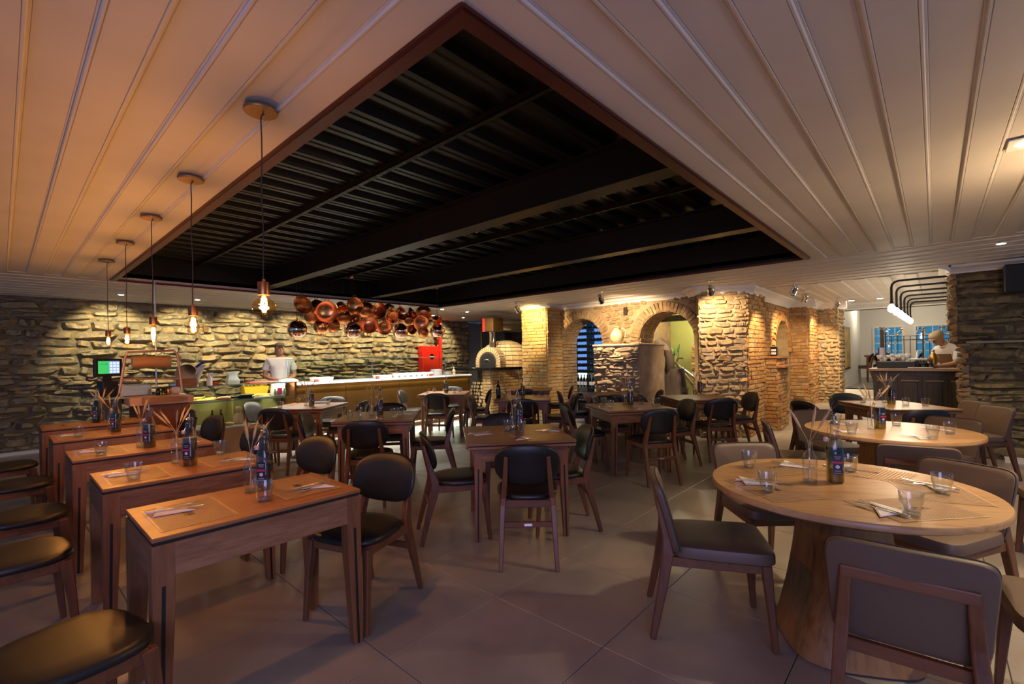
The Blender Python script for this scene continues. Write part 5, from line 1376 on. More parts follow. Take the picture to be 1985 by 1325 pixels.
# red fire cabinet and pipe on the wall
t = thing('fire_cabinet', 'red fire cabinet with round dark window on the stone wall', 'cabinet', (0,0,0))
MB().box(7.88, 8.46, 10.50, 10.72, 0.95, 1.74).build('box', W['red'], t, bevel=0.008)
MB().box(7.91, 8.36, 10.485, 10.50, 0.98, 1.71).build('door', W['red'], t, bevel=0.004)
MB().lathe([(0.001,0),(0.082,0)], 28, Matrix.Translation((8.18,10.483,1.44)) @ Matrix.Rotation(PI/2, 4, 'X'), cap0=False, cap1=False).build('round_window', W['blackg'], t)
MB().box(8.10, 8.26, 10.479, 10.483, 1.43, 1.46).build('window_label', W['label_white'], t)
t = thing('red_pipe', 'vertical red sprinkler pipe above the fire cabinet', 'pipe')
MB().tube([(8.56,10.58,0.95),(8.56,10.58,2.5)], 0.055, 14).build('pipe', W['red'], t, smooth=True)
MB().tube([(8.44,10.58,1.62),(8.53,10.58,1.62)], 0.04, 10).build('branch', W['red'], t)
# glass display case
t = thing('display_case', 'glass food display case left of the brass counter', 'display case')
X0, X1, Y0, Y1 = 1.62, 3.10, 7.42, 8.0
MB().box(X0, X1, Y0+0.10, Y1, 0.0, 0.46).build('plinth', pmat('tan_plinth', (0.40,0.27,0.17), (0.47,0.33,0.22), 6, rough=0.6), t, bevel=0.006)
MB().box(X0, X1, Y0+0.06, Y1, 0.46, 0.485).build('marble_shelf', W['porcelain'], t, bevel=0.003)
for z, y0 in ((0.84, Y0+0.04), (1.06, Y0+0.16)):
    s_ = MB().box(X0, X1, y0, Y1, z, z+0.010).build('glass_shelf', W['pane'], t)
    MB().box(X0, X1, y0-0.002, y0, z-0.001, z+0.012).build('shelf_edge', W['pane_edge'], s_)
MB().hexa([(X0,Y0+0.02,0.49),(X1,Y0+0.02,0.49),(X1,Y0+0.028,0.49),(X0,Y0+0.028,0.49),(X0,Y0+0.15,1.06),(X1,Y0+0.15,1.06),(X1,Y0+0.158,1.06),(X0,Y0+0.158,1.06)]).build('front_pane', W['pane'], t)
MB().box(X1+0.0, X1+0.035, Y0+0.02, Y1, 0.0, 1.07).build('end_post', W['copper_d'], t)
MB().box(X0, X1, Y1-0.02, Y1, 0.486, 0.84).build('back_panel', pmat('olive_panel', (0.33,0.27,0.09), rough=0.5), t)
MB().box(2.30, 2.32, Y0+0.3, Y1, 0.486, 0.84).build('divider', pmat('olive_panel2', (0.33,0.27,0.09), rough=0.5), t)
area('display_led', (2.36, 7.62, 1.055), (2.36, 7.66, 0.4), 1.4, 0.03, 2.6, (1.0,0.86,0.55))  # fill light added to brighten the case; no lamp part stands there
def pasta(label, cx, cy, cz, w, mt, n=26):
    tt = thing('pasta_tray', label, 'pasta', (cx, cy, cz), 0)
    MB().loft([[(-w*0.9,-0.10,0),(w*0.9,-0.10,0),(w*0.9,0.10,0),(-w*0.9,0.10,0)],[(-w,-0.12,0.02),(w,-0.12,0.02),(w,0.12,0.02),(-w,0.12,0.02)]]).build('tray', W['porcelain'], tt)
    m_ = MB()
    for k in range(n):
        a = RND.uniform(-0.5,0.5); p = Vector((RND.uniform(-w*0.85,w*0.85), RND.uniform(-0.09,0.09), 0.022+RND.uniform(0,0.035))); d = Vector((math.cos(a)*0.05, math.sin(a)*0.05, RND.uniform(-0.01,0.01)))
        m_.tube([p-d, p+d], 0.008, 5)
    m_.build('pasta', mt, tt)['kind'] = 'stuff'
YEL = pmat('fresh_pasta', (0.72,0.50,0.06), (0.80,0.62,0.16), 30, rough=0.6)
pasta('tray of yellow pasta at the left of the display shelf', 1.90, 7.68, 0.851, 0.16, YEL); pasta('heap of pale pasta at the right of the display shelf', 2.66, 7.62, 0.851, 0.13, YEL)
t = thing('ham', 'long pale cured ham piece in the middle of the display shelf', 'food', (2.17,7.62,0.852), 0.1)
MB().tube([(-0.13,0,0.02),(-0.05,0,0.028),(0.05,0,0.03),(0.13,0,0.018)], [0.006,0.026,0.03,0.008], 10).build('meat', pmat('cured', (0.52,0.26,0.14), rough=0.5), t, smooth=True)
t = thing('wine_bottle', 'dark wine bottle lying on its side on the display shelf', 'bottle', (2.42,7.58,0.888), 0)
MB().lathe([(0.030,0),(0.037,0.004),(0.037,0.19),(0.030,0.215),(0.014,0.24),(0.013,0.29),(0.016,0.295),(0.016,0.31)], 20, Matrix.Rotation(-PI/2, 4, 'Y') @ Matrix.Translation((0,0,-0.14))).build('glass_body', W['wine_glass'], t, smooth=True)
t = thing('yellow_crate', 'yellow plastic crate heaped with pasta in the display case', 'crate', (2.66,7.86,0.851), 0)
MB().loft([[(-0.15,-0.09,0),(0.15,-0.09,0),(0.15,0.09,0),(-0.15,0.09,0)],[(-0.18,-0.11,0.17),(0.18,-0.11,0.17),(0.18,0.11,0.17),(-0.18,0.11,0.17)]]).build('crate', pmat('yellow_plastic', (0.70,0.42,0.03), rough=0.4), t, bevel=0.006)
m_ = MB()
for k in range(60): m_.sphere((RND.uniform(-0.16,0.16), RND.uniform(-0.09,0.09), 0.17+RND.uniform(0,0.035)), 0.016, 6, 4)
m_.build('pasta', YEL, t)['kind'] = 'stuff'
t = thing('flour_bag', 'white paper bag with red and green print at the display case end', 'bag', (2.95,7.70,0.851), 0)
MB().loft([[(-0.09,-0.06,0),(0.09,-0.06,0),(0.09,0.06,0),(-0.09,0.06,0)],[(-0.095,-0.07,0.08),(0.095,-0.065,0.08),(0.095,0.065,0.08),(-0.095,0.065,0.08)],[(-0.085,-0.05,0.15),(0.09,-0.055,0.155),(0.085,0.05,0.15),(-0.09,0.05,0.155)],[(-0.11,-0.03,0.20),(0.12,-0.02,0.19),(0.10,0.03,0.20),(-0.10,0.02,0.19)]]).build('bag', W['napkin'], t, bevel=0.008)
MB().box(-0.035,0.035,-0.075,-0.0715,0.03,0.13).build('print', W['label_red'], t); MB().box(-0.08,-0.06,-0.075,-0.0715,0.02,0.12).box(0.06,0.08,-0.075,-0.0715,0.02,0.12).build('side_print', pmat('print_green', (0.02,0.16,0.06), rough=0.5), t)
for k, x in enumerate((2.02, 2.13)):
    t = thing('small_oil_bottle', 'small dark oil bottle on the lower display shelf, %s' % ['left of the two','right of the two'][k], 'bottle', (x,7.62,0.486), 0, 'oil bottles on the lower display shelf')
    MB().lathe([(0.028,0),(0.031,0.004),(0.031,0.13),(0.024,0.16),(0.012,0.185),(0.012,0.23),(0.015,0.235)], 16).build('glass_body', W['oil_dark'], t, smooth=True)
    MB().lathe([(0.0315,0.03),(0.0315,0.09)], 16, cap0=False, cap1=False).build('label', W['label'], t)
for k, (x, h, l_) in enumerate(((2.36,0.25,'tall cloth sack tied with a red ribbon on the lower display shelf'), (2.56,0.16,'small cloth sack right of the tied tall sack'))):
    t = thing('cloth_sack', l_, 'sack', (x,7.64,0.486), 0, 'cloth sacks')
    MB().lathe([(0.05,0),(0.068,0.02),(0.066,h*0.45),(0.03,h*0.66),(0.022,h*0.72),(0.04,h*0.9),(0.03,h)], 14).build('sack', pmat('sackcloth', (0.60,0.50,0.36), rough=0.9, bump=0.4, bscale=20) if k == 0 else bpy.data.materials['sackcloth'], t, smooth=True)
    MB().lathe([(0.026,h*0.67),(0.028,h*0.70),(0.026,h*0.73)], 12).build('ribbon', W['label_red'] if k == 0 else W['wheat'], t)
t = thing('bread_loaf', 'small bread loaf in front of the oil bottles on the lower shelf', 'bread', (2.20,7.52,0.486)); MB().sphere((0,0,0.028), 0.03, 14, 8, (2.4,1.1,0.95)).build('loaf', pmat('bread', (0.55,0.36,0.17), rough=0.8), t, smooth='full')
t = thing('wine_bottle', 'dark wine bottle standing at the right end of the lower display shelf', 'bottle', (2.98,7.60,0.486))
MB().lathe([(0.033,0),(0.037,0.004),(0.037,0.17),(0.028,0.20),(0.014,0.22),(0.013,0.275),(0.016,0.28),(0.016,0.29)], 18).build('glass_body', W['wine_glass'], t, smooth=True)
# things on top of the case
t = thing('meat_slicer', 'grey meat slicer behind the wooden box', 'slicer', (1.78,7.85,1.0705), -0.5)
MB().box(-0.19,0.17,-0.12,0.12,0.0,0.06).build('base', W['brushed'], t, bevel=0.015); MB().lathe([(0.001,-0.012),(0.125,-0.008),(0.13,0.0),(0.125,0.01),(0.001,0.03)], 32, Matrix.Translation((0,-0.05,0.19)) @ Matrix.Rotation(1.15, 4, 'X')).build('blade_guard', W['brushed'], t, smooth=True)
MB().hexa([(-0.05,0.0,0.06),(0.12,0.0,0.06),(0.12,0.10,0.06),(-0.05,0.10,0.06),(0.0,-0.02,0.25),(0.22,-0.02,0.28),(0.22,0.06,0.30),(0.0,0.06,0.27)]).build('carriage', W['porcelain'], t, bevel=0.01); MB().tube([(0.12,-0.02,0.27),(0.22,-0.04,0.34)], 0.018, 10).build('handle', pmat('blue_handle', (0.02,0.03,0.25), rough=0.4), t)
t = thing('wooden_box', 'small reddish wooden box on the left of the display case', 'box', (1.72,7.62,1.0705)); MB().box(-0.11,0.11,-0.07,0.07,0,0.10).build('box', W['oak_x'], t, bevel=0.004); MB().box(-0.113,0.113,-0.073,0.073,0.095,0.11).build('lid', W['oak_x'], t, bevel=0.003)
t = thing('spray_bottle', 'clear white spray bottle on the display case', 'bottle', (2.02,7.72,1.0705)); MB().lathe([(0.035,0),(0.037,0.004),(0.036,0.10),(0.016,0.135),(0.014,0.15)], 16).build('body', W['porcelain'], t, smooth=True); MB().box(-0.015,0.05,-0.012,0.012,0.15,0.18).box(0.03,0.045,-0.008,0.008,0.10,0.152).build('trigger', W['porcelain'], t, bevel=0.003)
t = thing('red_dish', 'small red dish behind the spray bottle', 'dish', (2.12,7.86,1.0705)); MB().lathe([(0.03,0),(0.06,0.03),(0.055,0.03),(0.026,0.005)], 18).build('dish', W['red'], t, smooth=True)
t = thing('bag_stack', 'translucent pale plastic bag of flour on the display case', 'bag', (2.32,7.74,1.0705)); MB().loft([[(-0.075,-0.06,0),(0.075,-0.06,0),(0.075,0.06,0),(-0.075,0.06,0)],[(-0.085,-0.065,0.06),(0.085,-0.065,0.06),(0.085,0.065,0.06),(-0.085,0.065,0.06)],[(-0.055,-0.03,0.13),(0.055,-0.03,0.13),(0.055,0.03,0.13),(-0.055,0.03,0.13)],[(-0.10,-0.03,0.19),(0.10,-0.02,0.185),(0.095,0.03,0.19),(-0.09,0.03,0.185)]]).build('bag', pmat('milky_plastic', (0.55,0.66,0.56), rough=0.25), t, bevel=0.006)
t = thing('red_tray', 'flat red tray on the display case before the cook', 'tray', (2.72,7.75,1.0705)); MB().box(-0.2,0.2,-0.12,0.12,0,0.02).build('tray', pmat('pinkish_red', (0.60,0.09,0.07), rough=0.4), t, bevel=0.006)
t = thing('white_cloth', 'crumpled white cloth at the right end of the display case', 'cloth', (3.18,7.86,1.0205)); MB().sphere((0,0,0.045), 0.075, 16, 9, (2.2,1.2,0.62)).build('cloth', W['napkin'], t, smooth='full')
# cash and cutting station
t = thing('carving_station', 'copper brown carving station with trapezoid tube frame', 'station', (0,0,0))
MB().box(1.10, 1.64, 7.10, 7.62, 0.0, 0.90).build('cabinet', pmat('copper_brown', (0.20,0.062,0.022), (0.26,0.085,0.03), 3, rough=0.3, metal=0.35), t, bevel=0.004)
MB().box(1.02, 1.66, 7.02, 7.64, 0.90, 0.99).build('slab', pmat('pink_wood', (0.52,0.30,0.20), (0.58,0.36,0.25), 6, (0.2,1,1), rough=0.5), t, bevel=0.004)
bd = MB(); bd.prism([(-0.20,-0.055),(-0.19,-0.068),(0.20,-0.05),(0.255,-0.02),(0.255,0.02),(0.20,0.05),(-0.19,0.068),(-0.20,0.055)], 0, 0.012, Matrix.Translation((1.33,7.022,0.955)) @ Matrix.Rotation(PI/2, 4, 'X') @ Matrix.Scale(0.62, 4, (0,1,0)))
bd.build('board', pmat('board_brown', (0.28,0.14,0.06), rough=0.5), t)
def PC(px, py): p = py_(px, py, 7.25); return (p.x, p.y, p.z)
MB().tube([PC(231,762),PC(243,690),PC(248,682),PC(337,679),PC(344,686),PC(353,757)], 0.014, 8).build('tube_frame', W['copper_tube'], t, smooth=True)
MB().tube([PC(236,735),PC(350,733)], 0.010, 8).tube([PC(257,740),PC(257,733)], 0.008, 6).build('cross_tube', W['copper_tube'], t)
a_, b_2 = PC(256,702), PC(330,700)
rl = MB().tube([a_, b_2], 0.075, 20).build('paper_roll', pmat('kraft_roll', (0.36,0.19,0.075), rough=0.6), t, smooth=True)
MB().tube([(a_[0]-0.05,a_[1],a_[2]+0.05),(b_2[0]+0.12,b_2[1],b_2[2]+0.05)], 0.009, 8).build('roll_rod', W['copper_tube'], t)
t = thing('glass_ledge', 'low glass ledge left of the carving station', 'shelf', (0,0,0)); MB().box(0.70,1.01,7.25,7.75,0.985,1.0).build('pane', W['pane'], t); MB().box(0.70,1.01,7.245,7.25,0.983,1.002).build('edge', W['pane_edge'], t); MB().box(0.78,1.0,7.4,7.74,0.0,0.984).build('base', pmat('dark_slate_base', (0.05,0.045,0.035), rough=0.7), t)
t = thing('cash_terminal', 'cash terminal with green and white screen on a black stand', 'screen', (0.90,7.66,1.0005), 0.45)
MB().box(-0.085,0.085,-0.06,0.06,0.0,0.19).build('stand', W['black'], t, bevel=0.008); MB().box(-0.035,0.035,-0.02,0.03,0.19,0.30).build('neck', W['black'], t)
mon = MB().box(-0.155,0.155,-0.03,0.01,0.25,0.47).build('monitor', W['black'], t, bevel=0.006)
MB().box(-0.12,0.0,-0.0325,-0.031,0.285,0.44).build('green_half', emis('screen_green', (0.05,0.55,0.13), 0.55), mon); MB().box(0.0,0.12,-0.0325,-0.031,0.285,0.44).build('white_half', emis('screen_white', (0.30,0.45,0.75), 0.5), mon)
sg = MB()
for i in range(3):
    for j in range(4): sg.box(0.008+0.038*i, 0.038+0.038*i, -0.0335,-0.0327, 0.292+0.036*j, 0.318+0.036*j)
sg.build('screen_keys', emis('screen_keys', (0.7,0.8,1.0), 0.6), mon)
sd_ = text_mesh('screen_text', '11:11 900', 0.022, emis('screen_text', (0.02,0.10,0.05), 0.3)); put('screen_text', sd_, mon, Matrix.Translation((-0.06,-0.0338,0.40)) @ Matrix.Rotation(PI/2, 4, 'X'))
t = thing('steel_box', 'brushed steel box beside the cash terminal', 'box', (1.16,7.66,0.992), 0.05); MB().box(-0.16,0.16,-0.10,0.10,0,0.14).build('box', W['brushed'], t, bevel=0.006)
for k, (x, c_) in enumerate(((1.36,'wine_glass'),(1.42,'oil_dark'),(1.47,'copper_d'))):
    t = thing('spice_jar', 'small dark jar inside the tube frame, %s of three' % ['left','middle','right'][k], 'jar', (x,7.40,0.991), 0, 'jars on the carving station'); MB().lathe([(0.022,0),(0.024,0.004),(0.024,0.075),(0.016,0.085)], 14).build('jar', W[c_], t, smooth=True); MB().lathe([(0.018,0.085),(0.018,0.10)], 14).build('lid', W['black'], t)
t = thing('plastic_bag', 'clear crumpled plastic bag on the right of the carving station', 'bag', (1.56,7.45,0.991)); MB().sphere((0,0,0.05), 0.065, 12, 8, (1.1,0.9,0.8)).build('bag', pmat('clear_plastic', (0.6,0.56,0.52), rough=0.15), t, smooth=True)
t = thing('steel_pole', 'thin steel pole rising behind the carving station', 'pole', (1.40,7.7,0)); MB().tube([(0,0,0),(0,0,HC)], 0.010, 8).build('pole', W['brushed'], t); MB().lathe([(0.03,0),(0.03,0.01)], 12).build('foot', W['brushed'], t)
t = thing('wall_bracket', 'small square bronze bracket high on the rubble wall', 'bracket', (2.75,10.72,2.06)); MB().box(-0.04,0.04,-0.03,0.08,-0.06,0.05).build('plate', W['canopy'], t, bevel=0.004); MB().box(-0.008,0.008,-0.02,0.0,0.05,0.085).build('hook', W['canopy'], t)

# domed oven on a brick base with firewood niche
OV = Vector((8.45, 8.05, 0))
t = thing('pizza_oven', 'domed brick pizza oven on a black slab with firewood below', 'oven', (0,0,0))
MB().box(7.62, 9.15, 7.62, 8.95, 1.09, 1.155).build('slab', W['blackg'], t, bevel=0.006)
base = MB().prism([(7.75,7.72),(7.75,8.0),(8.15,8.0),(8.15,8.6),(9.1,8.6),(9.1,7.72)], 0.0, 1.09).build('base', W['mortar_y'], t)
P = course((7.75,8.0,0), (0,-1,0), (-1,0,0), 0.28, 1.09, 'brick', (0.062,0.08), (0.16,0.25), (0.012,0.028), rot=0.015, seed=31)
P = course((7.75,7.72,0), (1,0,0), (0,-1,0), 1.35, 1.09, 'brick', (0.062,0.08), (0.16,0.25), (0.012,0.028), rot=0.015, seed=32, out=P)
us = units('brick', W['brick_y'])
for M in P: put('brick', us[RND.randrange(len(us))][2], base, M)
dc = Vector((8.55, 8.02, 1.155)); DR, DH = 0.66, 0.66
MB().lathe([(DR-0.02,0),(DR-0.025,0.1)]+[((DR-0.025)*math.cos(a), 0.1+(DH-0.12)*math.sin(a)) for a in [PI/2*k/10 for k in range(1,10)]]+[(0.02,DH-0.02)], 40, Matrix.Translation(dc)).build('dome_core', pmat('oven_joint', (0.10,0.085,0.05), rough=0.9), t, smooth=True)
rows = 9
dm = t
for r_i in range(rows):
    e0, e1 = r_i/rows, (r_i+1)/rows
    def pt(e, a, k=1.0):
        if e < 0.16: rr, zz = DR, e/0.16*0.10
        else:
            an = (e-0.16)/0.84*PI/2; rr, zz = DR*math.cos(an)**0.85 if an < PI/2-1e-3 else 0.02, 0.10+(DH-0.10)*math.sin(an)
        return dc+Vector((rr*k*math.cos(a), rr*k*math.sin(a), zz*(1 if k == 1 else 0.985)))
    n_ = max(6, int(24*max(math.cos(max(0,(e0-0.16)/0.84)*PI/2), 0.25)))
    n_ = 24 if r_i < 7 else (16 if r_i < 8 else 8)
    for k in range(n_):
        a0, a1 = 2*PI*k/n_+0.008*24/n_, 2*PI*(k+1)/n_-0.008*24/n_; g = 0.010
        o_ = [pt(e0+g, a0), pt(e0+g, a1), pt(e1-g, a1), pt(e1-g, a0)]; i_ = [pt(e0+g, a0, 0.94), pt(e0+g, a1, 0.94), pt(e1-g, a1, 0.94), pt(e1-g, a0, 0.94)]
        vis = (math.cos((a0+a1)/2)*0.74+math.sin((a0+a1)/2)*0.67) < 0.35 or r_i > 6
        if vis: MB().hexa(i_+o_).build('tile', W['oven_brick'], t)
# mouth arch towards the camera side
md = Vector((-0.97,-0.22,0)).normalized(); ms = Vector((0.22,-0.97,0)).normalized(); mc = dc+md*0.80
MM = Matrix(((ms.x,0,md.x,mc.x),(ms.y,0,md.y,mc.y),(0,1,0,mc.z),(0,0,0,1)))     # local x across, y up, z outwards
def arch_pt(r, f):                                # half round on short legs
    leg = 0.14; tot = leg*2+PI*r; s_ = f*tot
    if s_ < leg: return (r, s_)
    if s_ > tot-leg: return (-r, tot-s_)
    a = (s_-leg)/r; return (r*math.cos(a), leg+r*math.sin(a))
nv = 21
for k in range(nv):
    f0, f1 = (k+0.06)/nv, (k+0.94)/nv
    q0, q1, Q0, Q1 = arch_pt(0.205, f0), arch_pt(0.205, f1), arch_pt(0.345, f0), arch_pt(0.345, f1)
    pts = [MM @ Vector((*q, z)) for z in (-0.55, 0.0) for q in (q0, q1, Q1, Q0)]
    MB().hexa(pts).build('arch_brick', W['oven_brick'], t, bevel=0.006)
core = MB().loft([[tuple(MM @ Vector((*arch_pt(0.335, k/24), z))) for k in range(25)] for z in (-0.55,-0.02)]).build('arch_core', bpy.data.materials['oven_joint'], t)
soot = MB().loft([[tuple(MM @ Vector((*arch_pt(0.235, k/24), 0.001))) for k in range(25)], [tuple(MM @ Vector((*arch_pt(0.235, k/24), 0.004))) for k in range(25)]]).build('soot_ring', pmat('soot', (0.05,0.042,0.032), rough=0.9), t)
MB().loft([[tuple(MM @ Vector((*arch_pt(0.195, k/24), 0.004))) for k in range(25)], [tuple(MM @ Vector((*arch_pt(0.195, k/24), 0.018))) for k in range(25)]]).build('mouth_door', W['black'], t)
MB().tube([MM @ Vector((-0.07,0.14,0.02)), MM @ Vector((-0.05,0.19,0.05)), MM @ Vector((0.05,0.19,0.05)), MM @ Vector((0.07,0.14,0.02))], 0.008, 8).build('door_handle', W['brushed'], t)
ch = mc-md*0.25
MB().lathe([(0.10,0.42),(0.09,0.47),(0.085,0.48),(0.085,0.86)], 24, Matrix.Translation((ch.x,ch.y,1.155))).build('flue', W['chrome'], t, smooth=True)
MB().lathe([(0.095,0.60),(0.095,0.62)], 24, Matrix.Translation((ch.x,ch.y,1.155))).lathe([(0.12,0.40),(0.12,0.44)], 24, Matrix.Translation((ch.x,ch.y,1.155))).build('flue_ring', W['copper'], t, smooth=True)
hd_ = MB().box(ch.x-0.15, ch.x+0.20, ch.y-0.16, ch.y+0.2, 2.02, 2.34).build('hood_box', W['brass'], t, bevel=0.004)
MB().box(ch.x-0.153, ch.x-0.15, ch.y+0.12, ch.y+0.2, 2.02, 2.34).build('red_edge', W['red'], hd_)
t2 = thing('steel_duct', 'round galvanised duct running to the right above the oven', 'duct')
MB().tube([(ch.x+0.2, ch.y-0.02, 2.18),(9.6, 7.75, 2.17),(11.39, 7.42, 2.16)], 0.13, 20).build('duct', W['brushed'], t2, smooth=True)
for f in (0.3, 0.75):
    p = Vector((ch.x+0.2, ch.y, 2.18)).lerp(Vector((9.6,7.75,2.17)), f); d = (Vector((9.6,7.75,2.17))-Vector((ch.x+0.2, ch.y, 2.18))).normalized()
    MB().tube([p, p+d*0.04], 0.137, 20).build('seam', W['brushed'], t2)
# firewood in the niche under the slab
RW = random.Random(5)
MB().box(7.74, 8.15, 8.0, 8.6, 0.0, 0.06).build('log_shelf', W['mortar_y'], t)
log_m = MB().lathe([(0.001,0.0),(0.9,0.0),(1.0,0.02),(1.0,1.0)], 9, cap0=False).mesh('log', W['bark'], smooth=False)
end_m = MB().lathe([(0.001,-0.004),(0.93,-0.004)], 9, cap0=False, cap1=False).mesh('cut_end', W['log_end'])
z = 0.10; nlog = 0; rowi = 0
while z < 0.86:
    y = 8.015; nlog = 0
    while y < 8.36:
        r = RW.uniform(0.030, 0.048)
        lg = put('firewood_log', log_m, None, Matrix.Translation((7.75+RW.uniform(-0.03,0.03), y+r, z)) @ Matrix.Rotation(PI/2, 4, 'Y') @ Matrix.Rotation(RW.uniform(0,6), 4, 'Z') @ Matrix.Diagonal((r, r*RW.uniform(0.8,1.1), 0.34, 1)))
        tag(lg, 'cut firewood log, %s row from the floor, %s from the right under the oven' % (ORD[rowi], ORD[nlog]), 'log', 'firewood under the oven'); put('cut_end', end_m, lg)
        y += 2*r+0.004; nlog += 1
    z += 0.085; rowi += 1
# ================================================================== PEOPLE
def skin_mesh(name, verts, edges, radii, root=0, sub=2):
    me = bpy.data.meshes.new(name); me.from_pydata([tuple(v) for v in verts], edges, [])
    o = bpy.data.objects.new(name, me); C.objects.link(o)
    o.modifiers.new('skin', 'SKIN'); s = o.modifiers.new('sub', 'SUBSURF'); s.levels = sub; s.render_levels = sub
    sv = me.skin_vertices[0].data
    for i, r in enumerate(radii):
        r = r if isinstance(r, tuple) else (r, r); sv[i].radius = r; sv[i].use_root = (i == root)
    dg = bpy.context.evaluated_depsgraph_get(); dg.update()
    m2 = bpy.data.meshes.new_from_object(o.evaluated_get(dg)); bpy.data.objects.remove(o); m2.name = name
    return m2
def chain(vs, es, rs, pts, rad, start=None):
    prev = start
    for p, r in zip(pts, rad):
        vs.append(Vector(p)); rs.append(r); i = len(vs)-1
        if prev is not None: es.append((prev, i))
        prev = i
    return prev
def head_mesh(name, M):
    """head with brow, nose, chin, ears, eye sockets; faces -Y, origin at the chin level centre of neck"""
    rings = []; n = 24
    prof = [(0.0,0.036,0.040,-0.018),(0.02,0.050,0.060,-0.020),(0.05,0.062,0.078,-0.012),(0.085,0.070,0.088,-0.004),(0.12,0.0735,0.094,0.0),(0.155,0.075,0.097,0.004),(0.185,0.070,0.090,0.008),(0.208,0.056,0.072,0.010),(0.222,0.034,0.044,0.010),(0.228,0.006,0.008,0.010)]
    for z, ax, ay, oy in prof:
        ring = []
        for i in range(n):
            a = 2*PI*i/n-PI/2; x = ax*math.cos(a); y = ay*math.sin(a)+oy
            f = -math.sin(a)
            if f > 0.8 and 0.045 < z < 0.06: y -= 0.004
            if 0.10 < z < 0.13 and f > 0.6 and abs(x) > 0.018: y += 0.007
            if 0.13 < z < 0.16 and f > 0.7: y -= 0.004
            ring.append((x, y, z))
        rings.append(ring)
    mb = MB().loft(rings, M=M)
    mb.add([(-0.013,-0.098,0.078),(0.013,-0.098,0.078),(0.0,-0.119,0.080),(-0.007,-0.094,0.125),(0.007,-0.094,0.125),(0.0,-0.098,0.128),(0.0,-0.094,0.070)], [(0,2,3),(2,1,4),(3,2,4),(0,1,2),(3,4,5),(0,6,1)], M)
    for s in (-1, 1):
        mb.sphere((0,0,0), 1.0, 8, 6, (1,1,1)) if False else None
        e = MB().sphere((s*0.075,0.008,0.105), 0.022, 10, 7, (0.35,0.7,1.25)); mb.add(e.v, e.f, M)
    return mb
def face_bits(t, head, M):
    e = MB()
    for s in (-1, 1): b_ = MB().sphere((s*0.028,-0.082,0.117), 0.0095, 10, 6, (1.25,0.7,0.75)); e.add(b_.v, b_.f, M)
    ob = e.build('eyes', W['porcelain'], head, smooth='full')
    e = MB()
    for s in (-1, 1):
        b_ = MB().sphere((s*0.028,-0.0895,0.117), 0.0045, 8, 5); e.add(b_.v, b_.f, M)
        e.add([(s*0.012,-0.0905,0.134),(s*0.044,-0.082,0.136),(s*0.044,-0.083,0.142),(s*0.012,-0.0925,0.141)], [(0,1,2,3)], M)
    e.build('irises_and_brows', W['hair'], head)
    l_ = MB(); l_.tube([M @ Vector((-0.024,-0.0845,0.050)), M @ Vector((0,-0.0935,0.051)), M @ Vector((0.024,-0.0845,0.050))], [0.002,0.0055,0.002], 6)
    l_.build('mouth', pmat('lips', (0.34,0.12,0.09), rough=0.5) if 'lips' not in bpy.data.materials else bpy.data.materials['lips'], head, smooth='full')
def hand(mb, wrist, d, up, s, curl=0.5):
    """palm, four jointed fingers of different lengths and a thumb; d = pointing direction, up = back of the hand"""
    d = Vector(d).normalized(); up = (Vector(up)-d*Vector(up).dot(d)).normalized(); sd = d.cross(up)*s; w = Vector(wrist)
    r = []
    for f, wd, th in ((0,0.026,0.019),(0.03,0.036,0.017),(0.065,0.041,0.015),(0.092,0.040,0.011)):
        c = w+d*f; r.append([tuple(c+sd*(wd*math.cos(a))+up*(th*math.sin(a))) for a in [2*PI*i/12 for i in range(12)]])
    mb.loft(r)
    for k, (o_, L) in enumerate(((-0.030,0.062),(-0.010,0.074),(0.011,0.070),(0.030,0.054))):
        b0 = w+d*0.086+sd*o_; a = curl; p = [b0]; dr = d
        for q, sg in enumerate((0.42,0.33,0.25)):
            an = a*(q+0.6); dr = (d*math.cos(an)-up*math.sin(an)).normalized(); p.append(p[-1]+dr*L*sg)
        mb.tube(p, [0.0095,0.009,0.008,0.006], 7)
    b0 = w+d*0.025-sd*0.026; dr = (d*0.7-sd*0.65-up*0.25).normalized(); dr2 = (d*0.9-sd*0.1-up*0.35).normalized()
    mb.tube([b0, b0+dr*0.035, b0+dr*0.035+dr2*0.032, b0+dr*0.035+dr2*0.055], [0.014,0.012,0.010,0.007], 7)

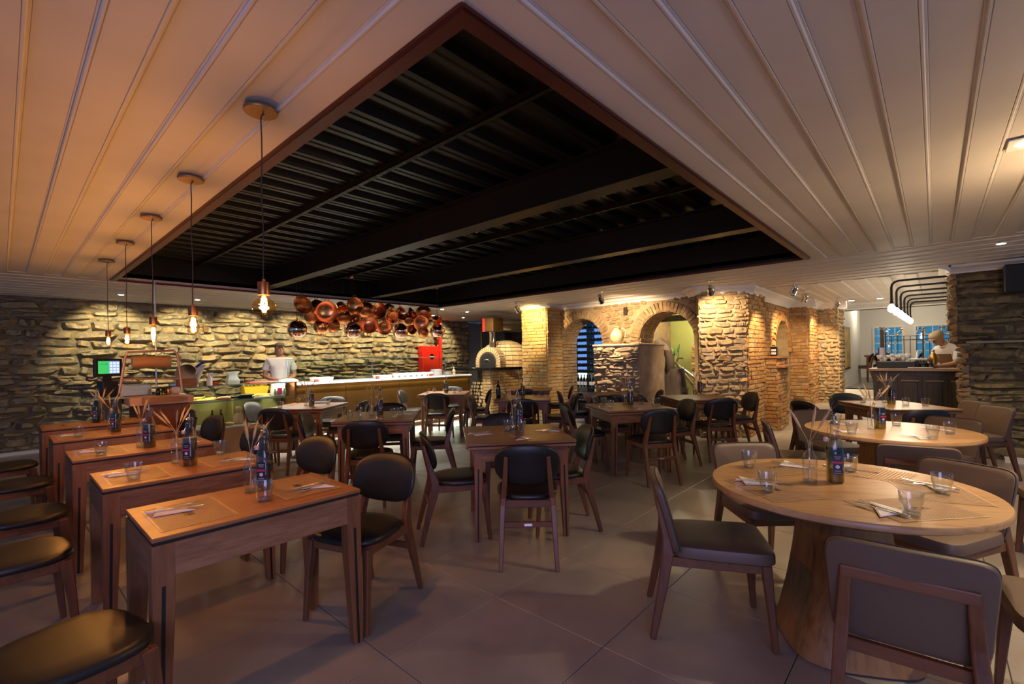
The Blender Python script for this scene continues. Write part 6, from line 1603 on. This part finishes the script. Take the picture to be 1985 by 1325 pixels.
def cook():
    base = Vector((3.46, 8.92, 0)); face = math.atan2(-0.9, -0.25)      # faces the room, chin up
    t = thing('person', 'cook in white t-shirt and dark cap standing behind the brass counter, hands together', 'person', base, face+PI/2)
    vs, es, rs = [], [], []
    pel = chain(vs, es, rs, [(0,0,0.95),(0,0.0,1.10),(0,-0.005,1.25),(0,0.0,1.38),(0,0.0,1.46),(0,-0.01,1.51),(0,-0.012,1.55)], [(0.155,0.105),(0.14,0.10),(0.16,0.11),(0.15,0.095),(0.085,0.075),(0.060,0.060),(0.056,0.058)])
    for s in (-1, 1):
        chain(vs, es, rs, [(s*0.09,0,0.86),(s*0.10,0,0.50),(s*0.105,0.01,0.10),(s*0.11,-0.10,0.045)], [0.088,0.062,0.042,0.04], 0)
        chain(vs, es, rs, [(s*0.175,0.0,1.40),(s*0.225,0.015,1.27),(s*0.245,0.01,1.13),(s*0.165,-0.13,1.085),(s*0.085,-0.235,1.075)], [0.058,0.052,0.043,0.036,0.027], 3)
    body = put('body', skin_mesh('body', vs, es, rs), t)
    body.data.materials.append(W['skin'])
    for p in body.data.polygons: p.use_smooth = True
    hm = MB(); hand(hm, (-0.085,-0.235,1.075), (0.75,-0.62,-0.10), (0,-0.3,1), 1, 0.55); hand(hm, (0.085,-0.235,1.075), (-0.70,-0.68,-0.05), (0,-0.3,1), -1, 0.6)
    hm.build('hands', W['skin'], body, smooth='full')
    M = Matrix.Translation((0,-0.018,1.505)) @ Matrix.Rotation(-0.22, 4, 'X') @ Matrix.Rotation(0.12, 4, 'Z')
    hd = head_mesh('head', M).build('head', W['skin'], t, smooth='full'); face_bits(t, hd, M)
    hr = MB()
    hr.loft([[(0.078*math.cos(a), 0.098*math.sin(a)+0.012, z) for a in [2*PI*i/20 for i in range(20)] ] for z in (0.10,0.15,0.19)] if False else [[(0.0765*math.cos(a), 0.095*math.sin(a)+0.014, z) for a in [PI*(-0.05+1.1*i/16) for i in range(17)]] for z in (0.075,0.12,0.165)], cap0=False, cap1=False, M=M)
    hr.build('hair', W['hair'], hd, smooth='full')
    cp = MB().lathe([(0.080,0.150),(0.084,0.165),(0.082,0.190),(0.068,0.222),(0.040,0.238),(0.002,0.242)], 22, M @ Matrix.Translation((0,0.006,0)) @ Matrix.Diagonal((0.98,1.24,1,1)), cap0=False)
    cp.prism([(0.068*math.cos(a), -0.095-0.045*math.sin(a)) for a in [PI*i/10 for i in range(11)]], 0.155, 0.162, M)
    cp.build('cap', W['cap_g'], t, smooth='full')
    # t-shirt
    vs, es, rs = [], [], []
    chain(vs, es, rs, [(0,0,0.93),(0,0,1.10),(0,-0.005,1.26),(0,0.0,1.38),(0,0.0,1.455),(0,-0.003,1.495)], [(0.175,0.125),(0.165,0.12),(0.18,0.128),(0.165,0.11),(0.09,0.085),(0.068,0.068)])
    for s in (-1, 1): chain(vs, es, rs, [(s*0.18,0.0,1.405),(s*0.228,0.013,1.29),(s*0.242,0.015,1.215)], [0.074,0.072,0.073], 3)
    sh = put('shirt', skin_mesh('shirt', vs, es, rs), t); sh.data.materials.append(W['tshirt'])
    for p in sh.data.polygons: p.use_smooth = True
    vs, es, rs = [], [], []
    chain(vs, es, rs, [(0,0,1.0),(0,0,0.90)], [(0.172,0.122),(0.168,0.125)])
    for s in (-1, 1): chain(vs, es, rs, [(s*0.09,0,0.80),(s*0.10,0,0.50),(s*0.105,0.01,0.07)], [0.102,0.078,0.066], 1)
    tr = put('trousers', skin_mesh('trousers', vs, es, rs), t); tr.data.materials.append(W['denim'])
    for p in tr.data.polygons: p.use_smooth = True
cook()
def barman():
    base = Vector((11.14, -0.24, 0.0)); face = math.atan2(0.75, -0.65)
    t = thing('person', 'barman in beige flat cap, white shirt and brown apron bending over the bar', 'person', base, face+PI/2)
    vs, es, rs = [], [], []
    chain(vs, es, rs, [(0,0.06,0.98),(0,0.045,1.12),(0,-0.02,1.28),(0,-0.10,1.41),(0,-0.145,1.47),(0,-0.185,1.515),(0,-0.21,1.54)], [(0.155,0.11),(0.145,0.105),(0.165,0.115),(0.15,0.10),(0.078,0.075),(0.055,0.057),(0.05,0.052)])
    for s in (-1, 1):
        chain(vs, es, rs, [(s*0.09,0.05,0.86),(s*0.10,0.03,0.50),(s*0.105,0.03,0.05),(s*0.11,-0.08,0.02)], [0.09,0.064,0.045,0.04], 0)
        chain(vs, es, rs, [(s*0.18,-0.10,1.40),(s*0.23,-0.13,1.27),(s*0.225,-0.18,1.16),(s*0.15,-0.30,1.13),(s*0.10,-0.38,1.12)], [0.06,0.054,0.045,0.037,0.028], 3)
    body = put('body', skin_mesh('body', vs, es, rs), t); body.data.materials.append(W['skin'])
    for p in body.data.polygons: p.use_smooth = True
    hm = MB(); hand(hm, (-0.10,-0.38,1.12), (0.3,-0.9,-0.2), (0,0.2,1), 1, 0.6); hand(hm, (0.10,-0.38,1.12), (-0.3,-0.9,-0.2), (0,0.2,1), -1, 0.6)
    hm.build('hands', W['skin'], body, smooth='full')
    M = Matrix.Translation((0,-0.20,1.50)) @ Matrix.Rotation(0.55, 4, 'X')
    hd = head_mesh('head', M).build('head', W['skin'], t, smooth='full'); face_bits(t, hd, M)
    cp = MB().lathe([(0.079,0.140),(0.090,0.165),(0.095,0.19),(0.080,0.222),(0.045,0.238),(0.002,0.240)], 22, M @ Matrix.Translation((0,-0.004,0)) @ Matrix.Diagonal((1.0,1.22,1,1)), cap0=False)
    cp.prism([(0.070*math.cos(a), -0.098-0.045*math.sin(a)) for a in [PI*i/10 for i in range(11)]], 0.145, 0.153, M)
    cp.build('cap', W['cap_b'], t, smooth='full')
    vs, es, rs = [], [], []
    chain(vs, es, rs, [(0,0.06,0.95),(0,0.045,1.12),(0,-0.02,1.28),(0,-0.10,1.41),(0,-0.15,1.475),(0,-0.175,1.50)], [(0.178,0.128),(0.168,0.122),(0.185,0.13),(0.168,0.115),(0.09,0.085),(0.072,0.072)])
    for s in (-1, 1): chain(vs, es, rs, [(s*0.185,-0.10,1.41),(s*0.232,-0.13,1.28),(s*0.23,-0.17,1.18)], [0.075,0.070,0.066], 3)
    sh = put('shirt', skin_mesh('shirt', vs, es, rs), t); sh.data.materials.append(W['tshirt'])
    for p in sh.data.polygons: p.use_smooth = True
    ap = MB().loft([[(0.20*math.sin(a), 0.05-0.165*math.cos(a), z) for a in [-1.3+2.6*i/14 for i in range(15)]]+[(0.19*math.sin(a), 0.05-0.150*math.cos(a), z) for a in [1.3-2.6*i/14 for i in range(15)]] for z in (0.45,0.8,1.08)])
    ap.loft([[(x, y-0.004-(z-1.08)*0.28, z) for x, y in ((-0.13,-0.105),(-0.06,-0.13),(0.06,-0.13),(0.13,-0.105),(0.13,-0.095),(-0.13,-0.095))] for z in (1.07,1.32)])
    ap.build('apron', W['apron'], t, smooth=True)
    vs, es, rs = [], [], []
    chain(vs, es, rs, [(0,0.06,1.0),(0,0.055,0.90)], [(0.170,0.125),(0.168,0.125)])
    for s in (-1, 1): chain(vs, es, rs, [(s*0.09,0.05,0.80),(s*0.10,0.03,0.50),(s*0.105,0.03,0.07)], [0.102,0.078,0.066], 1)
    tr = put('trousers', skin_mesh('trousers', vs, es, rs), t); tr.data.materials.append(W['denim'])
    for p in tr.data.polygons: p.use_smooth = True
barman()

# ================================================================== STONE JUG, CELLAR, STAIR HALL
p = px_(1196, 668, 7.75)
t = thing('clay_jug', 'pale round clay jug with handle on the low stone block', 'jug', (7.75, p.y, 1.60), math.radians(-60))
MB().lathe([(0.06,0.0),(0.075,0.005),(0.115,0.07),(0.130,0.13),(0.120,0.19),(0.085,0.245),(0.060,0.275),(0.062,0.30),(0.072,0.312),(0.066,0.312),(0.052,0.29),(0.052,0.27)], 32, cap1=False).build('body', pmat('pale_clay', (0.26,0.20,0.115), (0.34,0.265,0.16), 9, rough=0.45), t, smooth=True)
MB().tube([(0.062,0,0.285),(0.11,0,0.295),(0.165,0,0.25),(0.175,0,0.19),(0.15,0,0.14),(0.122,0,0.125)], [0.012,0.013,0.013,0.013,0.012,0.012], 10).build('handle', bpy.data.materials['pale_clay'], t, smooth=True)
MB().tube([(-0.055,0.02,0.285),(-0.06,0.035,0.32),(-0.02,0.05,0.345),(0.03,0.04,0.33),(0.05,0.025,0.29)], 0.010, 8).build('top_handle', bpy.data.materials['pale_clay'], t, smooth=True)
# wine rack with lying bottles, lit blue
rk = thing('wine_rack', 'tall steel wine rack full of lying bottles in the blue lit cellar', 'rack', (0,0,0))
RX = 9.75
ra, rb = px_(1115, 700, RX).y, px_(1172, 700, RX).y
y_hi, y_lo = max(ra, rb)+0.15, min(ra, rb)-0.05
fr = MB()
for y in (y_lo, (y_lo+y_hi)/2, y_hi): fr.box(RX-0.02, RX+0.30, y-0.012, y+0.012, 0.0, 2.3)
fr.build('uprights', W['black'], rk)
zs = [0.98+0.155*k for k in range(9)]
for z in zs+[0.62, 0.40, 0.22]: MB().box(RX-0.02, RX+0.30, y_lo, y_hi, z-0.012, z).build('shelf', W['brushed'], rk)
wb = None
def wine_bottle_proto(label):
    t_ = thing('wine_bottle', label, 'bottle')
    MB().lathe([(0.030,0),(0.037,0.004),(0.037,0.19),(0.030,0.215),(0.014,0.24),(0.013,0.29),(0.016,0.295),(0.016,0.305)], 14).build('glass_body', W['wine_glass'], t_, smooth=True)
    MB().lathe([(0.0376,0.05),(0.0376,0.13)], 14, cap0=False, cap1=False).build('label', W['napkin'], t_); index_kids(t_); return t_
LB = 'dark wine bottle lying in the rack of the blue lit cellar'; GB = 'bottles lying in the wine rack'
n_b = int((y_hi-y_lo-0.06)/0.088)
for zi, z in enumerate(zs):
    for k in range(n_b):
        LB = 'dark wine bottle, %s row from the bottom, %s from the right in the blue rack' % (ORD[zi], ORD[k]); loc = (RX+0.0, y_lo+0.06+0.088*k, z+0.0375); rot = (0, PI/2, RND.uniform(-0.05, 0.05))
        if wb is None: wb = wine_bottle_proto(LB); wb['group'] = GB; wb.location = loc; wb.rotation_euler = rot
        else: dup(wb, loc, 0, LB, GB, rot=rot)
for k in range(n_b):
    dup(wb, (RX+0.06, y_lo+0.06+0.088*k, 0.621), 0, 'dark wine bottle standing upright in the cellar rack, %s from the right' % ORD[k], 'bottles standing in the wine rack')
    for z in (0.22, 0.40): dup(wb, (RX, y_lo+0.06+0.088*k, z+0.0375), 0, 'dark wine bottle lying below the upright cellar bottles, %s row, %s from the right' % ('lower' if z < 0.3 else 'upper', ORD[k]), 'bottles lying low in the wine rack', rot=(0, PI/2, 0))
MB().box(RX+0.34, RX+0.36, y_lo, y_hi, 0.60, 0.96).build('light_panel', emis('cellar_panel', (0.75,0.85,0.85), 1.1), rk)
MB().box(RX+0.34, RX+0.36, y_lo, y_hi, 0.97, 2.3).build('blue_panel', emis('cellar_blue', (0.10,0.22,0.55), 0.75), rk)
area('cellar_light', (9.1, 5.7, 2.35), (9.6, 5.6, 1.2), 0.8, 0.3, 9, (0.35,0.55,1.0))
# driftwood trunk and steel machine in the second arch
t = thing('tree_trunk', 'tall dark driftwood trunk standing behind the low stone block', 'trunk', (0,0,0))
y_t = px_(1300, 700, 8.75).y
trk = MB(); n = 16; rings = []
for z, r, ox in ((0.0,0.34,0.0),(0.35,0.30,0.0),(0.7,0.25,0.02),(0.95,0.21,0.04),(1.12,0.20,0.05)):
    rings.append([(8.82+(r*(1+0.16*math.sin(3*a+z*2)+0.07*math.sin(7*a)))*math.cos(a)*0.8, y_t-ox+(r*(1+0.16*math.sin(3*a+z*2)+0.07*math.sin(7*a)))*math.sin(a), z) for a in [2*PI*i/n for i in range(n)]])
trk.loft(rings).build('trunk', W['trunk'], t, smooth='full')
MB().tube([(8.80,y_t+0.05,0.95),(8.72,y_t+0.0,1.3),(8.70,y_t+0.06,1.55),(8.70,y_t+0.18,1.66),(8.72,y_t+0.28,1.62)], [0.10,0.085,0.075,0.07,0.055], 10).build('limb', W['trunk'], t, smooth='full')
y_m = px_(1325, 720, 9.2).y
t = thing('stair_rail', 'polished steel stair rail rising behind the second arch', 'railing', (0,0,0))
q = [px_(1309, 702, 9.3), px_(1348, 752, 9.3), px_(1312, 706, 9.5), px_(1350, 735, 9.5)]
MB().tube([q[0], q[1]], 0.028, 10).build('lower_rail', W['chrome'], t, smooth=True); MB().tube([q[2], q[3]], 0.028, 10).build('upper_rail', W['chrome'], t, smooth=True)
MB().tube([px_(1310,704,9.4), px_(1315,694,9.4), px_(1326,694,9.4)], 0.022, 10).build('bend', W['chrome'], t, smooth=True)
q = px_(1345, 752, 9.3); MB().tube([(9.3, q.y, -0.0), (9.3, q.y, q.z)], 0.02, 8).tube([(9.35, q.y+0.22, 0), (9.35, q.y+0.22, q.z+0.22)], 0.02, 8).build('post', W['chrome'], t)
t = thing('serving_board', 'wooden board with a ham and a steel clamp beside the trunk', 'board', (9.85, y_t-0.34, 1.10), 0.3)
MB().box(-0.12,0.12,-0.16,0.16,0,0.025).build('board', W['oak_x'], t, bevel=0.004); MB().tube([(-0.05,-0.12,0.05),(0,0,0.07),(0.03,0.10,0.06),(0.06,0.2,0.10)], [0.03,0.05,0.03,0.012], 10).build('ham', pmat('ham_pale', (0.62,0.48,0.34), rough=0.5), t, smooth=True)
MB().box(-0.09,0.09,-0.12,0.12,-1.1,0.0).build('stand', W['brushed'], t); MB().tube([(0.06,-0.1,0.03),(0.06,-0.38,0.06)], 0.012, 8).build('clamp', W['chrome'], t)
t = thing('potted_plant', 'green leafy plant lit in the stair hall beyond the trunk', 'plant', (0,0,0))
c = px_(1303, 665, 10.2); lf = MB().prism([(0,0),(0.022,0.045),(0.018,0.085),(0,0.13),(-0.018,0.085),(-0.022,0.045)], 0, 0.002).mesh('leaf', W['leaf'])
MB().lathe([(0.10,0.0),(0.14,0.25),(0.13,0.26),(0.12,0.24)], 16, Matrix.Translation((10.2,c.y,0))).build('pot', W['black'], t)
for k in range(5):
    a = 2*PI*k/5; top = Vector((10.2+0.16*math.cos(a), c.y+0.16*math.sin(a), 1.1+0.13*k)); MB().tube([(10.2,c.y,0.2),(10.2+0.04*math.cos(a),c.y+0.04*math.sin(a),0.8), top], 0.007, 6).build('stem', W['bark'], t)
    for j in range(7):
        b_ = Vector((10.2,c.y,0.95)).lerp(top, 0.3+0.1*j); put('leaf', lf, t, Matrix.Translation(b_) @ Matrix.Rotation(RND.uniform(0,6.3), 4, 'Z') @ Matrix.Rotation(RND.uniform(0.2,1.3), 4, 'X') @ Matrix.Scale(RND.uniform(1.0,1.6), 4))
point('stair_hall_light', (9.9, 3.9, 2.3), 26, (1.0,0.93,0.66), 0.15)
area('stair_white', (10.1, 3.25, 2.4), (10.7, 3.2, 1.0), 0.3, 0.3, 12, (0.95,1.0,0.82))
t = thing('wall_hook', 'small dark iron bracket between the two arches', 'bracket', (8.34, px_(1212,608,8.34).y, 2.27)); MB().box(-0.02,0.05,-0.035,0.035,-0.075,0.075).build('plate', W['cord'], t, bevel=0.006); MB().box(-0.035,-0.02,-0.012,0.012,-0.05,0.05).build('hook', W['black'], t)

# ================================================================== SHELVES OF THE PASSAGE, BAR
t = thing('plank_shelf', 'upper thick plank shelf on the short brick pier', 'shelf', (0,0,0)); MB().box(9.30,10.10,2.03,2.36,1.292,1.33).build('plank', W['oak_x'], t, bevel=0.004)
t = thing('plank_shelf', 'lower long plank shelf projecting from the short brick pier', 'shelf', (0,0,0)); MB().box(9.30,10.95,1.96,2.085,1.125,1.165).build('plank', W['oak_x'], t, bevel=0.004)
t = thing('black_can', 'black printed tin on the upper plank shelf', 'tin', (9.62,2.20,1.331)); MB().box(-0.035,0.035,-0.055,0.055,0,0.17).build('tin', W['blackg'], t, bevel=0.008)
MB().box(-0.0365,-0.0352,-0.04,0.04,0.03,0.07).box(-0.0365,-0.0352,-0.04,0.04,0.09,0.13).build('print', W['label_white'], t)
BX = 10.2
t = thing('bar_counter', 'dark panelled wooden bar counter with pale worn top in the passage', 'bar', (0,0,0))
MB().box(BX, BX+0.55, -0.35, 0.80, 0.0, 1.05).build('carcass', W['panelwood'], t)
MB().box(BX-0.06, BX+0.60, -0.4, 0.86, 1.05, 1.09).build('top', wood('worn_bar_top', (0.20,0.12,0.07),(0.32,0.21,0.13),(0.42,0.30,0.2),'Y'), t, bevel=0.004)
for y0, y1 in ((0.50,0.76),(0.19,0.44),(-0.11,0.13),(-0.34,-0.17)):
    pn = MB().box(BX-0.022, BX, y0-0.03, y1+0.03, 0.12, 0.97).build('stile', W['panelwood'], t, bevel=0.003)
    MB().box(BX-0.034, BX-0.022, y0+0.03, y1-0.03, 0.22, 0.87).build('raised_panel', W['panelwood'], pn, bevel=0.01)
    MB().box(BX-0.036, BX-0.022, y0+0.01, y1-0.01, 0.88, 0.90).build('moulding', pmat('worn_edge', (0.22,0.15,0.09), rough=0.6) if 'worn_edge' not in bpy.data.materials else bpy.data.materials['worn_edge'], pn)
bb = thing('back_bar', 'low dark back counter behind the barman', 'counter', (0,0,0)); MB().box(11.55, 12.1, -0.35, 0.84, 0.12, 1.05).build('carcass', W['panelwood'], bb); MB().box(11.5, 12.15, -0.4, 0.86, 1.05, 1.09).build('top', W['panelwood'], bb, bevel=0.004)
t = thing('bar_tray', 'black crate of crockery on the left of the bar top', 'crate', (10.42,0.50,1.0905)); MB().box(-0.14,0.14,-0.25,0.25,0,0.115).build('crate', W['black'], t, bevel=0.006)
CUP = None
for k in range(10):
    y = 0.30+0.055*(k % 8); lab = 'white cup, %s of the pile around the black crate on the bar' % ORD[k]
    loc = (10.42+0.07*(k % 3)-0.05, 0.72-0.062*k, 1.2065+0.045*((k+1) % 2))
    if k >= 7: loc = (10.62, 0.55-0.10*(k-7), 1.27)
    if CUP is None:
        CUP = thing('white_cup', lab, 'cup', loc, 0, 'pile of white cups'); MB().lathe([(0.025,0),(0.03,0.004),(0.042,0.05),(0.045,0.07),(0.042,0.07),(0.036,0.03),(0.02,0.01)], 16).build('bowl', W['porcelain'], CUP, smooth=True)
        MB().tube([(0.042,0,0.055),(0.064,0,0.05),(0.06,0,0.025),(0.036,0,0.02)], 0.005, 6).build('handle', W['porcelain'], CUP, smooth=True); index_kids(CUP)
    else: dup(CUP, loc, k*0.9, lab)
for k, x in enumerate((0.155, 0.055)):
    t = thing('dark_jar', 'clear jar half full of dark coffee on the bar, %s of the pair' % ['left','right'][k], 'jar', (10.36,x,1.0905), 0, 'coffee jars on the bar'); MB().lathe([(0.042,0),(0.046,0.005),(0.046,0.14),(0.038,0.16)], 18, cap1=False).build('glass_body', W['glass'], t, smooth=True)
    MB().lathe([(0.040,0.004),(0.0445,0.008),(0.0445,0.085),(0.040,0.087)], 18).build('coffee', W['wine_glass'], t, smooth=True); MB().lathe([(0.046,0.16),(0.046,0.175),(0.01,0.18)], 18).build('lid', W['glass_base'], t)
t = thing('paper_pad', 'white paper pad on a black folder on the bar edge', 'papers', (10.24,0.18,1.0905), 0.1); MB().box(-0.06,0.06,-0.16,0.16,0,0.012).build('folder', W['black'], t); MB().box(-0.055,0.055,-0.15,0.16,0.0125,0.02).build('sheet', W['napkin'], t)
t = thing('bar_scale', 'black and white kitchen scale behind the cups on the bar', 'scale', (10.62,0.22,1.0905)); MB().box(-0.1,0.1,-0.12,0.12,0,0.12).build('base', W['black'], t, bevel=0.01); MB().box(-0.11,0.11,-0.13,0.13,0.14,0.16).build('pan', W['porcelain'], t, bevel=0.004); MB().lathe([(0.02,0.12),(0.02,0.14)], 12).build('stem', W['brushed'], t)
MB().tube([(0.05,0.02,0.16),(0.05,0.0,0.30)], 0.014, 8).build('handle', W['porcelain'], t)
t = thing('brass_tap', 'old brass coffee urn with taps beside the barman', 'urn', (10.5,0.02,1.0905)); MB().lathe([(0.05,0),(0.055,0.01),(0.03,0.03),(0.028,0.06),(0.07,0.11),(0.075,0.17),(0.05,0.22),(0.02,0.25),(0.015,0.28),(0.024,0.29),(0.004,0.31)], 18).build('body', W['brass_d'], t, smooth=True)
MB().tube([(-0.07,0,0.13),(-0.12,0,0.13),(-0.125,0,0.09)], 0.010, 8).tube([(-0.05,0.05,0.13),(-0.08,0.09,0.13),(-0.085,0.09,0.10)], 0.009, 8).build('tap', W['brass_d'], t, smooth=True)
# bedstead-like iron rack with knobs standing on the bar
t = thing('iron_rack', 'black iron rod rack with small brass knobs standing on the bar', 'rack', (0,0,0))
RXX = 11.75; y0, y1 = 0.72, -0.30
rk2 = MB(); rk2.tube([(RXX,y0,1.60),(RXX,y1,1.60)], 0.009, 6).tube([(RXX,y0,1.67),(RXX,y1,1.67)], 0.006, 6).build('rails', W['black'], t)
for k in range(12):
    y = y0+(y1-y0)*k/11; th = 0.018 if k in (0, 6, 11) else 0.009; zt = 1.75 if k in (0, 6, 8, 10) else 1.67
    MB().tube([(RXX,y,1.0905),(RXX,y,zt)], th*0.7, 6).build('rod', W['black'], t)
    if k in (0,2,6,7,9,11): MB().sphere((RXX,y,zt+0.015), 0.020, 10, 7).build('knob', W['brass_d'], t, smooth='full')
for k in range(6):
    a = RND.uniform(0.1, 0.6)*(1 if k % 2 else -1); y = 0.55-0.14*k
    MB().tube([(RXX,y,1.67),(RXX,y+0.03*a,1.74),(RXX,y+0.14*a,1.80)], 0.005, 6).build('scroll', W['brass_d'], t)
    MB().sphere((RXX,y+0.15*a,1.81), 0.024, 10, 7, (1,1.2,0.7)).build('lamp_knob', W['canopy'], t, smooth='full')
t = thing('bar_column', 'round steel and black column at the back left of the bar', 'column', (10.64,0.70,1.0905)); MB().tube([(0,0,0),(0,0,0.36)], 0.045, 14).build('sleeve', pmat('mauve_sleeve', (0.35,0.31,0.38), rough=0.4), t, smooth=True); MB().tube([(0,0,0.36),(0,0,0.68)], 0.028, 12).build('pipe', W['cord'], t, smooth=True); MB().lathe([(0.03,0.68),(0.04,0.70),(0.04,0.73),(0.02,0.74)], 14).build('head', W['steel'], t, smooth=True); MB().box(-0.02,0.0,0.045,0.06,0.0,0.36).build('cable_cover', W['black'], t)
t = thing('picture', 'framed yellow flower picture on the white wall by the steps', 'picture', (0,0,0)); MB().box(13.45,14.5,1.585,1.618,0.95,2.0).build('frame', W['panelwood'], t, bevel=0.004)
MB().box(13.5,14.45,1.578,1.585,1.0,1.95).build('canvas', pmat('yellow_painting', (0.62,0.40,0.06), (0.18,0.13,0.07), 4, rough=0.7), t)
# furniture of the window room
def far_table(label, x, y):
    dup(sq0, (x, y, 0.5), 0.1, label, 'square dining tables')
far_table('table by the left window of the far room', 16.6, 2.35); far_table('table by the middle windows of the far room', 17.6, 1.15)
for x, y, d, l_ in [(15.95,2.15,0,'nearest chair of the far room, by the left window'), (16.6,1.58,90,'chair at the right side of the far left table'), (17.2,2.2,180,'chair behind the far left table'), (16.95,1.05,0,'chair left of the bar column in the far room'), (17.5,0.55,90,'chair behind the bar tray in the far room'), (18.2,1.2,180,'chair under the middle window of the far room')]:
    o = dup(chair0, (x, y, 0.5), math.radians(d)-PI/2, 'walnut cafe chair, '+l_, G1)
point('window_room_light', (15.8, 1.2, 2.55), 17, HALO, 0.25); point('window_room_light', (18.2, 0.4, 2.5), 14, HALO, 0.25); point('window_room_light', (17.5, 3.2, 2.5), 12, HALO, 0.25)
# loudspeaker on the slate wall
t = thing('loudspeaker', 'black loudspeaker hung high on the slate wall', 'loudspeaker', (8.36,-0.80,2.25), math.radians(15))
MB().loft([[(-0.11,-0.2,-0.17),(-0.11,0.2,-0.17),(0.14,0.13,-0.17),(0.14,-0.13,-0.17)],[(-0.11,-0.2,0.17),(-0.11,0.2,0.17),(0.14,0.13,0.17),(0.14,-0.13,0.17)]]).build('cabinet', W['black'], t, bevel=0.012, seg=2)
MB().box(-0.118,-0.11,-0.185,0.185,-0.155,0.155).build('grille', pmat('speaker_grille', (0.018,0.018,0.02), rough=0.8), t, bevel=0.003); MB().tube([(0.10,0,0),(0.19,0,0)], 0.02, 10).build('bracket', W['black'], t)
